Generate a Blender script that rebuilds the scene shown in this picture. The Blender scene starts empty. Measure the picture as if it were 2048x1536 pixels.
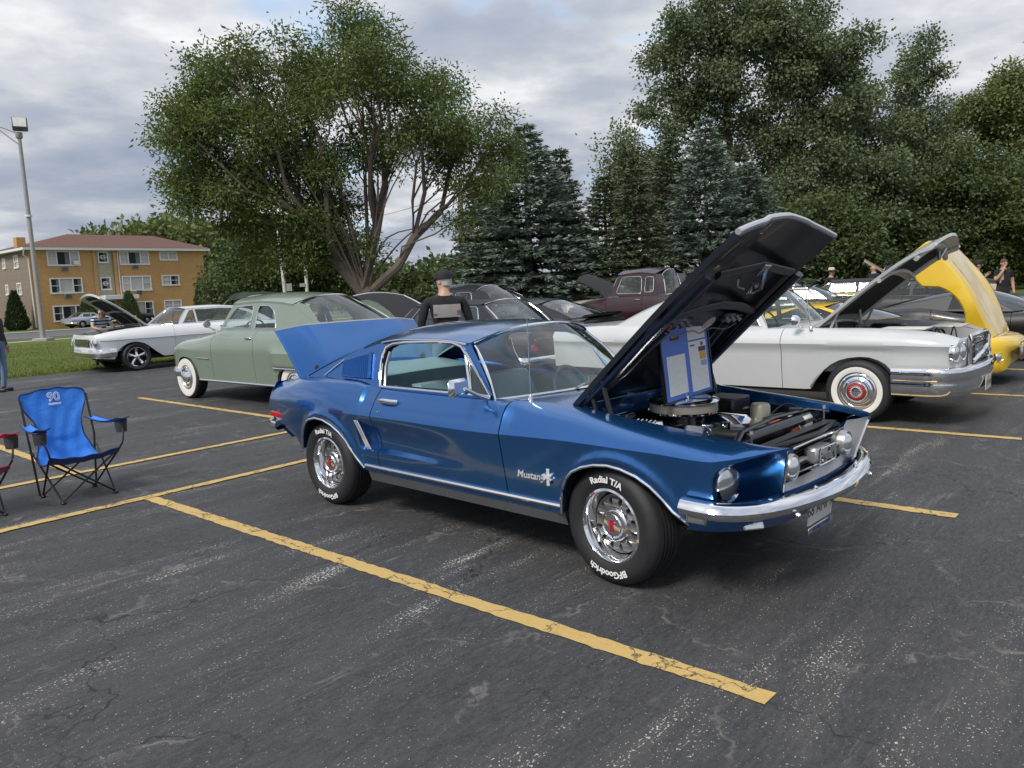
import bpy, bmesh, math, random
import numpy as np
from mathutils import Vector, Matrix
from mathutils.geometry import tessellate_polygon
random.seed(7); rng = np.random.default_rng(11)
SC = bpy.context.scene
COL = SC.collection
R = math.radians

# ------------------------------------------------------------------ camera
CAM_H, PITCH, ROLL = 1.6433, 0.125, -0.044
cp, sp, cr, sr = math.cos(PITCH), math.sin(PITCH), math.cos(ROLL), math.sin(ROLL)
fw = Vector((0, cp, -sp)); r0 = Vector((1, 0, 0)); u0 = Vector((0, sp, cp))
rt = cr * r0 + sr * u0; up = -sr * r0 + cr * u0
cam = bpy.data.cameras.new('camera'); cam_ob = bpy.data.objects.new('camera', cam); COL.objects.link(cam_ob)
cam_ob.matrix_world = Matrix(((rt.x, up.x, -fw.x, 0), (rt.y, up.y, -fw.y, 0), (rt.z, up.z, -fw.z, CAM_H), (0, 0, 0, 1)))
cam.sensor_width = 36; cam.sensor_fit = 'HORIZONTAL'; cam.lens = 1542.14 / 2048 * 36
cam.clip_start = 0.05; cam.clip_end = 3000
SC.camera = cam_ob
SC.render.resolution_x, SC.render.resolution_y = 1024, 768
SC.view_settings.view_transform = 'Standard'; SC.view_settings.look = 'None'
SC.view_settings.gamma = 1; SC.view_settings.exposure = 0.65
SC.cycles.max_bounces = 6; SC.cycles.diffuse_bounces = 2; SC.cycles.glossy_bounces = 4; SC.cycles.transmission_bounces = 4; SC.cycles.transparent_max_bounces = 8

# ------------------------------------------------------------------ node helper
class NT:
    def __init__(s, tree): s.t = tree; s.t.nodes.clear()
    def n(s, typ, ins=None, **kw):
        nd = s.t.nodes.new(typ)
        for k, v in kw.items(): setattr(nd, k, v)
        for k, v in (ins or {}).items():
            sock = nd.inputs[k]
            if isinstance(v, bpy.types.NodeSocket): s.t.links.new(v, sock)
            elif isinstance(v, bpy.types.Node): s.t.links.new(v.outputs[0], sock)
            else: sock.default_value = v
        return nd
    def math(s, op, a, b=0.0, c=0.0, clamp=False):
        return s.n('ShaderNodeMath', {0: a, 1: b, 2: c}, operation=op, use_clamp=clamp).outputs[0]
    def mix(s, f, a, b, typ='MIX'):
        nd = s.n('ShaderNodeMix', data_type='RGBA', blend_type=typ)
        for k, v in ((0, f), (6, a), (7, b)):
            if isinstance(v, (bpy.types.NodeSocket)): s.t.links.new(v, nd.inputs[k])
            else: nd.inputs[k].default_value = v
        return nd.outputs[2]
    def ramp(s, f, stops, interp='LINEAR'):
        nd = s.n('ShaderNodeValToRGB', {0: f}); cr_ = nd.color_ramp; cr_.interpolation = interp
        while len(cr_.elements) < len(stops): cr_.elements.new(0.5)
        for e, (p, c) in zip(cr_.elements, stops):
            e.position = p; e.color = (c, c, c, 1) if isinstance(c, (int, float)) else (*c, 1)
        return nd.outputs[0]
    def noise(s, vec, scale, detail=4, rough=0.55, dist=0.0):
        return s.n('ShaderNodeTexNoise', {'Vector': vec, 'Scale': scale, 'Detail': detail, 'Roughness': rough, 'Distortion': dist}).outputs[0]
    def link(s, a, b): s.t.links.new(a, b)

# ------------------------------------------------------------------ world
SUN_EL, SUN_AZ = R(48), R(215)      # azimuth measured clockwise from +Y: behind the camera, to the left
w = bpy.data.worlds.new('World'); SC.world = w; w.use_nodes = True
T = NT(w.node_tree)
geo = T.n('ShaderNodeTexCoord').outputs['Generated']
sky = T.n('ShaderNodeTexSky', sky_type='NISHITA', sun_disc=False, sun_elevation=SUN_EL, sun_rotation=SUN_AZ, air_density=1.0, dust_density=1.5, ozone_density=1.0)
sep = T.n('ShaderNodeSeparateXYZ', {0: geo})
den = T.math('ADD', T.math('MAXIMUM', sep.outputs[2], 0.0), 0.16)
flat = T.n('ShaderNodeCombineXYZ', {0: T.math('DIVIDE', sep.outputs[0], den), 1: T.math('DIVIDE', sep.outputs[1], den), 2: 0.0}).outputs[0]
big = T.noise(flat, 0.85, 2, 0.5)
mid = T.noise(flat, 2.3, 6, 0.55)
dens = T.math('ADD', T.math('MULTIPLY', big, 0.55), T.math('MULTIPLY', mid, 0.48))
shade = T.ramp(dens, [(0.34, (7.0, 7.0, 6.95)), (0.41, (5.8, 5.85, 5.95)), (0.47, (4.3, 4.45, 4.75)), (0.54, (3.1, 3.35, 3.9)), (0.64, (2.2, 2.6, 3.4))])
cover = T.ramp(T.math('ADD', T.math('MULTIPLY', T.noise(flat, 1.1, 4, 0.55), 0.7), T.math('MULTIPLY', mid, 0.3)), [(0.385, 0.0), (0.45, 1.0)])
bluesky = T.mix(0.45, sky.outputs[0], (4.2, 5.6, 7.4, 1))
lift = T.math('ADD', T.math('MULTIPLY', T.math('MAXIMUM', sep.outputs[2], 0.0), 0.55), 0.88)   # overcast sky, brighter towards the zenith
col = T.n('ShaderNodeVectorMath', {0: T.mix(cover, bluesky, shade), 'Scale': lift}, operation='SCALE').outputs[0]
T.n('ShaderNodeOutputWorld', {0: T.n('ShaderNodeBackground', {0: col, 1: 0.1})})

sun = bpy.data.lights.new('sun', 'SUN'); sun.energy = 2.0; sun.angle = R(18); sun.color = (1.0, 0.95, 0.87)
sun_ob = bpy.data.objects.new('sun', sun); COL.objects.link(sun_ob)
sd = Vector((math.sin(SUN_AZ) * math.cos(SUN_EL), math.cos(SUN_AZ) * math.cos(SUN_EL), math.sin(SUN_EL)))
sun_ob.rotation_euler = sd.to_track_quat('Z', 'Y').to_euler(); sun_ob.location = (0, 0, 60)

# ------------------------------------------------------------------ materials
MATS = {}
def pm(name, color, rough=0.5, metal=0.0, coat=0.0, spec=0.5, bump=None, vary=None, emit=None, alpha=None, coat_rough=0.03):
    """principled material; bump=(scale,strength), vary=(scale,amount) grain in the colour"""
    if name in MATS: return MATS[name]
    m = bpy.data.materials.new(name); m.use_nodes = True; t = NT(m.node_tree)
    ob = t.n('ShaderNodeTexCoord').outputs['Object']
    c = (*color, 1)
    if vary:
        nz = t.noise(ob, vary[0], 5, 0.6)
        c = t.mix(nz, tuple(min(1, v * (1 - vary[1])) for v in color) + (1,), tuple(min(1, v * (1 + vary[1])) for v in color) + (1,))
    ins = {'Base Color': c, 'Roughness': rough, 'Metallic': metal, 'Coat Weight': coat, 'Coat Roughness': coat_rough, 'Specular IOR Level': spec}
    if bump: ins['Normal'] = t.n('ShaderNodeBump', {'Strength': bump[1], 'Distance': 0.02, 'Height': t.noise(ob, bump[0], 5, 0.6)})
    if emit: ins['Emission Color'] = (*emit[0], 1); ins['Emission Strength'] = emit[1]
    b = t.n('ShaderNodeBsdfPrincipled', ins)
    t.n('ShaderNodeOutputMaterial', {0: b}); MATS[name] = m; return m
def carpaint(name, color, metal=0.0, rough=0.4, flake=0.0, coat=1.0):
    if name in MATS: return MATS[name]
    m = bpy.data.materials.new(name); m.use_nodes = True; t = NT(m.node_tree)
    ob = t.n('ShaderNodeTexCoord').outputs['Object']
    lo = tuple(v * 0.9 for v in color) + (1,); hi = tuple(min(1, v * 1.08) for v in color) + (1,)
    c = t.mix(t.noise(ob, 1.7, 4, 0.6), lo, hi)
    if flake: c = t.mix(t.ramp(t.noise(ob, 900, 1), [(0.45, 0.0), (0.7, flake)]), c, tuple(min(1, v * 2.2 + .02) for v in color) + (1,))
    orange = t.n('ShaderNodeBump', {'Strength': 0.02, 'Distance': 0.01, 'Height': t.noise(ob, 60, 2)})
    dust = t.ramp(t.noise(ob, 5, 6, 0.65), [(0.35, 0.02), (0.75, 0.075)])
    b = t.n('ShaderNodeBsdfPrincipled', {'Base Color': c, 'Metallic': metal, 'Roughness': rough, 'Coat Weight': coat, 'Coat Roughness': dust, 'Coat IOR': 1.5, 'Coat Normal': orange})
    t.n('ShaderNodeOutputMaterial', {0: b}); MATS[name] = m; return m
def glassmat(name, tint=(0.84, 0.91, 0.88), rough=0.01, block=0.0):
    if name in MATS: return MATS[name]
    m = bpy.data.materials.new(name); m.use_nodes = True; t = NT(m.node_tree)
    bf = t.n('ShaderNodeNewGeometry').outputs['Backfacing']
    fr = t.n('ShaderNodeFresnel', {'IOR': t.math('SUBTRACT', 1.45, t.math('MULTIPLY', bf, 1.45 - 1 / 1.45))}).outputs[0]
    f2 = t.math('ADD', t.math('MULTIPLY', fr, 1.5), 0.02, clamp=True)
    tr = t.n('ShaderNodeBsdfTransparent', {0: (*tint, 1)})
    body = t.n('ShaderNodeMixShader', {0: block, 1: tr.outputs[0], 2: t.n('ShaderNodeBsdfDiffuse', {0: (0.02, 0.025, 0.028, 1)}).outputs[0]})
    gl = t.n('ShaderNodeBsdfGlossy', {'Color': (1, 1, 1, 1), 'Roughness': rough})
    t.n('ShaderNodeOutputMaterial', {0: t.n('ShaderNodeMixShader', {0: f2, 1: body.outputs[0], 2: gl.outputs[0]})})
    MATS[name] = m; return m
def leafmat(name, base, var=0.35, trans=0.35, hue=(1.25, 1.1, 0.6)):
    if name in MATS: return MATS[name]
    m = bpy.data.materials.new(name); m.use_nodes = True; t = NT(m.node_tree)
    g = t.n('ShaderNodeNewGeometry')
    rp = g.outputs['Random Per Island']
    ob = t.n('ShaderNodeTexCoord').outputs['Object']
    big_ = t.ramp(t.noise(ob, 0.55, 3), [(0.38, 0.0), (0.64, 1.0)])
    lo = tuple(v * (1 - var) for v in base) + (1,); hi = tuple(v * (1 + var) for v in base) + (1,)
    c = t.mix(rp, lo, hi)
    c = t.mix(t.math('MULTIPLY', big_, 0.6), c, tuple(v * h for v, h in zip(base, hue)) + (1,))
    p = t.n('ShaderNodeBsdfPrincipled', {'Base Color': c, 'Roughness': 0.6, 'Specular IOR Level': 0.3})
    tl = t.n('ShaderNodeBsdfTranslucent', {0: t.mix(0.5, c, (0.10, 0.16, 0.02, 1))})
    t.n('ShaderNodeOutputMaterial', {0: t.n('ShaderNodeMixShader', {0: trans, 1: p.outputs[0], 2: tl.outputs[0]})})
    MATS[name] = m; return m

CHROME = pm('chrome', (0.82, 0.82, 0.83), 0.07, 1.0, vary=(9, 0.05))
STEEL = pm('brushed_steel', (0.52, 0.52, 0.53), 0.3, 1.0, vary=(14, 0.12))
RUBBER = pm('tyre_rubber', (0.016, 0.016, 0.018), 0.62, bump=(220, 0.15), vary=(20, 0.3))
BLACK = pm('black_trim', (0.012, 0.012, 0.013), 0.45, vary=(8, 0.3))
BLACKG = pm('black_satin', (0.008, 0.009, 0.011), 0.25, vary=(8, 0.3))
DARK = pm('dark_void', (0.008, 0.008, 0.009), 0.8)
WHITEW = pm('whitewall_rubber', (0.72, 0.70, 0.64), 0.55, vary=(12, 0.06))
WLET = pm('white_lettering', (0.75, 0.75, 0.73), 0.6)
GLASS = glassmat('car_glass')
GLASSD = glassmat('tinted_glass', (0.25, 0.28, 0.28), block=0.35)
LENS = pm('lamp_glass', (0.70, 0.73, 0.74), 0.10, 0.85, coat=1.0, bump=(30, 0.10))
RED = pm('red_lens', (0.42, 0.012, 0.012), 0.15, coat=1.0)
AMBER = pm('amber_lens', (0.6, 0.2, 0.02), 0.15, coat=1.0)

# ------------------------------------------------------------------ object helpers
def tag(o, label=None, cat=None, group=None, kind=None):
    if label: o['label'] = label
    if cat: o['category'] = cat
    if group: o['group'] = group
    if kind: o['kind'] = kind
    return o
def thing(name, label, cat, loc=(0, 0, 0), rz=0.0, group=None):
    o = bpy.data.objects.new(name, None); COL.objects.link(o); o.empty_display_size = 0.2
    o.location = loc; o.rotation_euler = (0, 0, rz)
    return tag(o, label, cat, group)
def link(name, me, parent=None, m=None, smooth=True, loc=None, rot=None):
    o = bpy.data.objects.new(name, me); COL.objects.link(o)
    if m is not None:
        me.materials.clear()
        for mm in (m if isinstance(m, (list, tuple)) else [m]): me.materials.append(mm)
    if parent: o.parent = parent
    if loc: o.location = loc
    if rot: o.rotation_euler = rot
    return o
class MB:
    """mesh builder: collects verts/faces (+ material index)"""
    def __init__(s): s.v = []; s.f = []; s.mi = []; s.cur = 0
    def add(s, vs, fs):
        o = len(s.v); s.v.extend([tuple(map(float, q)) for q in vs])
        for f in fs: s.f.append(tuple(i + o for i in f)); s.mi.append(s.cur)
        return s
    def grid(s, rows, closed_u=False, closed_v=False, flip=False):
        nr, nc = len(rows), len(rows[0]); vs = [q for r_ in rows for q in r_]; fs = []
        for i in range(nr if closed_v else nr - 1):
            for j in range(nc if closed_u else nc - 1):
                a, b = i * nc + j, i * nc + (j + 1) % nc
                c, d = ((i + 1) % nr) * nc + (j + 1) % nc, ((i + 1) % nr) * nc + j
                fs.append((a, d, c, b) if flip else (a, b, c, d))
        return s.add(vs, fs)
    def box(s, lo, hi, bev=0.0):
        x0, y0, z0 = lo; x1, y1, z1 = hi
        if bev <= 0:
            return s.add([(x0, y0, z0), (x1, y0, z0), (x1, y1, z0), (x0, y1, z0), (x0, y0, z1), (x1, y0, z1), (x1, y1, z1), (x0, y1, z1)],
                         [(0, 3, 2, 1), (4, 5, 6, 7), (0, 1, 5, 4), (1, 2, 6, 5), (2, 3, 7, 6), (3, 0, 4, 7)])
        b = min(bev, (x1 - x0) / 2.01, (y1 - y0) / 2.01, (z1 - z0) / 2.01)
        def ring(z, i): return [(x0 + i, y0 + b, z), (x0 + b, y0 + i, z), (x1 - b, y0 + i, z), (x1 - i, y0 + b, z), (x1 - i, y1 - b, z), (x1 - b, y1 - i, z), (x0 + b, y1 - i, z), (x0 + i, y1 - b, z)]
        rows = [ring(z0, b * .7), ring(z0 + b * .7, 0), ring(z1 - b * .7, 0), ring(z1, b * .7)]
        o = len(s.v); s.grid(rows, closed_u=True)
        s.f.append(tuple(o + i for i in range(7, -1, -1))); s.f.append(tuple(o + 24 + i for i in range(8))); s.mi += [s.cur] * 2
        return s
    def tube(s, pts, r, n=8, caps=True, flat=1.0):
        pts = [Vector(p) for p in pts]; rows = []; rr = r if isinstance(r, (list, tuple)) else [r] * len(pts)
        ref = Vector((0, 0, 1))
        for i, p in enumerate(pts):
            d = (pts[min(i + 1, len(pts) - 1)] - pts[max(i - 1, 0)]).normalized()
            rf = ref if abs(d.dot(ref)) < 0.95 else Vector((1, 0, 0))
            a = d.cross(rf).normalized(); b = a.cross(d).normalized()
            rows.append([p + (a * math.cos(2 * math.pi * k / n) + b * flat * math.sin(2 * math.pi * k / n)) * rr[i] for k in range(n)])
        o = len(s.v); s.grid(rows, closed_u=True, flip=True)
        if caps:
            s.f.append(tuple(o + i for i in range(n))); e = o + (len(pts) - 1) * n
            s.f.append(tuple(e + n - 1 - i for i in range(n))); s.mi += [s.cur] * 2
        return s
    def lathe(s, prof, n=32, axis='Y', c=(0, 0, 0), flip=False):
        rows = []
        for r_, h_ in prof:
            ring = []
            for k in range(n):
                a = 2 * math.pi * k / n; u, v_ = r_ * math.cos(a), r_ * math.sin(a)
                q = {'Y': (u, h_, v_), 'X': (h_, u, v_), 'Z': (u, v_, h_)}[axis]
                ring.append((q[0] + c[0], q[1] + c[1], q[2] + c[2]))
            rows.append(ring)
        return s.grid(rows, closed_u=True, flip=flip)
    def poly(s, outer, holes, fn):
        loops = [outer] + list(holes); flat_ = [q for l in loops for q in l]
        tri = tessellate_polygon([[Vector((q[0], q[1], 0)) for q in l] for l in loops])
        return s.add([fn(*q) for q in flat_], [tuple(t) for t in tri])
    def prism(s, outer, fn0, fn1):
        """closed slab between two mappings of one outline"""
        n = len(outer); tri = tessellate_polygon([[Vector((q[0], q[1], 0)) for q in outer]])
        s.add([fn0(*q) for q in outer] + [fn1(*q) for q in outer],
              [tuple(t) for t in tri] + [tuple(n + i for i in reversed(t)) for t in tri] + [(i, (i + 1) % n, n + (i + 1) % n, n + i) for i in range(n)])
        return s
    def build(s, name, m, parent=None, smooth=True, sharp=40, loc=None, rot=None, fix=True):
        me = bpy.data.meshes.new(name); me.from_pydata(s.v, [], s.f)
        for mm in (m if isinstance(m, (list, tuple)) else [m]): me.materials.append(mm)
        if any(s.mi): me.polygons.foreach_set('material_index', s.mi)
        if fix:
            bm = bmesh.new(); bm.from_mesh(me); bmesh.ops.remove_doubles(bm, verts=bm.verts, dist=1e-5); bmesh.ops.recalc_face_normals(bm, faces=bm.faces); bm.to_mesh(me); bm.free()
        if smooth:
            me.polygons.foreach_set('use_smooth', [True] * len(me.polygons)); me.set_sharp_from_angle(angle=R(sharp))
        return link(name, me, parent, None, loc=loc, rot=rot)
def pchip(xs, ys):
    xs = np.asarray(xs, float); ys = np.asarray(ys, float); h_ = np.diff(xs); d = np.diff(ys) / h_; m = np.zeros(len(xs))
    for i in range(1, len(xs) - 1):
        if d[i - 1] * d[i] > 0:
            w1, w2 = 2 * h_[i] + h_[i - 1], h_[i] + 2 * h_[i - 1]; m[i] = (w1 + w2) / (w1 / d[i - 1] + w2 / d[i])
    m[0], m[-1] = d[0], d[-1]
    def f(x):
        x = np.clip(x, xs[0], xs[-1]); i = np.clip(np.searchsorted(xs, x, side='right') - 1, 0, len(xs) - 2)
        t = (x - xs[i]) / h_[i]
        return ((2 * t**3 - 3 * t**2 + 1) * ys[i] + (t**3 - 2 * t**2 + t) * h_[i] * m[i] + (-2 * t**3 + 3 * t**2) * ys[i + 1] + (t**3 - t**2) * h_[i] * m[i + 1])
    return f
def tab(pts):
    pts = sorted(pts); return pchip([p_[0] for p_ in pts], [p_[1] for p_ in pts]) if len(pts) > 1 else (lambda x: pts[0][1] + 0 * x)
def sst(a, b, x):
    t = min(1.0, max(0.0, (x - a) / (b - a))); return t * t * (3 - 2 * t)
def spline(pts, n=8):
    """Catmull-Rom through pts"""
    P = [Vector(p) for p in pts]; P = [2 * P[0] - P[1]] + P + [2 * P[-1] - P[-2]]; out = []
    for i in range(1, len(P) - 2):
        for k in range(n):
            t = k / n; a, b, c, d = P[i - 1], P[i], P[i + 1], P[i + 2]
            out.append(0.5 * ((2 * b) + (c - a) * t + (2 * a - 5 * b + 4 * c - d) * t * t + (3 * b - a - 3 * c + d) * t**3))
    out.append(P[-2]); return out
def bez(a, b, c, d, t):
    return tuple((1 - t)**3 * a[i] + 3 * (1 - t)**2 * t * b[i] + 3 * (1 - t) * t * t * c[i] + t**3 * d[i] for i in range(len(a)))
def text_mesh(txt, size=1.0, shear=0.0, bold=0.0, extrude=0.0, res=3):
    """verts (n,3) centred on x, faces"""
    cu = bpy.data.curves.new('t', 'FONT'); cu.body = txt; cu.size = size; cu.align_x = 'CENTER'; cu.shear = shear; cu.offset = bold; cu.extrude = extrude; cu.resolution_u = res
    o = bpy.data.objects.new('t', cu); COL.objects.link(o)
    dg = bpy.context.evaluated_depsgraph_get(); me = bpy.data.meshes.new_from_object(o.evaluated_get(dg))
    vs = [tuple(v_.co) for v_ in me.vertices]; fs = [tuple(p_.vertices) for p_ in me.polygons]
    bpy.data.objects.remove(o); bpy.data.curves.remove(cu); bpy.data.meshes.remove(me); return vs, fs
def dup(o, parent=None, loc=None, rot=None):
    c = o.copy(); COL.objects.link(c)
    if parent is not None: c.parent = parent
    if loc is not None: c.location = loc
    if rot is not None: c.rotation_euler = rot
    for ch in o.children: dup(ch, c)
    return c
# stall frame: TT runs along the parking bays (towards the camera's right), NN across them
TH = -0.713; TT = Vector((math.cos(TH), math.sin(TH), 0)); NN = Vector((-math.sin(TH), math.cos(TH), 0))
def tn(t, n, z=0.0): return TT * t + NN * n + Vector((0, 0, z))
# ================================================================== SETTING: ground, lot, markings, grass, road
def zt(t): return -0.45 * sst(-22, -60, t) if t < -21.0 else 0.0
def surf_mat(name, build):
    m = bpy.data.materials.new(name); m.use_nodes = True; t = NT(m.node_tree); ob = t.n('ShaderNodeTexCoord').outputs['Object']
    t.n('ShaderNodeOutputMaterial', {0: build(t, ob)}); MATS[name] = m; return m
def stall_uv(t, ob, sx, sy):
    """object xy turned to bay axes and stretched: sx across the streaks, sy along them"""
    sp_ = t.n('ShaderNodeMapping', {'Vector': ob, 'Rotation': (0, 0, -TH)}).outputs[0]
    return t.n('ShaderNodeMapping', {'Vector': sp_, 'Scale': (sx, sy, 1)}).outputs[0]
def crack_mask(t, ob, scale, width, dist=0.6):
    dv = t.n('ShaderNodeVectorMath', {0: ob, 1: t.n('ShaderNodeVectorMath', {0: t.n('ShaderNodeTexNoise', {'Vector': ob, 'Scale': scale * 3, 'Detail': 4, 'Roughness': 0.65}).outputs[1], 'Scale': dist / scale}, operation='SCALE').outputs[0]}, operation='ADD').outputs[0]
    e = t.n('ShaderNodeTexVoronoi', {'Vector': dv, 'Scale': scale}, feature='DISTANCE_TO_EDGE').outputs[0]
    return t.ramp(e, [(0.0, 1.0), (width, 0.0)])
def m_asphalt(t, ob):
    streak = t.noise(stall_uv(t, ob, 5.0, 0.55), 1.0, 5, 0.68, 0.0)
    streak2 = t.noise(stall_uv(t, ob, 1.3, 0.28), 1.0, 3, 0.6, 0.0)
    big_ = t.noise(ob, 0.35, 4, 0.55)
    base = t.mix(t.ramp(big_, [(0.35, 0.0), (0.68, 1.0)]), (0.015, 0.0156, 0.0188, 1), (0.027, 0.0274, 0.031, 1))
    base = t.mix(t.ramp(t.noise(stall_uv(t, ob, 3.0, 1.1), 1.0, 4, 0.65), [(0.38, 0.0), (0.66, 0.65)]), base, (0.050, 0.0495, 0.051, 1))
    base = t.mix(t.ramp(t.noise(stall_uv(t, ob, 42, 11), 1.0, 4, 0.7), [(0.42, 0.0), (0.70, 0.8)]), base, (0.070, 0.070, 0.072, 1))
    base = t.mix(t.math('MULTIPLY', t.ramp(t.noise(ob, 60, 4, 0.75), [(0.38, 0.0), (0.68, 1.0)]), 0.55), base, (0.075, 0.074, 0.073, 1))
    wear = t.math('MULTIPLY', t.ramp(streak, [(0.44, 0.0), (0.68, 1.0)]), t.ramp(streak2, [(0.42, 0.06), (0.60, 1.0)]))
    base = t.mix(t.math('MULTIPLY', wear, 0.5), base, (0.10, 0.095, 0.086, 1))
    # stone chips that show through the seal coat
    grit = t.noise(stall_uv(t, ob, 105, 62), 1.0, 2, 0.6)
    patch = t.ramp(t.noise(stall_uv(t, ob, 5.5, 1.3), 1.0, 3, 0.6), [(0.42, 0.0), (0.62, 1.0)])
    thr = t.math('SUBTRACT', 0.69, t.math('ADD', t.math('MULTIPLY', wear, 0.09), t.math('MULTIPLY', t.math('MULTIPLY', wear, patch), 0.165)))
    chip = t.math('MULTIPLY', t.math('SUBTRACT', grit, thr), 26.0, clamp=True)
    base = t.mix(t.math('MULTIPLY', chip, 0.9), base, (0.48, 0.465, 0.43, 1))
    scuff = t.math('MULTIPLY', t.ramp(t.noise(stall_uv(t, ob, 7, 0.7), 1.0, 5, 0.75, 0.0), [(0.60, 0.0), (0.72, 1.0)]), t.ramp(t.noise(ob, 0.9, 3), [(0.47, 0.0), (0.58, 1.0)]))
    base = t.mix(t.math('MULTIPLY', scuff, 0.6), base, (0.24, 0.215, 0.185, 1))
    brk = t.ramp(t.noise(ob, 0.8, 3), [(0.44, 0.0), (0.56, 1.0)])
    ck = t.math('MULTIPLY', crack_mask(t, ob, 0.55, 0.006, 0.45), brk)
    ck2 = t.math('MULTIPLY', crack_mask(t, ob, 1.6, 0.009, 0.5), t.ramp(t.noise(ob, 0.5, 3), [(0.52, 0.0), (0.64, 0.8)]))
    pale = t.math('MULTIPLY', crack_mask(t, ob, 0.8, 0.018, 0.5), t.ramp(t.noise(ob, 3.1, 5, 0.7), [(0.46, 0.0), (0.64, 0.85)]))
    base = t.mix(pale, base, (0.17, 0.16, 0.145, 1))
    allck = t.math('MULTIPLY', t.math('MAXIMUM', ck, ck2), 0.95)
    base = t.mix(allck, base, (0.008, 0.008, 0.008, 1))
    hgt = t.noise(ob, 140, 2, 0.7)
    bp = t.n('ShaderNodeBump', {'Strength': 0.55, 'Distance': 0.006, 'Height': hgt})
    return t.n('ShaderNodeBsdfPrincipled', {'Base Color': base, 'Roughness': t.ramp(big_, [(0.3, 0.62), (0.7, 0.8)]), 'Specular IOR Level': 0.42, 'Normal': bp})
ASPH = surf_mat('asphalt', m_asphalt)
def m_line(t, ob):
    c = t.mix(t.noise(ob, 7, 6, 0.7), (0.48, 0.315, 0.095, 1), (0.58, 0.41, 0.155, 1))
    c = t.mix(t.ramp(t.noise(ob, 45, 5, 0.75), [(0.5, 0.0), (0.75, 0.55)]), c, (0.33, 0.23, 0.075, 1))
    chips = t.math('MULTIPLY', t.ramp(t.noise(ob, 16, 7, 0.75, 0.4), [(0.57, 0.0), (0.61, 1.0)]), t.ramp(t.noise(ob, 1.5, 3), [(0.46, 0.0), (0.62, 1.0)]))
    ck = t.math('MAXIMUM', crack_mask(t, ob, 2.2, 0.016, 0.5), t.math('MULTIPLY', crack_mask(t, ob, 6, 0.03, 0.5), t.ramp(t.noise(ob, 1.1, 2), [(0.55, 0.0), (0.65, 0.8)])))
    c = t.mix(t.math('MAXIMUM', chips, ck), c, (0.035, 0.033, 0.033, 1))
    bp = t.n('ShaderNodeBump', {'Strength': 0.5, 'Distance': 0.005, 'Height': t.noise(ob, 130, 2, 0.7)})
    return t.n('ShaderNodeBsdfPrincipled', {'Base Color': c, 'Roughness': 0.7, 'Normal': bp})
YELLOW = surf_mat('yellow_line_paint', m_line)
def m_grass(t, ob):
    c = t.mix(t.noise(ob, 1.2, 6, 0.7), (0.085, 0.125, 0.026, 1), (0.17, 0.21, 0.05, 1))
    c = t.mix(t.ramp(t.noise(ob, 0.25, 4), [(0.45, 0.0), (0.7, 0.6)]), c, (0.22, 0.22, 0.08, 1))
    c = t.mix(t.ramp(t.noise(ob, 30, 4, 0.8), [(0.4, 0.6), (0.65, 0.0)]), c, (0.045, 0.07, 0.016, 1))
    return t.n('ShaderNodeBsdfPrincipled', {'Base Color': c, 'Roughness': 0.9, 'Specular IOR Level': 0.1, 'Normal': t.n('ShaderNodeBump', {'Strength': 0.9, 'Distance': 0.05, 'Height': t.noise(ob, 25, 5, 0.7)})})
GRASS = surf_mat('lawn', m_grass)
CONC = pm('concrete', (0.36, 0.34, 0.31), 0.85, vary=(3, 0.2), bump=(40, 0.3))
ROADM = pm('road_asphalt', (0.10, 0.10, 0.105), 0.8, vary=(2, 0.25), bump=(60, 0.3))

g_ = MB(); ts = [-1500, -400, -150, -90, -60, -54, -48, -42, -36, -30, -26, -23, -21.06, -21.0, 30, 1500]; ns = [-1500, -200, -50, -10, 10, 30, 50, 80, 200, 1500]
g_.grid([[tn(t_, n_, (zt(t_) + 0.025 if t_ < -21.02 else -0.012)) for n_ in ns] for t_ in ts])
tag(g_.build('ground', GRASS, smooth=True, sharp=60), kind='structure')
l_ = MB(); l_.grid([[tn(t_, n_, 0.0) for n_ in (-40, -10, 5, 20, 42)] for t_ in (-21.0, -10, 0, 10, 40)])
tag(l_.build('parking_lot', ASPH, smooth=False), kind='structure')
def strip(name, t0, n0, t1, n1, wd, m, z, kind='structure', jag=0.007, label=None):
    a, b = Vector((t0, n0)), Vector((t1, n1)); d = (b - a); L = d.length; d /= L; q = Vector((-d.y, d.x)); k = max(2, int(L / 0.05)); rows = []
    for i in range(k + 1):
        c = a + d * (L * i / k); e0, e1 = wd / 2 + random.uniform(-jag, jag), wd / 2 + random.uniform(-jag, jag)
        s0 = random.uniform(-jag, jag) if i in (0, k) else 0
        p0, p1 = c + q * e0 + d * s0, c - q * e1 - d * s0; rows.append([tn(p0.x, p0.y, z), tn(p1.x, p1.y, z)])
    o = MB().grid(rows).build(name, m, smooth=False); return tag(o, kind=kind)
for n_, t1 in ((-0.13, -1.1), (2.77, -1.13), (5.67, -1.04), (8.57, -1.05), (11.45, -1.05), (14.38, -1.05), (17.25, -1.05), (20.15, -1.05)):
    strip('parking_line', -6.53, n_ + (0.03 if n_ == 2.77 else 0), t1, n_, 0.105, YELLOW, 0.0042)
for n_ in (0.0, 2.87, 5.83, 8.7, 11.6, 14.5, 17.4):
    strip('parking_line', -8.24, n_ - 0.04, -13.75, n_ + 0.05, 0.105, YELLOW, 0.0042)
strip('parking_line', -6.57, -7, -6.57, 23, 0.10, YELLOW, 0.0084)
strip('parking_line', -8.18, -7, -8.18, 23, 0.10, YELLOW, 0.0084)
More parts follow.
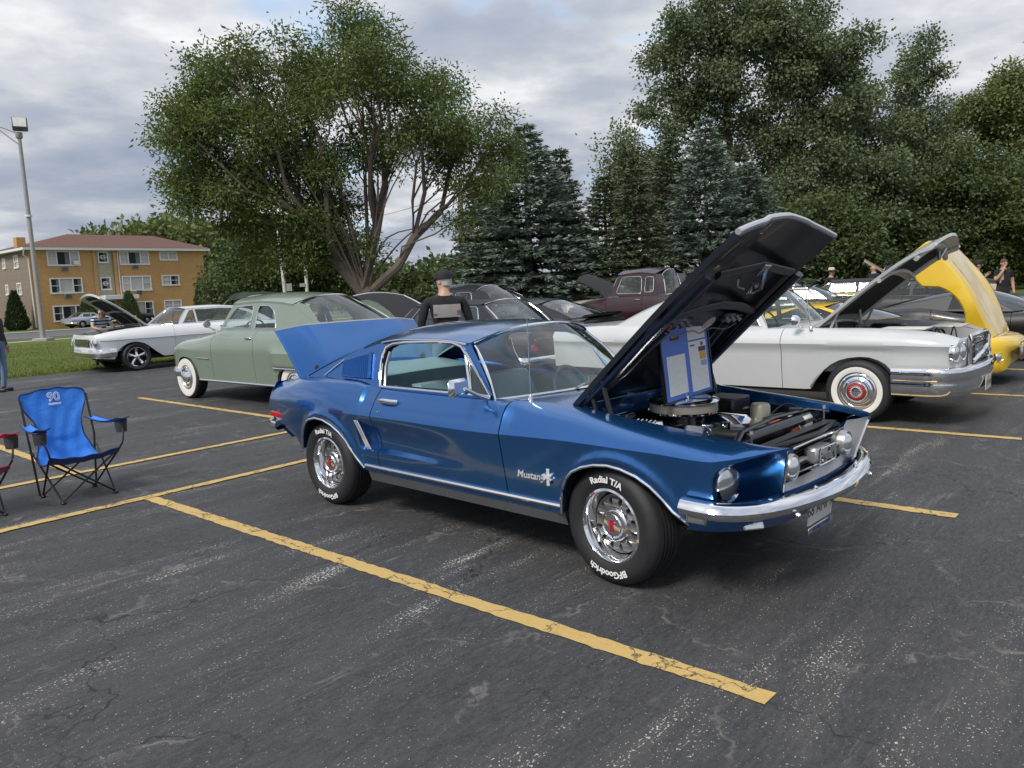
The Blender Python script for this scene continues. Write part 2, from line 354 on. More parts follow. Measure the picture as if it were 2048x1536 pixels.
# far side: pavement, kerbs, road
def band(name, t0, t1, m, dz, up_=0.0):
    rows = [[tn(t0, n_, zt(t0) + dz) for n_ in (-150, -20, 20, 60, 150)], [tn(t1, n_, zt(t1) + dz) for n_ in (-150, -20, 20, 60, 150)]]
    if up_: rows = [[q - Vector((0, 0, up_)) for q in rows[0]]] + rows + [[q - Vector((0, 0, up_)) for q in rows[1]]]
    return tag(MB().grid(rows).build(name, m, smooth=False), kind='structure')
band('sidewalk', -52.6, -54.2, CONC, 0.05, 0.1)
band('road', -59.0, -72.5, ROADM, 0.032)
band('kerb', -58.8, -59.1, CONC, 0.12, 0.14)
band('kerb', -72.4, -72.7, CONC, 0.14, 0.16)
band('sidewalk', -75.5, -77.0, CONC, 0.06, 0.1)

def quads(centers, dirs, ups, length, width, bend=0.15):
    """leaf blades: kite-shaped pairs of triangles; arrays (N,3),(N,3),(N,3),(N,),(N,)"""
    N = len(centers); d = dirs / np.linalg.norm(dirs, axis=1, keepdims=True)
    s_ = np.cross(d, ups); s_ /= (np.linalg.norm(s_, axis=1, keepdims=True) + 1e-9); nn = np.cross(s_, d)
    L = length[:, None]; W = width[:, None]
    v0 = centers; v1 = centers + d * L * 0.45 + s_ * W * 0.5 + nn * L * bend; v2 = centers + d * L; v3 = centers + d * L * 0.45 - s_ * W * 0.5 + nn * L * bend
    V = np.stack([v0, v1, v2, v3], 1).reshape(-1, 3); F = np.arange(4 * N).reshape(N, 4); return V, F
def np_mesh(name, V, F, m, parent=None):
    me = bpy.data.meshes.new(name); k = F.shape[1]
    me.vertices.add(len(V)); me.vertices.foreach_set('co', V.astype(np.float32).ravel())
    me.loops.add(F.size); me.loops.foreach_set('vertex_index', F.astype(np.int32).ravel())
    me.polygons.add(len(F)); me.polygons.foreach_set('loop_start', (np.arange(len(F)) * k).astype(np.int32))
    me.update(calc_edges=True); me.materials.append(m); return link(name, me, parent)
# grass blades along the lot edge and over the near lawn
N = 42000; tq = -21.0 - 26 * rng.random(N)**2.2; nq = rng.uniform(-2, 16, N)
C_ = np.stack([TT.x * tq + NN.x * nq, TT.y * tq + NN.y * nq, np.array([zt(a) for a in tq]) + 0.02], 1)
dr = np.stack([rng.normal(0, .5, N), rng.normal(0, .5, N), np.ones(N)], 1)
V, F = quads(C_, dr, rng.normal(size=(N, 3)), rng.uniform(.03, .085, N), rng.uniform(.008, .02, N))
tag(np_mesh('grass', V, F, leafmat('grass_blades', (0.13, 0.175, 0.042), 0.4, 0.25)), 'short green lawn grass beside the parking lot', 'grass', kind='stuff')

# ================================================================== APARTMENT BUILDING
def m_brick(c0, c1, mort):
    def f(t, ob):
        br = t.n('ShaderNodeTexBrick', {'Vector': t.n('ShaderNodeMapping', {'Vector': ob, 'Rotation': (R(90), 0, 0)}).outputs[0], 'Color1': (*c0, 1), 'Color2': (*c1, 1), 'Mortar': (*mort, 1), 'Scale': 1.0, 'Mortar Size': 0.006, 'Brick Width': 0.23, 'Row Height': 0.075, 'Bias': 0.1})
        c = t.mix(t.ramp(t.noise(ob, 1.1, 6, 0.7), [(0.35, 0.25), (0.65, 0.0)]), br.outputs[0], (*[v * 0.72 for v in c0], 1))
        return t.n('ShaderNodeBsdfPrincipled', {'Base Color': c, 'Roughness': 0.85})
    return f
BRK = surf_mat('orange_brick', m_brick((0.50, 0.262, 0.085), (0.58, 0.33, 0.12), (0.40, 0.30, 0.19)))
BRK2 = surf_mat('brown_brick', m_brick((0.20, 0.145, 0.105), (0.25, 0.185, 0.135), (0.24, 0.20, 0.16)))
STONE = surf_mat('pale_stone', m_brick((0.40, 0.37, 0.26), (0.50, 0.46, 0.34), (0.33, 0.30, 0.22)))
ROOFM = pm('brown_shingle', (0.125, 0.060, 0.042), 0.9, vary=(4, 0.25), bump=(50, 0.4))
WHITE = pm('white_trim', (0.72, 0.71, 0.68), 0.6, vary=(3, 0.06))
PANE = pm('window_pane', (0.035, 0.04, 0.045), 0.06, spec=0.8, vary=(1.5, 0.5))
BLIND = pm('window_blind', (0.50, 0.49, 0.46), 0.7, vary=(6, 0.1))
GREYM = pm('grey_metal', (0.28, 0.28, 0.28), 0.5, 0.3, vary=(4, 0.15))
bld = thing('apartment_building', 'three-storey orange brick apartment building with brown hip roof across the road', 'building', (-45.7, 75.0, -0.45), TH + math.pi / 2)
LB, DB, HB = 17.6, 13.0, 7.62
bands = [(1.60, 4.53), (6.30, 7.36), (8.44, 11.42), (12.65, 14.57)]
rows_ = [(6.14, 7.54), (3.42, 4.90), (0.68, 2.20)]
wins = []
for k, (z0, z1) in enumerate(rows_):
    wins += [(1.60, 4.53, z0, z1, 3), (8.44, 11.45, z0 + 0.05, min(7.54, z1 + 0.08), 3), (12.65, 14.57, z0 + 0.5, min(7.54, z1 + 0.1), 2)]
wm = MB()
fn = lambda x, z: (x, 0, z)
st_h = [(6.35, 6.4, 7.32, 7.5), (6.35, 3.65, 7.32, 4.9)]
holes = [[(a, c), (b, c), (b, d), (a, d)] for a, b, c, d, _ in wins] + [[(6.06, 0.4), (7.75, 0.4), (7.75, 7.55), (6.06, 7.55)]]
wm.poly([(0, -1), (LB, -1), (LB, HB), (0, HB)], holes, fn)
wm.add([(LB, 0, -1), (LB, DB, -1), (LB, DB, HB), (LB, 0, HB), (0, DB, -1), (0, DB, HB)], [(0, 1, 2, 3), (1, 4, 5, 2)])
wm.build('front_wall', BRK, bld, smooth=False)
sidew = [(2.9, 4.1, 6.1, 7.3), (2.9, 4.1, 3.45, 4.6), (6.7, 7.5, 6.2, 7.2), (6.7, 7.5, 3.55, 4.55), (9.6, 10.8, 6.1, 7.3), (9.6, 10.8, 3.45, 4.6), (2.9, 4.1, 0.75, 1.9)]
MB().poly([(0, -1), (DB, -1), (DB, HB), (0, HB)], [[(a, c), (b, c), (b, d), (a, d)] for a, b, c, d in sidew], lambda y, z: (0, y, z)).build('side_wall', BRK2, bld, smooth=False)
def window_unit(par, a, b, c, d, nlite, mp, blind):
    """frame and panes set in an opening; mp(u, depth, z)"""
    fr = MB()
    def bx(u0, u1, z0, z1, d0, d1): fr.add([mp(u, dd, z) for dd in (d0, d1) for u, z in ((u0, z0), (u1, z0), (u1, z1), (u0, z1))], [(0, 1, 2, 3), (7, 6, 5, 4), (0, 4, 5, 1), (1, 5, 6, 2), (2, 6, 7, 3), (3, 7, 4, 0)])
    w_ = 0.09
    bx(a - .03, b + .03, d - w_, d + .03, -.05, .12); bx(a - .06, b + .06, c - .06, c + w_, -.09, .12); bx(a - .03, a + w_, c + w_, d - w_, -.05, .12); bx(b - w_, b + .03, c + w_, d - w_, -.05, .12)
    cuts = [a + w_, a + (b - a) * .29, a + (b - a) * .71, b - w_] if nlite == 3 else ([a + w_, (a + b) / 2, b - w_] if nlite == 2 else [a + w_, b - w_])
    for q in cuts[1:-1]: bx(q - .05, q + .05, c + w_, d - w_, -.04, .12)
    for i in range(len(cuts) - 1):
        if not (nlite == 3 and i == 1): bx(cuts[i] + (.05 if i else 0), cuts[i + 1] - (.05 if i < len(cuts) - 2 else 0), (c + d) / 2 - .03, (c + d) / 2 + .03, -.02, .1)
    f = fr.build('window', WHITE, par, smooth=False)
    for i in range(len(cuts) - 1):
        u0, u1 = cuts[i], cuts[i + 1]
        MB().add([mp(u0, .07, c + w_), mp(u1, .07, c + w_), mp(u1, .07, d - w_), mp(u0, .07, d - w_)], [(0, 1, 2, 3)]).build('pane', PANE if not blind[i % len(blind)] else BLIND, f, smooth=False)
        if blind[i % len(blind)] == 0:
            # curtain seen behind the glass
            MB().add([mp(u0 + (u1 - u0) * .62, .062, c + w_), mp(u1, .062, c + w_), mp(u1, .062, d - w_), mp(u0 + (u1 - u0) * .62, .062, d - w_)], [(0, 1, 2, 3)]).build('curtain', pm('curtain', (0.17, 0.16, 0.165), 0.8, vary=(5, 0.3)), f, smooth=False)
    return f
bl = [(1, 0, 1), (1, 0, 1), (1, 1), (0, 1, 0), (1, 1, 1), (1, 0), (0, 0, 0), (0, 1, 0), (1, 1)]
for (a, b, c, d, nl), bb in zip(wins, bl): window_unit(bld, a, b, c, d, nl, lambda u, dd, z: (u, dd, z), bb)
for a, b, c, d in sidew: window_unit(bld, a, b, c, d, 2, lambda u, dd, z: (dd, u, z), (1, 0))
sb = MB(); sb.poly([(6.06, 0.4), (7.75, 0.4), (7.75, 7.55), (6.06, 7.55)], [[(a, c), (b, c), (b, d), (a, d)] for a, c, b, d in st_h] + [[(6.3, 0.45), (7.5, 0.45), (7.5, 2.45), (6.3, 2.45)]], lambda x, z: (x, .12, z)); sb.build('stair_panel', STONE, bld, smooth=False)
for a, c, b, d in st_h:
    f = window_unit(bld, a, b, c, d, 1, lambda u, dd, z: (u, dd + .1, z), (0,))
    q = MB(); cx_, cz_ = (a + b) / 2, (c + d) / 2; q.box((cx_ - .2, .13, cz_ - .2), (cx_ + .2, .16, cz_ + .2)); q.build('square_ornament', WHITE, f, smooth=False)
    MB().box((cx_ - .12, .12, cz_ - .12), (cx_ + .12, .128, cz_ + .12)).build('pane', PANE, f, smooth=False)
for x_ in (5.9, 7.9): MB().box((x_ - .15, -.12, -1), (x_ + .15, .02, HB)).build('pilaster', BRK, bld, smooth=False)
dm = MB().box((6.36, .05, .45), (7.44, .1, 2.4), .02).build('door', pm('door_brown', (0.12, 0.06, 0.035), 0.5), bld); MB().box((7.28, .0, 1.3), (7.34, .05, 1.45)).build('handle', STEEL, dm)
MB().box((6.0, -1.5, 2.62), (9.4, -.13, 3.05), .03).build('entrance_canopy', WHITE, bld)
for x_, z_ in ((2.73, 5.6), (2.78, 2.95), (9.6, 5.75), (9.73, 3.08), (3.0, 0.15)):
    ac = MB().box((x_, -.14, z_), (x_ + .64, .02, z_ + .4), .02).build('air_conditioner', GREYM, bld)
    sl = MB()
    for k in range(7): sl.box((x_ + .05, -.15, z_ + .05 + .045 * k), (x_ + .59, -.143, z_ + .072 + .045 * k))
    sl.build('louvre', BLACK, ac, smooth=False)
MB().box((3.9, -.25, 6.2), (4.38, .0, 6.58), .02).build('air_conditioner', WHITE, bld)
e0 = 0.6
ev = MB(); ev.box((-e0, -e0, HB), (LB + e0, DB + e0, HB + .27), .02); ev.build('eave', WHITE, bld)
rf = MB(); xr0, xr1, yr, zr = 6.0, LB - 2.4, DB / 2, 9.75
z0_ = HB + .274; o_ = e0 + .03
rf.add([(-o_, -o_, z0_), (LB + o_, -o_, z0_), (LB + o_, DB + o_, z0_), (-o_, DB + o_, z0_), (xr0, yr, zr), (xr1, yr, zr)], [(0, 1, 5, 4), (1, 2, 5), (2, 3, 4, 5), (3, 0, 4)])
rfo = rf.build('roof', ROOFM, bld, smooth=False)
MB().box((-.15, 2.3, HB + .2), (.65, 3.2, 9.0), .01).build('chimney', BRK, rfo)
MB().tube([(-.5, -.55, HB + .05), (-.45, -.1, HB - .5), (-.08, -.08, HB - .8), (-.08, -.08, .2)], .06, 6).build('downspout', WHITE, bld)
MB().tube([(8.25, -.6, HB + .05), (8.2, -.1, HB - .2), (8.2, -.06, .2)], .05, 6).build('downspout', WHITE, bld)
# low house at the far left edge
hs = thing('house', 'small pale house with grey roof at the far left edge beside the apartments', 'house', (-50.6, 73.5, -.45), TH + math.pi / 2)
MB().box((-9, 0, -.5), (0, 8, 2.5)).build('wall', pm('pale_siding', (0.55, 0.52, 0.46), 0.7, vary=(2, 0.1)), hs, smooth=False)
MB().add([(-9.6, -.7, 2.504), (.7, -.7, 2.504), (.7, 8.7, 2.504), (-9.6, 8.7, 2.504), (-7, 4, 4.4), (-2.2, 4, 4.4)], [(0, 1, 5, 4), (1, 2, 5), (2, 3, 4, 5), (3, 0, 4), (3, 2, 1, 0)]).build('roof', pm('grey_shingle', (0.17, 0.17, 0.175), 0.9, vary=(5, 0.2)), hs, smooth=False)
window_unit(hs, -3.0, -1.6, .9, 2.0, 2, lambda u, dd, z: (u, dd - .15, z), (0, 1))

# ================================================================== LAMP POST, POLES
def pix(x, y, D):
    """world point seen at photo pixel (x,y) at forward depth D (Y metres)"""
    d = fw + rt * ((x - 1024) / 1542.14) - up * ((y - 768) / 1542.14); return Vector((0, 0, CAM_H)) + d * (D / d.y)
lb = pix(87, 680, 47.5); lt = pix(47, 275, 47.5)
lp = thing('lamp_post', 'tall grey metal lamp post with square floodlight on the lawn', 'lamp post', (lb.x, lb.y, -.3))
hP = lt.z + .3
POLE = pm('galvanised_pole', (0.33, 0.31, 0.30), 0.55, 0.2, vary=(2, 0.12))
MB().lathe([(.2, -.3), (.2, .12), (.155, .13), (.10, hP)], 20, 'Z').build('pole', POLE, lp)
MB().box((-.45, -.45, -.2), (.45, .45, .1), .05).build('base', CONC, lp)
MB().lathe([(.15, hP - .05), (.19, hP), (.19, hP + .3), (.0, hP + .32)], 14, 'Z').build('collar', POLE, lp)
fl = MB(); fl.box((-.40, -.25, -.36), (.40, .25, .36), .07); fl = fl.build('floodlight', pm('lamp_body', (0.15, 0.15, 0.15), 0.4, vary=(5, .2)), lp, loc=(.12, 0, hP + .78), rot=(R(-18), 0, R(30)))
MB().box((-.33, -.265, -.30), (.33, -.252, .30), .004).build('lens', pm('lamp_lens', (0.62, 0.63, 0.60), 0.15, coat=1.0, vary=(3, .25)), fl)
MB().box((-.40, -.295, -.39), (.40, -.266, -.31)).build('visor', BLACK, fl)
arm = MB(); arm.tube([(-.05, 0, hP + .25), (-.9, -.1, hP + .62), (-1.35, -.15, hP + .72), (-1.6, -.2, hP + .55)], .045, 8); arm.tube([(-.05, 0, hP - .4), (-.8, -.1, hP + .25), (-1.3, -.15, hP + .68)], .04, 8); arm.build('arm', POLE, lp)
MB().lathe([(.0, .22), (.16, .2), (.3, .05), (.34, -.06), (.2, -.14), (0, -.15)], 16, 'Z').build('lamp_head', GREYM, lp, loc=(-1.85, -.22, hP + .5))
MB().lathe([(.2, 0), (.2, .12)], 16, 'Z').build('band', WHITE, lp, loc=(0, 0, 7.4))
def wood_pole(px0, y0, px1, y1, D, r, label, m, extra=None, name='utility_pole', cat='pole'):
    a, b = pix(px0, y0, D), pix(px1, y1, D)
    o = thing(name, label, cat, (a.x, a.y, 0)); q = MB(); q.tube([(0, 0, -.3), (b.x - a.x, b.y - a.y, b.z)], [r * 1.15, r * .8], 10); q.build('shaft', m, o); return o, b
WOODP = pm('weathered_pole', (0.21, 0.175, 0.145), 0.9, vary=(5, 0.3), bump=(30, .3))
up1, tp1 = wood_pole(928, 560, 919, 366, 44, .17, 'weathered wooden utility pole beside the big spruce', WOODP)
MB().box((-1.1, -.05, -.06), (1.1, .05, .06)).build('crossarm', WOODP, up1, loc=(-.18, 0, tp1.z - .35), smooth=False)
ins = MB()
for x_ in (-1.0, -.5, .5, 1.0): ins.lathe([(.0, .2), (.05, .18), (.06, .06), (.0, .05)], 8, 'Z', (x_ - .18, 0, tp1.z - .32))
ins.build('insulator', GREYM, up1)
PALEP = pm('pale_pole', (0.52, 0.51, 0.48), 0.6, vary=(1.2, 0.25))
p2, b2 = wood_pole(573, 600, 553, 432, 46, .10, 'tall pale street pole behind the green car, left of the two', PALEP, name='street_pole')
MB().box((-.16, -.02, -.22), (.16, .02, .22)).build('sign_plate', GREYM, p2, loc=(.25, -.13, 2.2), smooth=False)
p3, b3 = wood_pole(615, 600, 607, 480, 46, .10, 'short pale street pole behind the green car, right of the two', PALEP, name='street_pole')
MB().box((-.16, -.02, -.10), (.16, .02, .10)).build('sign_plate', GREYM, p3, loc=(-.2, -.13, 2.3), smooth=False)
ss = pix(930, 575, 43); so = thing('street_sign', 'small green street name sign near the utility pole', 'street sign', (ss.x, ss.y, 0))
MB().tube([(0, 0, 0), (0, 0, 2.9)], .03, 8).build('post', GREYM, so); MB().box((-.35, -.015, 2.6), (.35, .015, 2.85)).build('name_plate', pm('sign_green', (0.01, 0.16, 0.10), 0.4), so, smooth=False)
for k, (x0, y0, D0, x1, y1, D1) in enumerate(((919, 384, 44, 420, 445, 60), (919, 380, 44, 1700, 330, 40), (921, 400, 44, 760, 470, 66))):
    a, b = pix(x0, y0, D0), pix(x1, y1, D1); pts = [a.lerp(b, i / 24) - Vector((0, 0, 1.1 * 4 * (i / 24) * (1 - i / 24))) for i in range(25)]
    tag(MB().tube(pts, .012, 4).build('power_line', BLACK), ['thin black power line running left from the utility pole', 'thin black power line running right behind the spruces', 'thin black power line sagging down from the utility pole'][k], 'cable', 'power lines on the utility pole')
# ================================================================== TREES
BARK = pm('bark_grey', (0.13, 0.105, 0.085), 0.95, vary=(7, 0.35), bump=(22, 0.7))
BARKD = pm('bark_dark', (0.06, 0.05, 0.042), 0.95, vary=(7, 0.35), bump=(22, 0.7))
def leaves_at(P, n_per, spread, size, aspect, droop, seed, flatz=0.8):
    rg = np.random.default_rng(seed); idx = np.repeat(np.arange(len(P)), n_per); N = len(idx)
    off = rg.normal(size=(N, 3)) * spread; off[:, 2] *= flatz
    C = P[idx] + off
    d = off / (np.linalg.norm(off, axis=1, keepdims=True) + 1e-6) + rg.normal(size=(N, 3)) * .6; d[:, 2] -= droop
    return quads(C, d, rg.normal(size=(N, 3)), size * rg.uniform(.6, 1.35, N), size * aspect * rg.uniform(.7, 1.2, N))
def limb(q, a, b, r0, r1, sag=0.0, wob=0.12, n=7, rnd=random):
    a, b = Vector(a), Vector(b); L = (b - a).length; pts = []; rr = []
    off = Vector((0, 0, 0))
    for i in range(n + 1):
        t = i / n; off += Vector((rnd.uniform(-1, 1), rnd.uniform(-1, 1), rnd.uniform(-.5, .5))) * wob * L / n if 0 < i < n else Vector()
        pts.append(a.lerp(b, t) + off + Vector((0, 0, sag * math.sin(math.pi * t)))); rr.append(r0 * (1 - t) + r1 * t)
    q.tube(pts, rr, 7 if r0 > .05 else 4, caps=False); return pts
def tree(name, label, cat, base, H, crown, nclus, n_per, leaf, lm, fork, r0, seed, limbs=12, bark=BARK, dens=None, spread=.5, group=None, droop=.3, aspect=.45, clump=.95, wpath=.55, sub=11, lean=(0, 0), stems=0):
    """crown: ellipsoids (cx,cy,cz,rx,ry,rz) relative to the base. Clumps of twig ends fill them; limbs fork from one another towards the clumps"""
    rnd = random.Random(seed); rg = np.random.default_rng(seed); o = thing(name, label, cat, base, 0, group); P = []
    vol = np.array([c[3] * c[4] * c[5] for c in crown]); nc = max(8, nclus // sub); cnt = rg.multinomial(nc * 3, vol / vol.sum())
    for c, k in zip(crown, cnt):
        d = rg.normal(size=(k, 3)); d /= np.linalg.norm(d, axis=1, keepdims=True); rad = .25 + .72 * rg.random(k)**.6; P.append(np.array(c[:3]) + d * rad[:, None] * np.array(c[3:]))
    P = rg.permutation(np.concatenate(P)); keep = []
    for p_ in P:
        if p_[2] < fork * .8: continue
        if dens and rnd.random() > dens(p_): continue
        if all(np.linalg.norm(p_ - k) > clump * .8 for k in keep): keep.append(p_)
        if len(keep) >= nc: break
    CL = np.array(keep); CL = CL[np.argsort(np.linalg.norm(CL - np.array([0, 0, fork]), axis=1))]
    nodes = [np.array([lean[0], lean[1], fork])]; par = [-1]; plen = [0.0]
    for p_ in CL:
        A = np.array(nodes); dd = np.linalg.norm(A - p_, axis=1) * (1 + .6 * (A[:, 2] > p_[2] + .15)) + wpath * np.array(plen); k = int(np.argmin(dd)); a = nodes[k]; L = np.linalg.norm(p_ - a); n_ = max(2, int(L / .9)); prev = k
        for i in range(1, n_ + 1):
            t = i / n_; q = a + (p_ - a) * t + np.array([0, 0, .10 * L * math.sin(math.pi * t)]) + (rg.normal(size=3) * .045 * L if i < n_ else 0) * np.array([1, 1, .5]); nodes.append(q); par.append(prev); plen.append(plen[prev] + L / n_); prev = len(nodes) - 1
    cntd = np.ones(len(nodes))
    for i in range(len(nodes) - 1, 0, -1): cntd[par[i]] += cntd[i]
    rad = np.maximum(.012, r0 * .95 * (cntd / cntd[0])**.52)
    q = MB(); fl = [(r0 * 1.6, -.3), (r0 * 1.35, .05), (r0 * 1.05, fork * .4), (r0 * .98, fork)]; q.tube([(lean[0] * max(0, z_) / fork, lean[1] * max(0, z_) / fork, z_) for _, z_ in fl], [f[0] for f in fl], 14, caps=False)
    ch = {}
    for i in range(1, len(nodes)): ch.setdefault(par[i], []).append(i)
    done = set()
    for i in range(1, len(nodes)):
        if i in done: continue
        path = [par[i], i]; done.add(i)
        while path[-1] in ch: j = max(ch[path[-1]], key=lambda m_: cntd[m_]); path.append(j); done.add(j)
        rr = [min(rad[path[1]] * 1.05, rad[path[0]])] + [rad[j] for j in path[1:]]; q.tube([tuple(nodes[j]) for j in path], rr, 8 if rr[0] > .06 else 5, caps=False)
    T = []
    for p_ in CL:
        for k in range(sub):
            d = rg.normal(size=3); d /= np.linalg.norm(d); e = p_ + d * clump * (.45 + .6 * rg.random()) * np.array([1, 1, .75]); T.append(e); q.tube([tuple(p_), tuple((p_ + e) / 2 + rg.normal(size=3) * .05), tuple(e)], [.014, .010, .005], 4, caps=False)
    for k in range(stems):
        e = CL[int(rg.integers(len(CL)))] * np.array([.96, .9, .97]); a = nodes[0] + rg.normal(size=3) * np.array([.12, .12, .15]); m_ = (a + e) / 2 + np.array([-(e[0] - a[0]) * .12, 0, .08 * np.linalg.norm(e - a)]) + rg.normal(size=3) * .2; q.tube([tuple(v_) for v_ in spline([a, m_, e], 5)], [.042 - .003 * i for i in range(11)], 6, caps=False)
    q.build('trunk', bark, o, fix=False); V, F = leaves_at(np.array(T), n_per, spread, leaf, aspect, droop, seed + 1); np_mesh('crown', V, F, lm, o); return o
G1 = leafmat('leaf_ash', (0.115, 0.16, 0.052), 0.4, 0.35, (1.2, 1.08, .7))
G2 = leafmat('leaf_cottonwood', (0.14, 0.18, 0.105), 0.45, 0.3, (1.2, 1.1, .85))  # leaf colour raised to stand in for haze over the far trees
G3 = leafmat('leaf_dark', (0.085, 0.118, 0.055), 0.45, 0.3)  # also paler, with the distance haze put into the colour
G4 = leafmat('leaf_far', (0.14, 0.175, 0.075), 0.35, 0.3)
G5 = leafmat('leaf_conifer', (0.030, 0.052, 0.024), 0.35, 0.2)
SP1 = leafmat('needle_blue', (0.15, 0.185, 0.16), 0.5, 0.1, (.75, .85, .65))  # needle colour lightened in place of a haze volume
SP2 = leafmat('needle_green', (0.09, 0.118, 0.07), 0.5, 0.1, (1.1, 1.0, .8))  # lightened likewise, haze mixed into the needle colour
D = 27.0; tb = pix(738, 640, D); k_ = D / 1542.14
# wide spreading ash: crown offset to the left, thin on the right so limbs and sky show
def at(x, y, dy=0.0):
    q = pix(x, y, D); return (q.x - tb.x, dy, q.z)
def E_(x, y, rx, ry, dy=0, dr=None): c = at(x, y, dy); return (c[0], c[1], c[2], rx * k_, (dr or (rx + ry) / 2) * k_, ry * k_)
ashc = [E_(470, 260, 150, 190), E_(680, 190, 190, 165), E_(830, 230, 110, 150), E_(430, 390, 120, 90), E_(600, 380, 150, 120), E_(930, 330, 95, 120), E_(560, 480, 140, 70), E_(800, 400, 130, 120), E_(400, 300, 95, 95), E_(690, 110, 130, 90), E_(880, 170, 40, 60)]
def adens(p_):
    x = (p_[0] + tb.x) / k_ + 1024; y = 768 - (p_[2] - 1.64) / k_ - 170
    sparse = math.exp(-((x - 830) / 150)**2 - ((y - 410) / 170)**2); return 1 - .93 * sparse
tree('ash_tree', 'large spreading leafy tree with fan of bare limbs behind the green car', 'tree', (tb.x, tb.y, 0), 12, ashc, 1750, 50, .165, G1, 1.6, .40, 5, dens=adens, spread=.24, aspect=.36, clump=.70, wpath=.965, stems=30)
# cottonwoods
def cott(px, py, D_, ells, ncl, nper, leaf, label, seed, lm=G2, fork=5.0, r0=.45, limbs=14, grp=None, spread=.36, nm='cottonwood_tree', clump=1.25):
    b = pix(px, py, D_); s = D_ / 1542.14; c = []
    for x, y, rx, ry in ells:
        q = pix(x, y, D_); c.append((q.x - b.x, 0, q.z, rx * s, (rx + ry) / 2 * s * .8, ry * s))
    return tree(nm, label, 'tree', (b.x, b.y, 0), 20, c, ncl, nper, leaf, lm, fork, r0, seed, limbs=limbs, spread=spread, bark=BARKD, group=grp, aspect=.75, droop=.2, clump=clump, wpath=.35)
cott(1545, 590, 52, [(1400, 120, 105, 95), (1560, 80, 130, 105), (1640, 170, 95, 90), (1340, 210, 75, 60), (1460, 260, 110, 70), (1600, 320, 130, 110), (1700, 130, 40, 50), (1480, 30, 90, 60), (1690, 400, 110, 110), (1560, 440, 100, 90)], 1250, 85, .22, 'tall spreading cottonwood tree above the spruces, the tallest tree', 21, limbs=26)
cott(1800, 590, 56, [(1820, 130, 55, 45), (1790, 210, 70, 60), (1760, 300, 110, 90), (1840, 330, 90, 80), (1700, 300, 60, 60)], 460, 85, .22, 'slim cottonwood with leafy top to the right of the tallest tree', 22, limbs=14)
cott(1990, 590, 60, [(2010, 230, 90, 70), (1950, 300, 80, 70), (2060, 200, 90, 80), (2040, 350, 120, 90)], 520, 85, .24, 'leafy tree at the right edge behind the people', 23, lm=G4, limbs=14)
cott(1250, 590, 50, [(1235, 300, 52, 38), (1330, 340, 75, 45), (1290, 380, 80, 70)], 280, 80, .20, 'small pale-green tree rising between two spruces', 24, limbs=9, fork=3.5, r0=.25)
for i, (x, y0, rx, ry, D_) in enumerate(((1620, 480, 95, 75, 47), (1780, 440, 130, 120, 54), (1930, 440, 120, 120, 54), (2060, 460, 110, 130, 52), (1700, 510, 80, 60, 46))):
    cott(x, 590, D_, [(x, y0, rx, ry), (x + 25, y0 + 60, rx * .95, 55)], 400, 75, .24, ['low bushy tree behind the raised blue hood', 'dark bushy tree behind the yellow hood, left of it', 'dark bushy tree behind the yellow hood, right of it', 'dark bushy tree at the right edge of the woods', 'dark shrubby tree near the person in the straw hat'][i], 30 + i, lm=G3, fork=2.0, r0=.22, limbs=8, nm='bushy_tree')
# understory of the wood on the right
Pn = []
for x in np.linspace(1540, 2300, 95):
    for y in (575, 545, 515, 480, 440, 400, 360):
        if y < 440 and x < 1700: continue
        q = pix(x + rng.uniform(-12, 12), y + rng.uniform(-14, 14), 62 + rng.uniform(-2, 6)); Pn.append((q.x, q.y, max(.2, q.z)))
V, F = leaves_at(np.array(Pn), 80, .9, .38, .7, .2, 77); tag(np_mesh('woods', V, F, G3), 'dense dark woods behind the cars on the right', 'woods', kind='stuff')
# spruces
def spruce_mesh(seed, H, Rb, mat_, nwh=30):
    rg = np.random.default_rng(seed); C, Dd, L, U = [], [], [], []
    tr = MB(); tr.tube([(0, 0, -.2), (0, 0, H * .6), (0, 0, H)], [.16, .09, .015], 8)
    for i in range(nwh):
        t = (i + rg.random() * .6) / nwh; z = .35 + (H - .5) * t; rr = Rb * (1 - t)**.85 * rg.uniform(.85, 1.12) + .12
        nb = int(9 + 8 * (1 - t))
        for j in range(nb):
            a = 2 * math.pi * (j + rg.random() * .8) / nb; rl = rr * rg.uniform(.72, 1.1); d = np.array([math.cos(a), math.sin(a), 0]); up_t = .05 + .35 * t
            tip = np.array([0, 0, z]) + d * rl + np.array([0, 0, rl * (up_t - .28 * (1 - t))])
            if j % 2 == 0: tr.tube([(0, 0, z), tuple(tip)], [.025, .006], 4, caps=False)
            ns_ = max(4, int(rl * 9))
            for k in range(ns_):
                u = .25 + .75 * (k + rg.random()) / ns_; p_ = np.array([0, 0, z]) * (1 - u) + tip * u; side = np.array([-d[1], d[0], 0]) * rg.choice([-1, 1])
                for m_ in range(4):
                    C.append(p_ + rg.normal(0, .04, 3)); Dd.append(d * rg.uniform(.3, 1) + side * rg.uniform(-.2, .9) * (1 if m_ % 2 else -1) + np.array([0, 0, rg.uniform(-.55, .45)])); L.append(rg.uniform(.16, .36)); U.append(rg.normal(size=3))
    C, Dd, L, U = map(np.array, (C, Dd, L, U)); V, F = quads(C, Dd, U, L, L * .33, .05)
    trunk = tr.build('trunk', BARKD, None, fix=False); crown = np_mesh('crown', V, F, mat_); return trunk, crown
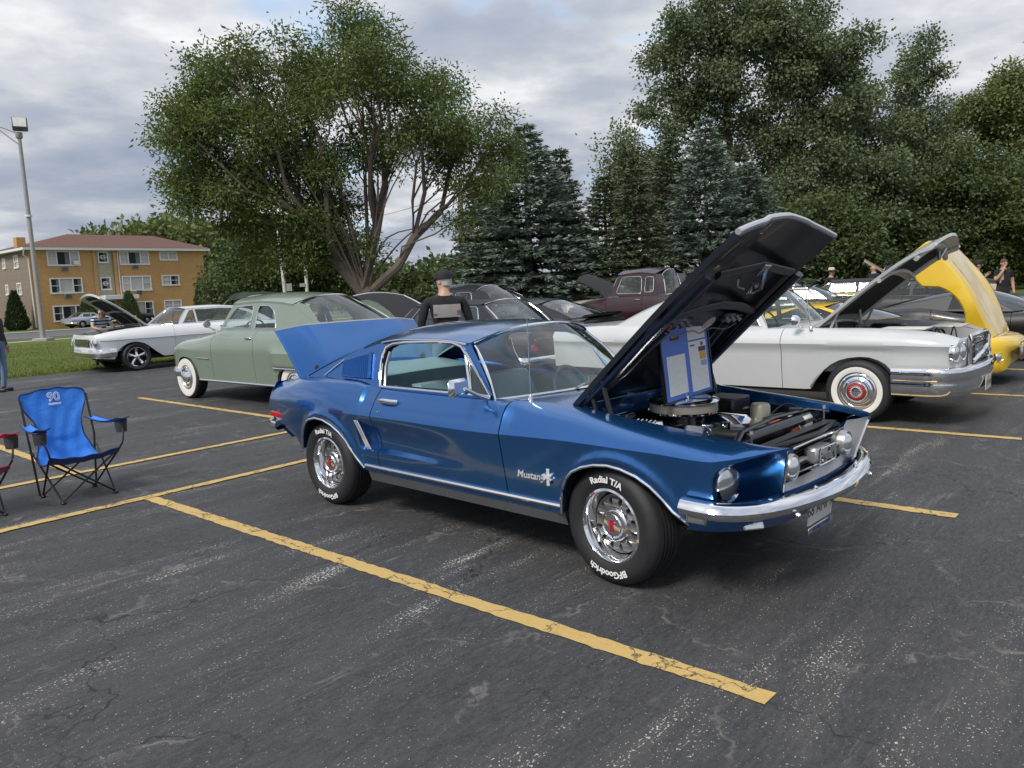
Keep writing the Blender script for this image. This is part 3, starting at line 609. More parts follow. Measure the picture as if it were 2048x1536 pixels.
sprs = [(1062, 246, 158, 41, 0, 'tall blue-green spruce right of the spreading tree'), (985, 300, 110, 43, 1, 'dark spruce tucked behind the spreading tree at its right'), (1130, 290, 85, 43, 2, 'green spruce at the right shoulder of the tall blue spruce'), (1215, 345, 95, 42, 1, 'dark green spruce above the cream convertible'), (1275, 330, 105, 40, 2, 'dark green spruce behind the maroon pickup'), (1415, 235, 120, 42, 0, 'tall blue spruce behind the raised blue hood'), (1345, 270, 100, 45, 1, 'dark spruce left of the blue spruce behind the hood'), (1500, 330, 110, 44, 3, 'small blue spruce right of the raised hood'), (1480, 280, 85, 47, 1, 'dark spruce under the cottonwood limbs')]
protos = [spruce_mesh(1, 10, 3.2, SP1), spruce_mesh(2, 10, 3.0, SP2), spruce_mesh(3, 10, 2.8, SP2), spruce_mesh(4, 10, 3.4, SP1)]
used = set()
for i, (x, y, hw, D_, k, lab) in enumerate(sprs):
    b = pix(x, 595, D_); tpz = pix(x, y, D_).z; o = thing('spruce_tree', lab, 'tree', (b.x, b.y, 0), random.uniform(0, 6), 'spruces behind the lot')
    for pr in protos[k]:
        c = pr if k not in used else dup(pr)
        c.parent = o; c.scale = (1.12 * hw * D_ / 1542.14 / 3.0, 1.12 * hw * D_ / 1542.14 / 3.0, tpz / 10)
    used.add(k)
# trees behind the green car, near the apartments
for i, (x, y, rx, ry, D_, lm, lab) in enumerate(((535, 505, 82, 70, 50, G3, 'dark leafy tree right of the apartment building'), (640, 510, 95, 65, 52, G3, 'dark leafy tree behind the green coupe roof'), (462, 565, 30, 30, 66, G3, 'bushy shrub tree against the right end of the apartments'))):
    cott(x, 600, D_, [(x, y, rx, ry), (x - 20, y + 45, rx * .85, 40)], 360, 75, .21, lab, 50 + i, lm=lm, fork=1.8, r0=.2, limbs=8, nm='leafy_tree')
def cone(px, py, D_, h, r_, label, seed, lm, nm='arborvitae'):
    b = pix(px, py, D_); rg = np.random.default_rng(seed); z = rg.random(2600)**1.2; a = rg.uniform(0, 6.28, 2600); rr = r_ * (np.minimum(1, z * 4 + .6)) * (1 - z)**.7 * rg.uniform(.8, 1.1, 2600)
    P = np.stack([rr * np.cos(a), rr * np.sin(a), z * h], 1); dd = np.stack([np.cos(a) * .5, np.sin(a) * .5, np.ones(2600)], 1) + rg.normal(size=(2600, 3)) * .25
    V, F = quads(P, dd, rg.normal(size=(2600, 3)), rg.uniform(.2, .42, 2600), rg.uniform(.08, .16, 2600))
    o = thing(nm, label, 'shrub', (b.x, b.y, -.45)); np_mesh('crown', V, F, lm, o); MB().tube([(0, 0, -.2), (0, 0, h * .6)], [.09, .03], 6).build('trunk', BARKD, o); return o
cone(36, 658, 74, 3.6, 1.0, 'narrow cone-shaped evergreen left of the lamp post', 61, G5)
cone(98, 652, 79, 4.4, .85, 'narrow leafy young tree at the corner of the apartments', 62, G3, 'young_tree')
cone(178, 650, 76, 2.6, 1.1, 'rounded green shrub by the apartment entrance', 63, G3, 'shrub')
cone(262, 640, 78, 3.2, 1.0, 'upright shrub in front of the apartment windows', 64, G3, 'shrub')
cone(408, 640, 80, 4.2, 1.0, 'tall shrub at the right corner of the apartments', 65, G3, 'shrub')
# far tree lines
def far_wood(x0, x1, ytop, ybot, D_, nm, label, lm, seed, step=10, leaf=.7):
    rg = np.random.default_rng(seed); P = []
    x = x0
    while x < x1:
        ht = ytop(x) + rg.uniform(-9, 9); y = ht
        while y < ybot:
            q = pix(x + rg.uniform(-8, 8), y, D_ + rg.uniform(-4, 10)); P.append((q.x, q.y, q.z)); y += rg.uniform(6, 13)
        x += step * rg.uniform(.6, 1.3)
    V, F = leaves_at(np.array(P), 34, D_ * .0075, leaf, .7, .2, seed); return tag(np_mesh(nm, V, F, lm), label, 'woods', kind='stuff')
far_wood(180, 470, lambda x: 478 - 24 * sst(180, 300, x) + 6 * math.sin(x * .09) + 5 * math.sin(x * .031), 640, 120, 'far_trees', 'line of pale green trees behind the apartment roof', G4, 71, leaf=.9)
far_wood(690, 1010, lambda x: 548 - 22 * math.exp(-((x - 915) / 45)**2) + 6 * math.sin(x * .07), 610, 95, 'far_trees', 'low line of trees beyond the spreading tree trunk', G3, 72, leaf=.8)
far_wood(-60, 30, lambda x: 590 + 4 * math.sin(x * .2), 645, 110, 'far_trees', 'low trees at the far left edge', G3, 73)
far_wood(430, 760, lambda x: 560 + 6 * math.sin(x * .11), 615, 105, 'far_trees', 'low hedge of trees behind the green coupe', G3, 74, leaf=.8)
# ================================================================== CAR PARTS
def zbot_fn(zb, arches):
    arr = [(np.array([q[0] for q in a]), np.array([q[1] for q in a])) for a in arches]
    def f(x):
        z = float(zb(x))
        for ax, az in arr:
            if ax[0] <= x <= ax[-1]: z = max(z, float(np.interp(x, ax, az)))
        return z
    return f
def arch_pts(xc, zc_, r, z0, n=26, kx=1.0):
    """half-round wheel opening from z0 up and over"""
    a0 = math.asin(max(-.95, min(.95, (z0 - zc_) / r))); out = []
    for i in range(n + 1):
        a = math.pi - a0 - (math.pi - 2 * a0) * i / n; out.append((xc + r * kx * math.cos(a) + (i - n / 2) * 1e-5, zc_ + r * math.sin(a)))
    return out
def section(S, x, nl, nu):
    z0 = S['zbot'](x); zc_ = float(S['zc'](x)); zc_ = max(zc_, z0 + .01); wc_ = float(S['wc'](x)); yE, zE = float(S['yE'](x)), float(S['zE'](x)); zE = max(zE, zc_ + .004)
    out = []
    for i in range(nl + 1):
        u = i / nl; z = z0 + (zc_ - z0) * u; d = zc_ - z; y = wc_ - S.get('slope', .1) * d - S.get('curve', .0) * d * d
        if 'mod' in S: y += S['mod'](x, z)
        for ax, az, ar in S.get('flare', []):
            rr = math.hypot(x - ax, z - az); y += .022 * math.exp(-((rr - ar) / .035)**2) * (1 if z > az - .05 else max(0, 1 - (az - .05 - z) / .1))
        out.append((y, z))
    out.insert(0, (out[0][0] - .05, out[0][1] + .004))
    dw, dz = wc_ - yE, zE - zc_; p1, p2 = S.get('P1', (.08, .55)), S.get('P2', (.45, .0))
    if callable(p1): p1, p2 = p1(x), p2(x)
    for i in range(1, nu + 1):
        out.append(bez((wc_, zc_), (wc_ - p1[0] * dw, zc_ + p1[1] * dz), (yE + p2[0] * dw, zE - p2[1] * dz), (yE, zE), i / nu))
    out.append((yE - .004, zE - .035)); return out
def shell(par, S, panels, paint, nl=11, nu=9, step=.07, mats=None):
    """painted side panels, left and right; panels = [(name, x0, x1)]"""
    S['zbot'] = zbot_fn(S['zb'], S['arches']); objs = {}
    xs_ = [q[0] for a in S['arches'] for q in a]
    for name, xa, xb in panels:
        xs = [xa + (xb - xa) * i / max(2, int((xb - xa) / step)) for i in range(max(2, int((xb - xa) / step)) + 1)] + [x for x in xs_ if xa + .004 < x < xb - .004] + list(S.get('xtra', []))
        xs = sorted(x for x in set(xs) if xa + .002 < x < xb - .002); xs = [xa] + xs + [xb]; k = [xs[0]]
        for x in xs[1:]:
            if x - k[-1] > .0015: k.append(x)
        for s in (-1, 1):
            rows = []
            for j, x in enumerate(k):
                sec = section(S, x, nl, nu); sh = S.get('xshift'); row = [((x + sh(x, z)) if sh else x, s * y, z) for y, z in sec]
                if j == 0: rows.append([(q[0], q[1] - s * .05, q[2]) for q in row])
                rows.append(row)
                if j == len(k) - 1: rows.append([(q[0], q[1] - s * .05, q[2]) for q in row])
            m = MB().grid(rows); objs[(name, s)] = m.build(name, paint, par, sharp=S.get('sharp', 28))
    return objs
def endcap(par, S, x, name, paint, bulge=.04, ny=9, nl=8, nu=5, zmin=None):
    """front or rear face joining left and right sections at x"""
    sec = section(S, x, nl, nu)[1:-1]; sh = S.get('xshift'); rows = []
    for y, z in sec:
        x0 = x + (sh(x, z) if sh else 0); rows.append([(x0 + bulge * (1 - f * f), y * f, z) for f in np.linspace(-1, 1, ny)])
    return MB().grid(rows).build(name, paint, par)
def deck(par, S, xa, xb, name, paint, crown=.03, ny=11, nx=12, mod=None, gap=.004, thick=True):
    rows = []; sh = S.get('xshift')
    for x in np.linspace(xa, xb, nx):
        yE, zE = float(S['yE'](x)) - gap, float(S['zE'](x)); r_ = []
        for f in np.linspace(-1, 1, ny):
            z = zE + crown * (1 - f * f) + (mod(x, f) if mod else 0); r_.append((x + (sh(x, zE) if sh else 0), yE * f, z))
        rows.append([(r_[0][0], r_[0][1], r_[0][2] - .03)] + r_ + [(r_[-1][0], r_[-1][1], r_[-1][2] - .03)])
    rows = [[(q[0], q[1], q[2] - .03) for q in rows[0]]] + rows + [[(q[0], q[1], q[2] - .03) for q in rows[-1]]]
    return MB().grid(rows).build(name, paint, par, sharp=35)
_WC = {}
def wheel(par, x, y, R_, style, steer=0.0, camber=0.0, label=None):
    s = -1 if y < 0 else 1
    key = (style['id'], R_)
    if key not in _WC:
        rr, hw = style['rim'], style.get('hw', .105); n = style.get('n', 40)
        prof = [(rr - .012, -hw + .02), (rr + .004, -hw + .008), (rr + .03, -hw - .004), ((rr + R_) / 2 + .01, -hw - .010), (R_ - .035, -hw - .003), (R_ - .012, -hw + .014), (R_ - .003, -hw + .035)]
        for g in (-.6, -.2, .2, .6): prof += [(R_, (g - .1) * hw * .62), (R_ - .009, (g - .085) * hw * .62), (R_ - .009, (g + .085) * hw * .62), (R_, (g + .1) * hw * .62)]
        prof += [(R_ - .003, hw - .035), (R_ - .012, hw - .014), (R_ - .035, hw + .003), (rr + .03, hw), (rr - .012, hw - .02)]
        rim = style['build'](style); ty = MB().lathe(prof, n).build('tyre', RUBBER, rim, sharp=50)
        if style.get('ww'):
            a, b = style['ww']; f_ = lambda r_: -hw - .0125 if abs(r_ - (rr + R_) / 2) < .03 else -hw - .008
            MB().lathe([(a - .004, -hw + .002), (a, -hw - .007), (a * .5 + b * .5, -hw - .0155), (b, -hw - .0125), (b + .004, -hw - .002)], n).build('whitewall', WHITEW, ty)
        for fn_ in style.get('extra', []): fn_(ty, R_, style)
        _WC[key] = rim; o = rim
    else: o = dup(_WC[key])
    o.parent = par; o.location = (x, y - s * style.get('hw', .105) * 0.0, R_); o.rotation_euler = (camber, 0, steer + (0 if s < 0 else math.pi)); return o
def rim_plain(st):
    rr = st['rim']; m = MB().lathe([(rr, -.085), (rr - .01, -.09), (rr - .03, -.05), (rr * .7, -.06), (rr * .66, -.075), (rr * .3, -.095), (.0, -.1)], 28); return m.build('wheel', st.get('mat', STEEL), None)
def rim_cover(st):
    rr = st['rim']; p = [(rr + .004, -.088), (rr - .012, -.1), (rr - .03, -.102), (rr - .042, -.088), (rr - .055, -.098), (rr - .07, -.1), (rr - .082, -.09), (rr * .58, -.108), (rr * .5, -.122)]
    if st.get('dome'): p = p[:4] + [(rr * .66, -.09), (rr * .55, -.1), (rr * .5, -.13), (rr * .3, -.15), (0, -.158)]
    o = MB().lathe(p, 40).build('wheel', CHROME, None)
    if not st.get('dome'):
        MB().lathe([(rr * .5, -.121), (rr * .47, -.126), (rr * .26, -.13)], 32).build('hub_ring', pm('red_enamel', (0.24, 0.012, 0.015), 0.3, coat=.6), o)
        c = MB().lathe([(rr * .26, -.129), (rr * .22, -.14), (0, -.145)], 28); c.build('hub_cap', CHROME, o)
        sp_ = MB()
        for k in range(20):
            a = 2 * math.pi * k / 20; r1, r2 = rr * .25, rr * .37; da = .09
            sp_.add([(r1 * math.cos(a - da), -.1312, r1 * math.sin(a - da)), (r1 * math.cos(a + da), -.1312, r1 * math.sin(a + da)), (r2 * math.cos(a), -.1295, r2 * math.sin(a))], [(0, 1, 2)])
        sp_.build('sunburst', WHITE, o, smooth=False)
    return o
def rim_five(st):
    rr = st['rim']; o = MB().lathe([(rr, -.09), (rr - .008, -.1), (rr - .028, -.098), (rr - .04, -.04), (rr - .045, .04)], 40).build('wheel', CHROME, None)
    MB().lathe([(rr - .045, .03), (0, .03)], 24).build('brake_disc', DARK, o)
    for k in range(5):
        a0 = math.pi / 2 + 2 * math.pi * k / 5; m = MB(); n_ = 6; rows = []
        for i in range(n_ + 1):
            r_ = .035 + (rr - .075) * i / n_; hw = .028 + .012 * (i / n_); yy = -.085 + .02 * math.sin(math.pi * i / n_)
            rows.append([(r_, yy + .03, -hw), (r_, yy, -hw * .8), (r_, yy - .012, 0), (r_, yy, hw * .8), (r_, yy + .03, hw)])
        ca, sa = math.cos(a0), math.sin(a0); m.grid([[(q[0] * ca - q[2] * sa, q[1], q[0] * sa + q[2] * ca) for q in r_] for r_ in rows]); m.build('spoke', CHROME, o)
    MB().lathe([(.062, -.07), (.06, -.1), (.045, -.115), (0, -.12)], 20).build('hub_cap', CHROME, o); return o
def wells(par, S, xs, R_, w_in=.5):
    """dark inner wheel housing over each wheel"""
    for (xc, rr), arch in zip(xs, S['arches']):
        for s in (-1, 1):
            m = MB(); m.grid([[(q[0], s * w_in, q[1] + .02), (q[0], s * (float(S['wc'](q[0])) - .06), q[1] + .02)] for q in arch])
            m.add([(q[0], s * w_in, q[1] + .02) for q in arch], [tuple(range(len(arch)))]); m.build('wheel_housing', DARK, par, smooth=False)
def seat(par, x, y, w_, m, h=.5, z=.42, lean=.22, name='seat', hb=.55):
    q = MB(); q.box((x - .05, y - w_ / 2, z - .18), (x + h, y + w_ / 2, z + .06), .06)
    rows = []
    for i in range(7):
        t = i / 6; zz = z - .05 + hb * t; xx = x - lean * t; th = .085 * (1 - .35 * t); wd = w_ / 2 * (1 - .12 * t * t)
        rows.append([(xx + th, y - wd * .92, zz), (xx + th * 1.15, y, zz), (xx + th, y + wd * .92, zz), (xx, y + wd, zz), (xx - th, y + wd * .9, zz), (xx - th, y - wd * .9, zz), (xx, y - wd, zz)])
    q.grid(rows, closed_u=True); o = len(q.v); q.f.append(tuple(range(o - 7, o))); q.mi.append(0); return q.build(name, m, par, sharp=50)
def steering(par, x, y, z, m=BLACK, r_=.19):
    q = MB(); q.tube([(math.sin(.45) * r_ * math.sin(a) * -1 + x, y + r_ * math.cos(a), z + r_ * math.sin(a) * math.cos(.45)) for a in np.linspace(0, 2 * math.pi, 29)], .012, 6, caps=False)
    q.tube([(x + .02, y - r_, z), (x + .05, y, z), (x + .02, y + r_, z)], .009, 6); q.tube([(x + .05, y, z), (x + .4, y, z - .2)], .02, 6); return q.build('steering_wheel', m, par)
def trim(par, pts, r_, m=CHROME, name='chrome_trim', n=6, flat=1.0): return MB().tube(pts, r_, n, flat=flat).build(name, m, par)
def bumper(par, path, prof, m=CHROME, name='bumper'):
    """path: plan points (x,y,z) swept with profile [(out,up)...]"""
    P = [Vector(p) for p in path]; rows = []
    for i, p in enumerate(P):
        d = (P[min(i + 1, len(P) - 1)] - P[max(i - 1, 0)]); d.z = 0; d.normalize(); nrm = Vector((d.y, -d.x, 0))
        rows.append([p + nrm * a + Vector((0, 0, b)) for a, b in prof])
    q = MB().grid(rows)
    for e in (0, (len(P) - 1) * len(prof)): q.f.append(tuple(range(e, e + len(prof)))); q.mi.append(0)
    return q.build(name, m, par, sharp=45)
def lamp(par, c, r_, d=(1, 0), name='headlight', m=LENS, rim=CHROME, depth=.04, zt_=0.0, bulge=.25):
    a = math.atan2(d[1], d[0])
    o = MB().lathe([(0, depth * bulge * .8 + .006), (r_ * .3, depth * bulge * .73 + .006), (r_ * .55, depth * bulge * .57 + .005), (r_ * .75, depth * bulge * .36 + .005), (r_ * .9, depth * bulge * .15 + .004), (r_ * .96, .003)], 28, 'X').build(name, m, par, loc=c, rot=(0, zt_, a))
    MB().lathe([(r_ * .95, -depth), (r_ * 1.12, -depth), (r_ * 1.13, .0), (r_ * 1.06, .012), (r_ * .95, .004)], 28, 'X').build('bezel', rim, o); return o
def greenhouse(par, g, paint, roofpaint, glass, wins=(), trims=True, roof=True, wipers=True):
    """glass house on body; g holds side profile x positions and heights"""
    xA, xB, xC, xD, zA, zD, yb, yr = (g[k] for k in ('xA', 'xB', 'xC', 'xD', 'zA', 'zD', 'yb', 'yr')); zR = g['zR'] if callable(g['zR']) else (lambda x, v=g['zR']: v)
    bA, bB, bC, bD, crown = g.get('bA', .22), g.get('bB', .08), g.get('bC', -.06), g.get('bD', -.15), g.get('crown', .09)
    zB, zC = float(zR(xB)), float(zR(xC)); zm = max(zB, zC); z0 = min(zA, zD)
    def Y(z): return yb + (yr - yb) * max(0, (z - z0)) / (zm - z0)
    if roof:
        rows = []
        for i in range(15):
            t = i / 14; r_ = []
            for f in np.linspace(-1, 1, 15):
                xb_ = xB + bB * (1 - f * f); xc_ = xC + bC * (1 - f * f); x = xb_ + (xc_ - xb_) * t; ze = float(zR(xB + (xC - xB) * t)); yy = Y(ze) + .012
                ff = math.copysign(1 - (1 - abs(f))**1.4, f); r_.append((x, yy * ff, ze + crown * (1 - abs(ff)**2.6)))
            rows.append([(r_[0][0], r_[0][1], r_[0][2] - .025)] + r_ + [(r_[-1][0], r_[-1][1], r_[-1][2] - .025)])
        MB().grid(rows).build('roof', roofpaint, par, sharp=50)
    def pane(name, xa, za, ba, xt, zt_, bt, ya, yt, ct, m, wide=1.0, z_c=0.0):
        rows = []
        for t in np.linspace(0, 1, 8):
            r_ = []
            for f in np.linspace(-1, 1, 13):
                a = Vector((xa + ba * (1 - f * f), ya * f, za + z_c * (1 - f * f))); b = Vector((xt + bt * (1 - f * f), yt * f, zt_ + ct * (1 - abs(f)**2.6))); p_ = a.lerp(b, t); out = .03 * math.sin(math.pi * t); r_.append(p_ + Vector((out * (1 if xa > xt else -1) * .6, 0, out * .5)))
            rows.append(r_)
        o = MB().grid(rows).build(name, m, par)
        if trims: trim(par, [q for q in rows[0]] + [r_[-1] for r_ in rows[1:]] + rows[-1][::-1][1:] + [r_[0] for r_ in rows[::-1][1:]], .012, g.get('trim', CHROME), 'chrome_trim')
        return o, rows
    rwf = g.get('rw', .95)
    pane('windshield', xA - .02, zA, bA, xB, zB - .005, bB, Y(zA) - .03, Y(zB) - .02, crown, glass, z_c=g.get('zcA', .03))
    if g.get('rear', True): pane('rear_window', xD + .02, zD, bD, xC, zC - .005, bC, (Y(zD) - .05) * g.get('rw', .9), (Y(zC) - .03) * g.get('rw', .95), crown, g.get('rearglass', glass), z_c=.02)
    if g.get('rear', True):
        for s in (-1, 1):
            rows = []
            for t in np.linspace(0, 1, 8):
                zz = zD + (zC - .005 - zD) * t; xx = xD + .02 + (xC - xD - .02) * t; bw = bD + (bC - bD) * t; ye = Y(zz) + .004; yi = (Y(zD) - .05) * g.get('rw', .9) * (1 - t) + (Y(zC) - .03) * g.get('rw', .95) * t; out = .03 * math.sin(math.pi * t)
                rows.append([(xx - out * .6 + g.get('cbow', .02) * 0, s * yi, zz + out * .5 + crown * .0), (xx - out * .6, s * ye, zz + out * .3 )])
            MB().grid(rows).build('rear_pillar', paint, par)
            if g.get('rw', .9) < .7: MB().grid([[(xD + .0, s * f * (Y(zD)), zD - .03) for f in (0, 1)], [(xD + .02 + bD * .0, s * f * Y(zD), zD + .03) for f in (0, 1)]]).build('rear_panel', paint, par)
    prof = [(xA, zA)] + [(xA + (xB - xA) * t, zA + (zB - zA) * t + .012 * math.sin(math.pi * t)) for t in (.25, .5, .75)] + [(xB + (xC - xB) * t, float(zR(xB + (xC - xB) * t))) for t in np.linspace(0, 1, 13)] + [(xC + (xD - xC) * t, zC + (zD - zC) * t + g.get('cbow', .02) * math.sin(math.pi * t)) for t in (.25, .5, .75)] + [(xD, zD), (xD, zD - .02), (xA, zA - .02)]
    for s in (-1, 1):
        mp = lambda x, z, e=0.0: (x, s * (Y(z) + e), z)
        if g.get('frame', True):
            fr = MB(); fr.poly(prof, wins, mp); fr.build('pillar_frame', paint, par, smooth=False)
        for wn in wins:
            MB().poly(wn, [], lambda x, z: mp(x, z, -.012)).build('side_window', g.get('sideglass', glass), par, smooth=False)
            if trims: trim(par, [mp(x, z, .004) for x, z in wn + [wn[0]]], .009, g.get('trim', CHROME), 'window_trim')
    return Y
def rect(x0, x1, z0, z1, lean0=0.0, lean1=0.0, r_=.05):
    """rounded window outline; lean = x shift of the top of the left/right edge"""
    c = [(x0, z0), (x1, z0), (x1 + lean1, z1), (x0 + lean0, z1)]; out = []
    for i in range(4):
        p_, a, b = Vector(c[i]), Vector(c[i - 1]), Vector(c[(i + 1) % 4]); da, db = (a - p_).normalized() * r_, (b - p_).normalized() * r_
        for t in (0, .33, .67, 1): q = (p_ + da) * (1 - t)**2 + p_ * 2 * t * (1 - t) + (p_ + db) * t * t; out.append((q.x, q.y))
    return out
def engine_fill(par, x0, x1, w_, z, seed, n=26, cl=None):
    """assorted engine-bay lumps, hoses and wires"""
    rd = random.Random(seed); m = MB(); m.box((x0, -w_, z - .5), (x1, w_, z - .34)); m.build('engine_bay_floor', DARK, par, smooth=False)
    blk = MB(); mid_ = (x0 + x1) / 2; blk.box((x0 + .1, -.22, z - .34), (x1 - .25, .22, z - .08), .04); blk.build('engine_block', pm('engine_grey', (0.05, 0.05, 0.052), 0.5, 0.4, vary=(20, .4)), par)
    MB().lathe([(0, .07), (.17, .068), (.19, .05), (.19, .0), (.17, -.01)], 28, 'Z', (mid_ - .1, 0, z - .04)).build('air_cleaner', cl or BLACKG, par)
    h_ = MB()
    for k in range(n):
        a = (rd.uniform(x0 + .05, x1 - .1), rd.uniform(-w_ + .1, w_ - .1), z - rd.uniform(.1, .25)); b = (a[0] + rd.uniform(-.35, .35), a[1] + rd.uniform(-.35, .35), z - rd.uniform(.1, .25)); c = ((a[0] + b[0]) / 2, (a[1] + b[1]) / 2, z - rd.uniform(.0, .1))
        h_.tube(spline([a, c, b], 5), rd.choice([.008, .012, .02]), 6)
    h_.build('hoses', BLACK, par)
    for k in range(7):
        bx_, by_ = rd.uniform(x0 + .1, x1 - .2), rd.choice([-1, 1]) * rd.uniform(w_ * .5, w_ - .12); MB().box((bx_ - .09, by_ - .07, z - .34), (bx_ + .09, by_ + .07, z - rd.uniform(.06, .16)), .015).build('under_hood_box', [STEEL, BLACKG, BLACK, pm('cream_plastic', (.5, .47, .38), .5)][k % 4], par)
# ================================================================== BLUE FASTBACK COUPE (main subject)
BLUE = carpaint('metallic_blue_paint', (0.019, 0.125, 0.37), 0.84, 0.24, flake=.25)
SILV = pm('silver_grille', (0.42, 0.42, 0.43), 0.35, 0.7, vary=(12, .08))
AQUA = pm('aqua_vinyl', (0.20, 0.33, 0.345), 0.4, vary=(7, 0.12), bump=(60, .15))
AQUAD = pm('aqua_dark', (0.05, 0.10, 0.11), 0.5, vary=(7, 0.2))
mu = thing('fastback_coupe', 'metallic blue fastback coupe with hood and trunk open, nearest the camera', 'car', (1.0843, 4.6623, 0), -0.762)
MS = dict(
    zb=tab([(-3.75, .66), (-3.64, .56), (-3.5, .50), (-3.34, .44), (-3.06, .41), (-2.9, .40), (-2.2, .345), (-.36, .335), (.35, .38), (.5, .41), (.60, .43), (.615, .685), (.66, .737), (.72, .765), (.80, .79), (.87, .803)]),
    zc=tab([(-3.75, .74), (-2.9, .755), (-2.4, .77), (-1.9, .77), (-1.1, .765), (-.2, .785), (.3, .78), (.6, .768), (.66, .775), (.8, .797), (.87, .806)]),
    wc=tab([(-3.75, .775), (-3.5, .825), (-3.2, .865), (-2.8, .893), (-2.4, .90), (-1.5, .893), (-.75, .893), (0, .898), (.4, .884), (.6, .866), (.66, .835), (.72, .785), (.80, .685), (.87, .575)]),
    yE=tab([(-3.75, .64), (-3.3, .70), (-2.8, .735), (-2.3, .75), (-2.06, .775), (-1.0, .785), (-.80, .76), (-.70, .66), (-.5, .645), (.5, .645), (.7, .63), (.8, .60), (.87, .565)]),
    zE=tab([(-3.75, .935), (-3.5, .955), (-3.2, .985), (-2.8, 1.005), (-2.4, 1.0), (-2.06, .955), (-1.5, .948), (-.85, .95), (-.7, .955), (-.35, .935), (-.1, .908), (.1, .888), (.43, .858), (.7, .83), (.8, .818), (.87, .812)]),
    arches=[[(-.345, .345), (-.335, .40), (-.325, .45), (-.305, .51), (-.27, .57), (-.22, .615), (-.15, .65), (-.07, .672), (.02, .68), (.10, .67), (.19, .642), (.27, .597), (.34, .54), (.40, .485), (.46, .435), (.50, .412)],
            [(-3.08, .415), (-3.06, .46), (-3.03, .52), (-2.985, .59), (-2.93, .645), (-2.86, .682), (-2.77, .70), (-2.68, .692), (-2.58, .658), (-2.49, .61), (-2.42, .555), (-2.36, .495), (-2.30, .43), (-2.255, .36)]],
    slope=.17, curve=.0, sharp=24)
MS['xtra'] = list(np.linspace(.6, .87, 20)) + list(np.linspace(-3.75, -3.4, 9)) + list(np.linspace(-2.36, -2.1, 12))
xe = tab([(.40, -3.34), (.45, -3.40), (.60, -3.66), (.68, -3.70), (.80, -3.665), (.88, -3.635), (.96, -3.54)])
MS['xshift'] = lambda x, z: (float(xe(z)) + 3.75) * sst(-3.05, -3.75, x)
def mmod(x, z):
    # scooped side: sinks between the crease and a lower edge, deepest in front of the quarter-panel scoop
    if x < -2.235 or x > -.95: 
        fade = max(0, 1 - (-2.235 - x) / .02) if x < -2.235 and x > -2.255 else 0
        if not fade: return 0
    else: fade = 1
    dx = sst(-1.0, -2.15, x); lo = .505; up_ = .735
    mz = sst(lo - .012, lo + .035, z) * sst(up_ + .02, up_ - .12, z)
    return -.058 * dx * mz * fade
MS['mod'] = mmod
MS['flare'] = [(.05, .335, .385), (-2.69, .345, .385)]
MS['P1'] = lambda x: (.20, .45) if x > -2.3 else (.20 - .17 * sst(-2.3, -2.7, x), .45 + .17 * sst(-2.3, -2.7, x))
MS['P2'] = lambda x: ((.22, .12) if -2.2 < x < -.85 else ((.55, .0) if x > -.8 else (.55, .02)))
pan = shell(mu, MS, [('rear_quarter_panel', -3.75, -2.064), ('door', -2.056, -.784), ('front_fender', -.776, .87)], BLUE, nl=16, nu=11, step=.05)
wells(mu, MS, [(0, .4), (-2.743, .4)], .33)
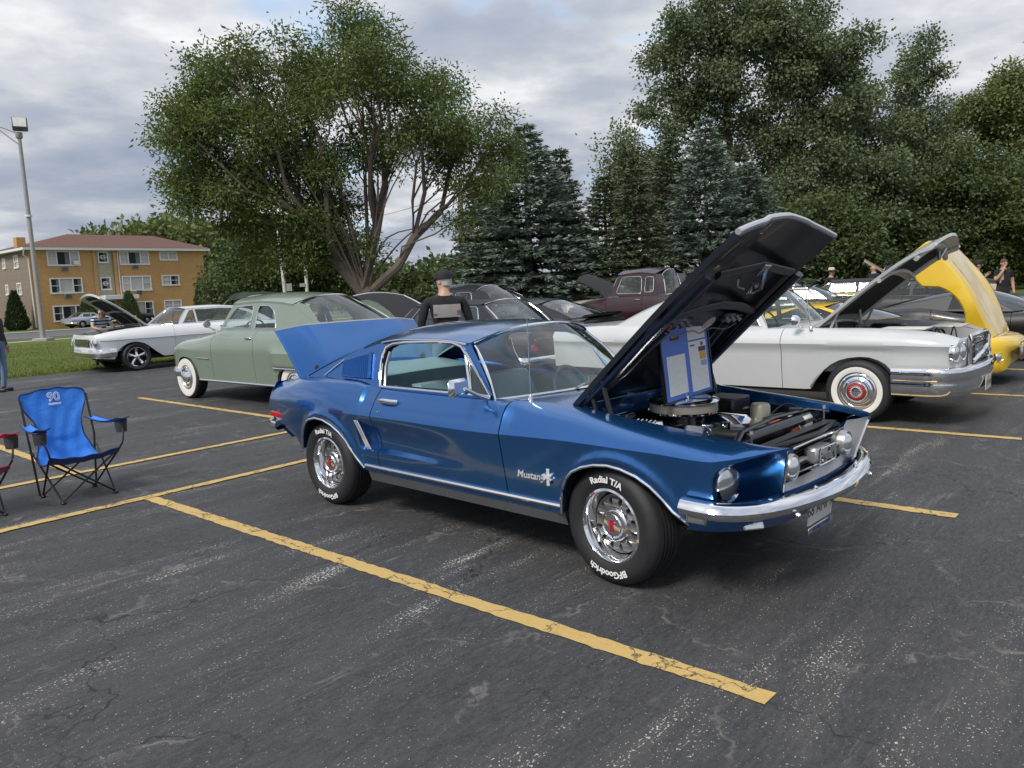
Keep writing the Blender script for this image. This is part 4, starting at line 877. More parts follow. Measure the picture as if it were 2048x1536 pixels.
for s in (-1, 1):
    # bright lip on each wheel opening, bright sill strip, grey rocker
    for a in MS['arches']: trim(mu, [(x, s * (section(MS, x, 16, 2)[1][0] + .003), z) for x, z in a], .009, CHROME, 'arch_molding')
    xs = np.linspace(-2.235, -.345, 30); st = [(x, s * (.897 - .17 * .385 + .0), .384) for x in xs]
    trim(mu, st, .017, CHROME, 'sill_strip', 8, flat=.9)
    MB().grid([[(x, s * (.828 - .02 * k), .372 - .055 * k) for x in xs] for k in range(3)]).build('rocker_panel', pm('rocker_grey', (.16, .17, .18), .4, .5, vary=(8, .2)), mu)
    d = pan[('door', s)]
    # door handle + lock, scoop louvre, script, emblem, marker lamps
    def yside(x, z): return s * (float(MS['wc'](x)) - .13 * max(0, float(MS['zc'](x)) - z) - .02 + (0.0))
    yu = lambda x, z: s * np.interp(z, [q[1] for q in section(MS, x, 4, 20)[1:-1]], [q[0] for q in section(MS, x, 4, 20)[1:-1]])
    hd = MB(); hd.tube(spline([(-2.0, yu(-2.0, .885) + s * .008, .884), (-1.96, yu(-1.96, .885) + s * .035, .89), (-1.86, yu(-1.86, .885) + s * .036, .889), (-1.80, yu(-1.8, .885) + s * .01, .885)], 5), [.012] * 6 + [.013] * 4 + [.012] * 6, 8, flat=1.3); hd.build('door_handle', CHROME, d)
    MB().lathe([(0, .008), (.014, .006), (.016, 0)], 14, 'Y', (-1.97, 0, .815)).build('door_lock', CHROME, d, loc=(0, float(yu(-1.97, .815)) + (s * .002 if s > 0 else -.006), 0))
    for k in range(3):
        x0 = -2.262 + .018 * k; pts = [(x0 + .08 * t, s * (.893 - .05 * t - .012 * k * 0), .728 - .215 * t) for t in np.linspace(0, 1, 8)]
        trim(mu, pts, .0065, CHROME, 'scoop_molding', 6)
    # vent panel on the sail: slim upright slats
    Ysail = lambda z: s * (.765 + (.615 - .765) * (z - .93) / .38)
    sl = MB(); A_, B_, C_2, D_ = (-2.62, 1.136), (-2.30, 1.203), (-2.245, 1.022), (-2.60, 1.024)
    for k in range(15):
        t0, t1 = k / 15, (k + .62) / 15
        for (ta, tb_, o1, o2) in ((t0, t1, .006, .030), (t1, (k + 1) / 15, .030, .006)):
            pa = [(A_[0] + (B_[0] - A_[0]) * t, A_[1] + (B_[1] - A_[1]) * t) for t in (ta, tb_)]; pb = [(D_[0] + (C_2[0] - D_[0]) * t, D_[1] + (C_2[1] - D_[1]) * t) for t in (ta, tb_)]
            sl.add([(pa[0][0], Ysail(pa[0][1]) + s * o1, pa[0][1]), (pa[1][0], Ysail(pa[1][1]) + s * o2, pa[1][1]), (pb[1][0], Ysail(pb[1][1]) + s * o2, pb[1][1]), (pb[0][0], Ysail(pb[0][1]) + s * o1, pb[0][1])], [(0, 1, 2, 3)])
    for e in ((A_, B_), (D_, C_2)):
        sl.tube([(e[0][0], Ysail(e[0][1]) + s * .012, e[0][1]), (e[1][0], Ysail(e[1][1]) + s * .012, e[1][1])], .006, 5)
    sl.build('sail_vent', BLUE, mu, smooth=False)
    trim(mu, [(x, Ysail(z) + s * .008, z) for x, z in spline([(-2.84, 1.012, 0), (-2.74, 1.075, 0), (-2.62, 1.142, 0)], 4) and [(-2.84, 1.012), (-2.74, 1.075), (-2.625, 1.142)]], .006, CHROME, 'sail_trim')
    MB().box((-.085, -.012, -.022), (.085, .012, .022), .008).build('side_marker', RED, mu, loc=(-3.49, s * .812, .655), rot=(0, R(7), s * R(-10)))
    mk = MB().box((-.055, -.012, -.03), (.055, .012, .03), .01).build('side_marker', STEEL, mu, loc=(.53, s * .852, .475), rot=(0, 0, s * R(-6)))
    MB().box((-.038, s * .013 - .002, -.014), (.038, s * .013 + .002, .014), .001).build('lens', LENS, mk)
BADGE = pm('badge_silver', (.72, .72, .72), .35, .35)
# script and emblem on the visible fender
def place_text(par, name, txt, size, mat_, fnmap, shear=0, bold=0.0, ext=0.0):
    vs, fs = text_mesh(txt, size, shear, bold, ext); m = MB(); m.add([fnmap(*v_) for v_ in vs], fs); return m.build(name, mat_, par, smooth=False, fix=False)
for s in (-1, 1):
    fe = pan[('front_fender', s)]; yb_ = lambda z: s * (.898 - .17 * (.785 - z) + .003)
    place_text(fe, 'script_badge', 'Mustang', .062, BADGE, lambda x, y, z: (-.565 - s * x * 1.02, yb_(.522 + y) + s * (z + .001), .522 + y + s * x * .0), shear=.35, bold=.001, ext=.002)
    eb = MB(); eb.box((-.432, -.004, .50), (-.410, .004, .60), .003)
    pony = [(-.075, .012), (-.06, .024), (-.045, .02), (-.02, .016), (.01, .02), (.03, .034), (.045, .04), (.055, .03), (.05, .018), (.035, .012), (.028, -.002), (.045, -.012), (.042, -.02), (.02, -.012), (.005, -.006), (-.02, -.008), (-.035, -.02), (-.05, -.018), (-.04, -.004), (-.05, .008)]
    eb.prism([(-.42 - s * x * .62, .548 + z * .75) for x, z in pony], lambda x, z: (x, .008, z), lambda x, z: (x, -.008, z))
    eb.build('pony_emblem', BADGE, fe, smooth=False, loc=(0, yb_(.55) + s * .004, 0))
# nose: lamp buckets, grille surround
zeb = [.685, .737, .765, .79, .803]; xeb = [.615, .66, .72, .80, .87]
def A_pt(z):
    if z < .685: return (.612 - .03 * sst(.5, .42, z), .866 - .17 * (.77 - z))
    x = float(np.interp(z, zeb, xeb)); return (x, float(MS['wc'](x)) - .004)
def B_pt(z): t = (z - .50) / .303; return (.79 + .075 * t, .468 + .095 * t)
for s in (-1, 1):
    rows = []
    for z in list(np.linspace(.50, .685, 10)) + list(np.linspace(.70, .802, 9)):
        a, b = A_pt(z), B_pt(z); dd = 1 - sst(.70, .80, z)
        p1 = (a[0] - .035 * dd, a[1] + (b[1] - a[1]) * .5); p2 = (a[0] + (b[0] - a[0]) * (.12 + .5 * (1 - dd)), b[1] + .012)
        rows.append([(q[0], s * q[1], z) for q in (bez(a, p1, p2, b, t) for t in np.linspace(0, 1, 18))])
    MB().grid(rows).build('headlight_bucket', BLUE, mu, sharp=60)
    lamp(mu, (.612, s * .680, .637), .102, (1, s * .05), depth=.06, bulge=.6, rim=CHROME)
    lamp(mu, (.80, s * .365, .667), .063, name='fog_light', depth=.07, bulge=.5, rim=SILV)
    pl = MB(); pl.box((-.012, -.055, -.02), (.004, .055, .02), .012); pl.build('parking_lamp', LENS, mu, loc=(.735, s * .66, .425), rot=(0, R(-25), s * R(38)))
    pl2 = MB()  # valance, one half
    path = [(.505, .862), (.57, .852), (.64, .82), (.70, .76), (.76, .64), (.80, .48), (.825, .25), (.835, 0)]; rows = []
    for x, y in path: rows.append([(x - .0, s * y, .56), (x + .004, s * y, .49), (x - .012, s * (y - .006), .44), (x - .04, s * (y - .02), .405 - .03 * sst(.86, .4, y)), (x - .09, s * (y - .05), .395 - .035 * sst(.86, .4, y))])
    pl2.grid(rows).build('front_valance', BLUE, mu)
out_ = [(B_pt(z)[0], y_ * B_pt(z)[1], z) for y_, zs in ((-1, np.linspace(.80, .52, 8)), (1, np.linspace(.52, .80, 8))) for z in zs]
def oloop():
    L = []
    for z in np.linspace(.80, .535, 7): L.append((B_pt(z)[0], -B_pt(z)[1], z))
    for t in np.linspace(0, 1, 12): y = -.475 + .95 * t; L.append((.79 + .03 * (1 - (y / .475)**2), y, .512 if 0 < t < 1 else .52))
    for z in np.linspace(.535, .80, 7): L.append((B_pt(z)[0], B_pt(z)[1], z))
    for t in np.linspace(0, 1, 14)[1:-1]: y = .56 - 1.12 * t; L.append((.872 + .02 * (1 - (y / .56)**2), y, .803))
    return L
ol = oloop(); il = []
for x, y, z in ol:
    zz = .572 + (z - .512) / (.803 - .512) * (.782 - .572); yy = y * .83; il.append((.755 + (.012 if z > .79 else 0), yy, zz))
gs = MB(); gs.grid([ol[:26], [((a[0] + b[0]) / 2 + .0, (a[1] + b[1]) / 2, (a[2] + b[2]) / 2 - .004) for a, b in zip(ol[:26], il[:26])], il[:26]]); gs.build('grille_surround', SILV, mu, sharp=50)
trim(mu, ol[:26], .0075, CHROME, 'grille_molding')
gb = MB(); gb.add([(.70, -.48, .55), (.70, .48, .55), (.70, .48, .775), (.70, -.48, .775)], [(0, 1, 2, 3)]); grl = gb.build('grille', DARK, mu, smooth=False)
slat = None
for k in range(10):
    z = .588 + k * .0195
    if slat is None: slat = MB().box((.728, -.43, -.0035), (.742, .43, .0035)).build('slat', BLACKG, grl, loc=(0, 0, z), smooth=False)
    else: dup(slat, grl, (0, 0, z))
vb = MB()
for y in np.linspace(-.41, .41, 34): vb.box((.730, y - .0016, .596), (.739, y + .0016, .768))
tag(vb.build('grille_mesh', BLACKG, grl, smooth=False), kind='stuff')
trim(mu, [(.762, -.40, .615), (.765, -.405, .745), (.775, 0, .752), (.765, .405, .745), (.762, .40, .615), (.77, 0, .603), (.762, -.40, .615)], .006, CHROME, 'grille_frame')
for s in (-1, 1): MB().box((.752, min(s * .13, s * .315), .663), (.79, max(s * .13, s * .315), .679), .006).build('grille_bar', SILV, mu)
co = MB(); co.box((.745, -.105, .632), (.83, .105, .716), .02); co = co.build('emblem_housing', SILV, mu)
trim(co, [(.838, y, z) for y, z in ((-.107, .64), (-.10, .71), (-.085, .718), (.085, .718), (.10, .71), (.107, .64), (.092, .63), (-.092, .63), (-.107, .64))], .007, CHROME, 'corral_frame')
MB().prism([(y_ * 1.3, .664 + z_ * 1.2) for y_, z_ in pony], lambda y, z: (.848, y, z), lambda y, z: (.832, y, z)).build('pony_emblem', CHROME, co, smooth=False)
bpath = spline([(.47, .902, .538), (.56, .897, .533), (.66, .872, .528), (.745, .79, .522), (.83, .62, .517), (.895, .34, .513), (.925, 0, .512), (.895, -.34, .513), (.83, -.62, .517), (.745, -.79, .522), (.66, -.872, .528), (.56, -.897, .533), (.47, -.902, .538)], 5)
bprof = [(-.045, -.036), (.0, -.044), (.018, -.036), (.026, -.016), (.032, .0), (.022, .018), (.006, .036), (-.02, .044), (-.045, .04)]
fb = bumper(mu, [tuple(p) for p in bpath][::-1], [(-a, b) for a, b in bprof][::-1] if False else bprof, name='front_bumper')
for y in (-.62, -.28, .28, .62): MB().lathe([(0, .012), (.01, .009), (.014, 0)], 12, 'Z', (.80 if abs(y) > .5 else .885, y, .556)).build('bumper_bolt', CHROME, fb)
for s in (-1, 1): MB().lathe([(0, .02), (.012, .016), (.016, 0)], 12, 'X', (.885, s * .5, .465)).build('bumper_bolt', CHROME, fb)
# number plate
pt = MB().box((-.006, -.15, -.072), (.006, .15, .072), .004).build('license_plate', pm('plate_white', (.60, .60, .56), .5), mu, loc=(.872, -.185, .432), rot=(0, R(4), 0))
place_text(pt, 'plate_number', '68 AMF A', .085, pm('plate_black', (.02, .02, .025), .5), lambda x, y, z: (.0075, x, -.02 + y))
pf = MB(); pf.box((.006, -.16, -.115), (.012, .16, -.08), .003); pf = pf.build('plate_frame', CHROME, pt)
place_text(pf, 'plate_frame_lettering', '1968 MUSTANG', .034, pm('plate_blue', (.02, .05, .25), .4), lambda x, y, z: (.0135, x, -.109 + y), bold=.0006)
# roof, glass
MG = dict(xA=-.93, xB=-1.27, xC=-2.42, xD=-3.10, zA=.945, zD=1.0, yb=.765, yr=.615, zR=tab([(-2.45, 1.232), (-2.2, 1.285), (-1.95, 1.31), (-1.6, 1.312), (-1.25, 1.288)]), bA=.30, bB=.10, bC=-.02, bD=-.02, crown=.095, cbow=.03, zcA=.03, rw=.86)
mwin = [(-2.10, .968), (-2.125, 1.025), (-2.152, 1.112), (-2.160, 1.195), (-2.14, 1.240), (-2.07, 1.268), (-1.935, 1.281), (-1.6, 1.291), (-1.43, 1.286), (-1.335, 1.262), (-1.272, 1.215), (-.955, .968)]
def greenhouse_m():
    global mu
    Yf = greenhouse(mu, MG, BLUE, BLUE, GLASS, wins=[], trims=True)
    return Yf
# frame with the door glass wound down (open side windows), so built here instead of with panes
_mg = dict(MG); _mg['frame'] = False
Ym = greenhouse(mu, _mg, BLUE, BLUE, GLASS, wins=[])
zRf = MG['zR']; xB, xC, xA, xD = -1.27, -2.42, -.93, -3.10
mprof = [(xA, .945)] + [(xA + (xB - xA) * t, .945 + (float(zRf(xB)) - .945) * t + .012 * math.sin(math.pi * t)) for t in (.25, .5, .75)] + [(xB + (xC - xB) * t, float(zRf(xB + (xC - xB) * t))) for t in np.linspace(0, 1, 15)] + [(xC + (xD - xC) * t, float(zRf(xC)) + (1.0 - float(zRf(xC))) * t + .03 * math.sin(math.pi * t)) for t in (.2, .4, .6, .8)] + [(xD, 1.0), (xD, .97), (-2.2, .95), (xA, .925)]
YS = lambda z: .765 + (.615 - .765) * (z - .93) / .38
for s in (-1, 1):
    MB().poly(mprof, [mwin], lambda x, z: (x, s * YS(z), z)).build('pillar_frame', BLUE, mu, smooth=False)
    wl = mwin + [mwin[0]]
    trim(mu, [(x, s * (YS(z) + .006), z) for x, z in wl], .012, CHROME, 'window_trim')
    inner = [(-2.06 if x < -1.6 else x - .03, z) for x, z in mwin]
    rv = MB(); rv.grid([[(x, s * YS(z), z) for x, z in wl], [(x * .985 - .022, s * (YS(z) - .05), (z - 1.1) * .93 + 1.1) for x, z in wl]]); rv.build('window_reveal', BLACK, mu)
    trim(mu, [(-2.075, s * (YS(.97) - .015), .965), (-2.115, s * (YS(1.1) - .015), 1.1), (-2.11, s * (YS(1.21) - .015), 1.21)], .012, STEEL, 'window_guide')
    vp = [(-1.150, .965), (-.975, .965), (-1.245, 1.185)]
    vw = MB().poly(vp, [], lambda x, z: (x, s * (YS(z) - .008), z)).build('vent_window', GLASS, mu, smooth=False)
    trim(vw, [(x, s * (YS(z) - .004), z) for x, z in vp + [vp[0]]], .008, CHROME, 'vent_frame')
    trim(mu, [(-1.15, s * (YS(.96) - .004), .955), (-1.315, s * (YS(1.25) - .004), 1.255)], .009, CHROME, 'vent_post')
    # belt shelf between door top and glass
    MB().grid([[(x, s * float(MS['yE'](x)), float(MS['zE'](x)) - .002), (x, s * (YS(.95) - .03), .955)] for x in np.linspace(-2.2, -.86, 16)]).build('window_sill', BLUE, mu)
    # roof rail moulding
    trim(mu, [(x, s * (YS(float(zRf(x))) + .016), float(zRf(x)) - .008) for x in np.linspace(-1.29, -2.2, 14)] , .007, CHROME, 'drip_rail')
ms_ = MB(); ms_.box((-.045, -.008, -.032), (.045, .03, .032), .012)
mo = MB(); mo.tube([(-.97, -.775, .955), (-.99, -.85, .99), (-1.02, -.92, 1.035)], [.02, .014, .012], 8); mo = mo.build('door_mirror', CHROME, mu)
MB().box((-.028, -.095, -.055), (.028, .095, .055), .03).build('mirror_head', CHROME, mo, loc=(-1.045, -.955, 1.045), rot=(0, R(-4), R(8)))
an = MB(); an.box((-.735, -.70, .925), (-.665, -.655, .945), .008); an.lathe([(.016, 0), (.013, .03), (.006, .045)], 10, 'Z', (-.70, -.678, .943)); an.tube([(-.70, -.678, .97), (-.70, -.678, 1.2), (-.705, -.678, 1.45)], [.004, .0032, .0025], 6); an.build('antenna', CHROME, mu)
# cowl
cw = MB(); rows = []
for f in np.linspace(-1, 1, 15):
    rows.append([(-.40, .655 * f, .93 + .02 * (1 - f * f)), (-.50, .66 * f, .945 + .02 * (1 - f * f)), (-.60 - .0 * abs(f), .68 * f, .95 + .025 * (1 - f * f)), (-.93 + .31 * (1 - f * f), .745 * f, .938 + .03 * (1 - f * f))])
cw.grid(rows).build('cowl_panel', BLUE, mu)
for s in (-1, 1): MB().tube([(-.66, s * .12 - .15, .985), (-.72, s * .12 + .05, 1.0), (-.80, s * .2 + .22, 1.015)], [.008, .007, .005], 6).build('wiper', STEEL, mu)
# rear deck, tail panel, lamps, bumper
deck(mu, MS, -3.18, -3.09, 'deck_panel', BLUE, crown=.012, nx=3)
tp = MB(); rows = []
for z in np.linspace(.46, .93, 8): rows.append([(float(xe(z)) + .02 + (-.01 if abs(f) < .9 else 0), f * (.775 - .1 * abs(z - .72)), z) for f in np.linspace(-1, 1, 9)])
tpo = tp.grid(rows).build('tail_panel', BLUE, mu)
for s in (-1, 1):
    for k in range(3): MB().box((-3.705, min(s * (.45 + .09 * k), s * (.51 + .09 * k)), .67), (-3.66, max(s * (.45 + .09 * k), s * (.51 + .09 * k)), .83), .01).build('tail_light', RED, mu)
bumper(mu, [tuple(p) for p in spline([(-3.52, -.80, .56), (-3.64, -.78, .56), (-3.71, -.7, .57), (-3.74, -.3, .57), (-3.74, .3, .57), (-3.71, .7, .57), (-3.64, .78, .56), (-3.52, .80, .56)], 4)], [(.045, -.036), (0, -.044), (-.022, -.03), (-.03, 0), (-.02, .03), (.01, .04), (.045, .04)], name='rear_bumper')
MB().grid([[(x, y, .70) for y in (-.6, .6)] for x in (-3.6, -3.1)]).build('trunk_floor', DARK, mu, smooth=False)
# trunk lid, raised: hinge line at the front edge of the opening
tl = MB(); rows = []
for u in np.linspace(0, 1, 9):
    x = -.50 * u; z = -.012 - .055 * u * u; r_ = []
    for f in np.linspace(-1, 1, 21):
        kx = 1 - .14 * u * 0; edge = abs(f); zz = z + .022 * (1 - f * f) + (.0 if edge < .70 else -.045 * ((edge - .70) / .30)) ; r_.append((x, f * (.73 + .02 * u), zz))
    rows.append(r_)
rows2 = [[(q[0], q[1], q[2] - .018) for q in r_] for r_ in rows]
tl.grid(rows); tl.grid(rows2); tl.grid([rows[-1], rows2[-1]]); tl.grid([[r_[0] for r_ in rows], [r_[0] for r_ in rows2]]); tl.grid([[r_[-1] for r_ in rows], [r_[-1] for r_ in rows2]]); tl.grid([rows[0], rows2[0]])
tlo = tl.build('trunk_lid', BLUE, mu, sharp=20, loc=(-3.16, 0, 1.0), rot=(0, R(58), 0))
for s in (-1, 1):
    trim(tlo, [(r_[0 if s < 0 else -1][0], r_[0 if s < 0 else -1][1], r_[0 if s < 0 else -1][2] - .009) for r_ in rows], .011, BLUE, 'rolled_edge'); trim(mu, [(-3.12, s * .58, .93), (-3.20, s * .58, 1.06)], .014, BLACKG, 'lid_hinge')
trim(tlo, [(q[0] - .002, q[1], q[2] - .008) for q in rows[-1]], .012, STEEL, 'lid_edge')
# hood, raised about the cowl
hd = MB(); LH = 1.44; rows = []
def hood_w(u): return .635 - .03 * u if u < .93 else .607 - (u - .93) * 2.6
for u in list(np.linspace(0, .93, 14)) + [.955, .98, 1.0]:
    r_ = []
    for f in np.linspace(-1, 1, 17):
        w_ = .64 - .035 * u; x = LH * u - .06 * abs(f)**1.2 * u**3
        z = (.025 + .04 * u) * (1 - f * f) + (.014 if abs(f) < .42 else 0) * sst(0, .2, u) - .05 * u**3
        r_.append((x, f * w_, z))
    rows.append(r_)
hrim = rows[-1]
hd.grid(rows); und = [[(q[0] - (.0 if i < len(rows) - 1 else .01), q[1] * .985, q[2] - .03) for q in r_] for i, r_ in enumerate(rows)]
ho = hd.build('hood', BLUE, mu, sharp=30, loc=(-.405, 0, .945), rot=(0, R(-44), 0))
UND = pm('hood_underside', (.010, .014, .024), .35, vary=(6, .3), coat=.3)
us = MB(); us.grid(und)
us.grid([[r_[0] for r_ in rows], [r_[0] for r_ in und]]); us.grid([[r_[-1] for r_ in rows], [r_[-1] for r_ in und]]); us.grid([rows[-1], und[-1]]); us.grid([rows[0], und[0]])
us.build('underside', UND, ho)
trim(ho, [(q[0] + .004, q[1], q[2] - .012) for q in hrim], .017, pm('hood_lip', (.62, .63, .64), .3, .6), 'hood_lip', 8)
def brace(pts, r_, m=UND, nm='brace', fl=.5): return trim(ho, pts, r_, m, nm, 8, flat=fl)
for s in (-1, 1): brace([(.05, s * .575, -.05), (.6, s * .565, -.06), (1.1, s * .54, -.085)], .05)
brace([(.74, -.50, -.05), (.80, -.25, -.045), (.82, 0, -.04), (.80, .25, -.045), (.74, .50, -.05)], .030, pm('satin_brace', (.06, .065, .07), .35, .2))
brace([(1.10, -.45, -.075), (1.15, 0, -.06), (1.10, .45, -.075)], .03)
brace([(.05, -.5, -.03), (.3, -.4, -.035), (.62, -.34, -.03)], .03); brace([(.05, .5, -.03), (.3, .4, -.035), (.62, .34, -.03)], .03)
for s in (-1, 1):
    tsl = MB().box((.66, s * .30 - .12, -.05), (.73, s * .30 + .12, -.02), .02).build('turn_signal_lamp', BLACKG, ho)
    for k in range(3): MB().lathe([(0, -.028), (.014, -.026), (.016, 0)], 10, 'Z', (.695, s * .30 - .07 + .07 * k, -.045)).build('bulb', STEEL, tsl)
    trim(ho, spline([(.64, s * .42, -.05), (.61, s * .3, -.06), (.63, s * .12, -.055), (.60, 0, -.06)], 5), .0035, pm('grey_wire', (.12, .12, .12), .5), 'wiring')
MB().box((.66, -.43, -.06), (.70, -.40, -.03), .008).build('connector', pm('red_plastic', (.4, .03, .02), .4), ho)
MB().lathe([(0, 0), (.05, .0), (.052, .004)], 24, 'Z', (0, 0, 0)).build('round_sticker', pm('sticker', (.55, .45, .42), .5), ho, loc=(.69, 0, -.058), rot=(R(180), 0, 0))
sc_ = MB()
for k in range(4): sc_.tube([(1.01 + .0 * k, .10 + .03 * k, -.065), (.93, .12 + .03 * k, -.066)], .007, 6)
sc_.build('hood_latch_springs', STEEL, ho)
lt_ = MB(); lt_.tube([(1.16, .02, -.08), (1.04, .05, -.13), (1.0, .06, -.11), (1.01, .09, -.08)], .012, 6); lt_.box((1.10, -.02, -.09), (1.18, .05, -.07), .006); lt_.tube([(1.08, -.2, -.08), (1.02, -.14, -.09), (1.0, -.04, -.09)], .006, 6); lt_.build('hood_latch', STEEL, ho)
for s in (-1, 1):
    hg = MB(); hg.tube([(-.25, s * .60, .86), (-.30, s * .60, 1.04)], .016, 6); hg.tube([(-.15, s * .60, .86), (-.22, s * .60, 1.10)], .016, 6); hg.tube([(-.34, s * .6, .98), (-.17, s * .6, 1.13)], .014, 6); hg.build('hood_hinge', BLACKG, mu)
# engine bay
bay = MB()
bay.grid([[(x, s_ * (.63 if k == 0 else .60), (float(MS['zE'](x)) - .03 if k == 0 else .45)) for x in np.linspace(-.42, .58, 10)] for s_ in (1,) for k in (0, 1)])
bay.grid([[(x, -(.63 if k == 0 else .60), (float(MS['zE'](x)) - .03 if k == 0 else .45)) for x in np.linspace(-.42, .58, 10)] for k in (0, 1)])
bay.add([(-.42, -.66, .92), (-.42, .66, .92), (-.44, .62, .4), (-.44, -.62, .4)], [(0, 1, 2, 3)]); bay.add([(-.44, -.6, .45), (.70, -.45, .45), (.70, .45, .45), (-.44, .6, .45)], [(0, 1, 2, 3)])
bay.build('engine_bay', BLACKG, mu, smooth=False)
fi = MB(); fi.grid([[(x, s_y, z) for x, s_y, z in ((xx, .640, float(MS['zE'](xx)) - .012), (xx, .615, float(MS['zE'](xx)) - .06))] for xx in np.linspace(-.4, .60, 9)]); fi.grid([[(xx, -.640, float(MS['zE'](xx)) - .012), (xx, -.615, float(MS['zE'](xx)) - .06)] for xx in np.linspace(-.4, .60, 9)]); fi.build('fender_flange', BLUE, mu)
fwl = MB(); fwl.box((-.43, -.6, .80), (-.385, .6, .925), .02); fwl.build('firewall_ledge', BLUE, mu)
ac0 = MB().lathe([(.0, .092), (.05, .09), (.16, .086), (.2, .082), (.215, .07), (.215, .062)], 40, 'Z').build('air_cleaner', CHROME, mu, loc=(-.03, -.03, .845))
ACM = pm('filter_mesh', (.50, .46, .39), .6, .3, bump=(260, 1.0), vary=(240, .35))
MB().lathe([(.206, .064), (.206, .004)], 40, 'Z').build('filter', ACM, ac0); MB().lathe([(.214, .012), (.214, .0), (.19, -.012), (0, -.02)], 40, 'Z').build('base', CHROME, ac0)
MB().lathe([(0, .125), (.012, .12), (.02, .105), (.024, .092)], 12, 'Z').build('wing_nut', CHROME, ac0); MB().lathe([(.07, .0905), (.066, .094), (0, .096)], 24, 'Z', (.09, .03, 0)).build('badge', pm('badge_blue', (.25, .45, .7), .2, .5), ac0)
MB().lathe([(.07, -.02), (.08, -.1), (.1, -.12)], 20, 'Z', (-.03, -.03, .845)).build('carburettor', BLACKG, mu)
MB().box((-.36, -.2, .5), (.36, .2, .73), .04).build('engine_block', pm('engine_blue', (.01, .03, .08), .4, vary=(12, .3)), mu)
for s in (-1, 1):
    vc = MB().box((-.30, -.07, -.05), (.30, .07, .05), .03).build('valve_cover', CHROME, mu, loc=(-.02, s * .25, .735), rot=(s * R(-35), 0, 0))
    for k in range(5): trim(vc, [(-.26 + .03 * k, -.06, .052), (-.2 + .03 * k, .06, .052)], .006, CHROME, 'rib')
for k in range(4):
    MB().box((-.27 + .055 * k, -.56, .83), (-.245 + .055 * k, -.30, .862), .008).build('export_brace_bar', CHROME, mu, rot=(0, 0, 0)) if k < 2 else None
for k in range(4): trim(mu, [(-.30 + .028 * k, -.58, .885), (-.16 + .03 * k, -.30, .80), (-.10 + .03 * k, -.26, .76)], .010, CHROME, 'chrome_wire_loom', 6)
for s in (-1, 1): MB().lathe([(.14, -.3), (.12, 0), (.075, .03), (.0, .035)], 20, 'Z', (.02, s * .5, .80)).build('shock_tower', BLACKG, mu)
MB().lathe([(0, .06), (.02, .06), (.03, .03), (.03, -.06), (0, -.06)], 12, 'Z', (.05, -.43, .79)).build('oil_breather', CHROME, mu)
MB().lathe([(.0, .07), (.05, .07), (.06, .055), (.065, -.1), (0, -.1)], 20, 'Z', (.28, .36, .79)).build('oil_filter_can', pm('brass_label', (.42, .40, .30), .4, .5), mu)
MB().box((.44, .26, .70), (.60, .40, .815), .02).build('washer_reservoir', pm('white_plastic', (.62, .60, .52), .4), mu)
MB().lathe([(.04, 0), (.042, .04), (0, .045)], 16, 'Z', (.52, .33, .812)).build('reservoir_cap', BLACK, mu)
MB().box((.46, .10, .70), (.60, .21, .80), .01).build('coolant_bottle', pm('orange_plastic', (.55, .10, .03), .4), mu)
MB().box((-.10, .32, .72), (.12, .56, .88), .015).build('battery', BLACK, mu)
MB().lathe([(0, .05), (.1, .045), (.115, .0), (.1, -.05), (0, -.06)], 24, 'X', (-.34, .36, .82)).build('brake_booster', STEEL, mu); MB().box((-.29, .31, .79), (-.12, .41, .87), .02).build('master_cylinder', STEEL, mu)
hz = MB(); hz.tube(spline([(.10, -.10, .74), (.24, -.20, .76), (.40, -.22, .765), (.52, -.2, .775)], 6), .034, 12); hz.build('upper_radiator_hose', BLACK, mu)
MB().lathe([(.055, -.02), (.055, .05), (0, .055)], 18, 'X', (.16, -.12, .745)).build('thermostat_housing', CHROME, mu)
MB().lathe([(0, .02), (.028, .02), (.03, -.02), (0, -.02)], 16, 'Z', (.30, -.12, .80)).build('chrome_cap', CHROME, mu)
rad = MB(); rad.box((.53, -.36, .50), (.58, .36, .77), .01); rad.tube([(.555, -.40, .785), (.555, .40, .785)], .042, 12); rad.build('radiator', BLACKG, mu)
rsup = MB(); rsup.box((.56, -.60, .765), (.60, .60, .80), .008); rsup.tube([(.60, -.60, .80), (.55, -.42, .835), (.53, 0, .845), (.55, .42, .835), (.60, .60, .80)], .018, 8, flat=.5); rsup.build('radiator_support', BLACKG, mu)
ub = MB(); ub.box((.64, -.47, .755), (.70, .47, .775), .005); ub.tube([(.70, -.46, .765), (.80, -.02, .79), (.70, .46, .765)], .012, 6); ub.build('grille_support_bar', pm('satin_bar', (.03, .03, .032), .35, .4), mu)
lk = MB(); lk.box((.62, -.05, .62), (.66, .05, .77), .008); lk.tube([(.60, -.05, .6), (.68, -.05, .64), (.68, -.05, .76)], .01, 6); lk.build('hood_catch', BLACKG, mu)
for y in (-.47, .47): MB().lathe([(0, .05), (.012, .048), (.014, .03), (.006, .028), (.006, -.04), (.016, -.045)], 10, 'Z', (.63, y, .81)).build('rubber_stop', STEEL, mu)
MB().lathe([(.04, -.03), (.045, .0), (.02, .03)], 16, 'X', (.68, -.33, .73)).build('horn', BLACKG, mu); MB().lathe([(.045, -.03), (.05, .0), (.02, .03)], 16, 'X', (.68, .36, .73)).build('horn', BLACKG, mu)
wr = MB(); rd = random.Random(3)
for k in range(24):
    a = (rd.uniform(-.3, .45), rd.choice([-1, 1]) * rd.uniform(.1, .55), rd.uniform(.70, .80)); b = (a[0] + rd.uniform(-.25, .25), a[1] + rd.uniform(-.25, .25), rd.uniform(.70, .80)); wr.tube(spline([a, ((a[0] + b[0]) / 2, (a[1] + b[1]) / 2, rd.uniform(.78, .84)), b], 5), rd.choice([.004, .006, .009]), 5)
wr.build('wires_and_hoses', BLACK, mu)
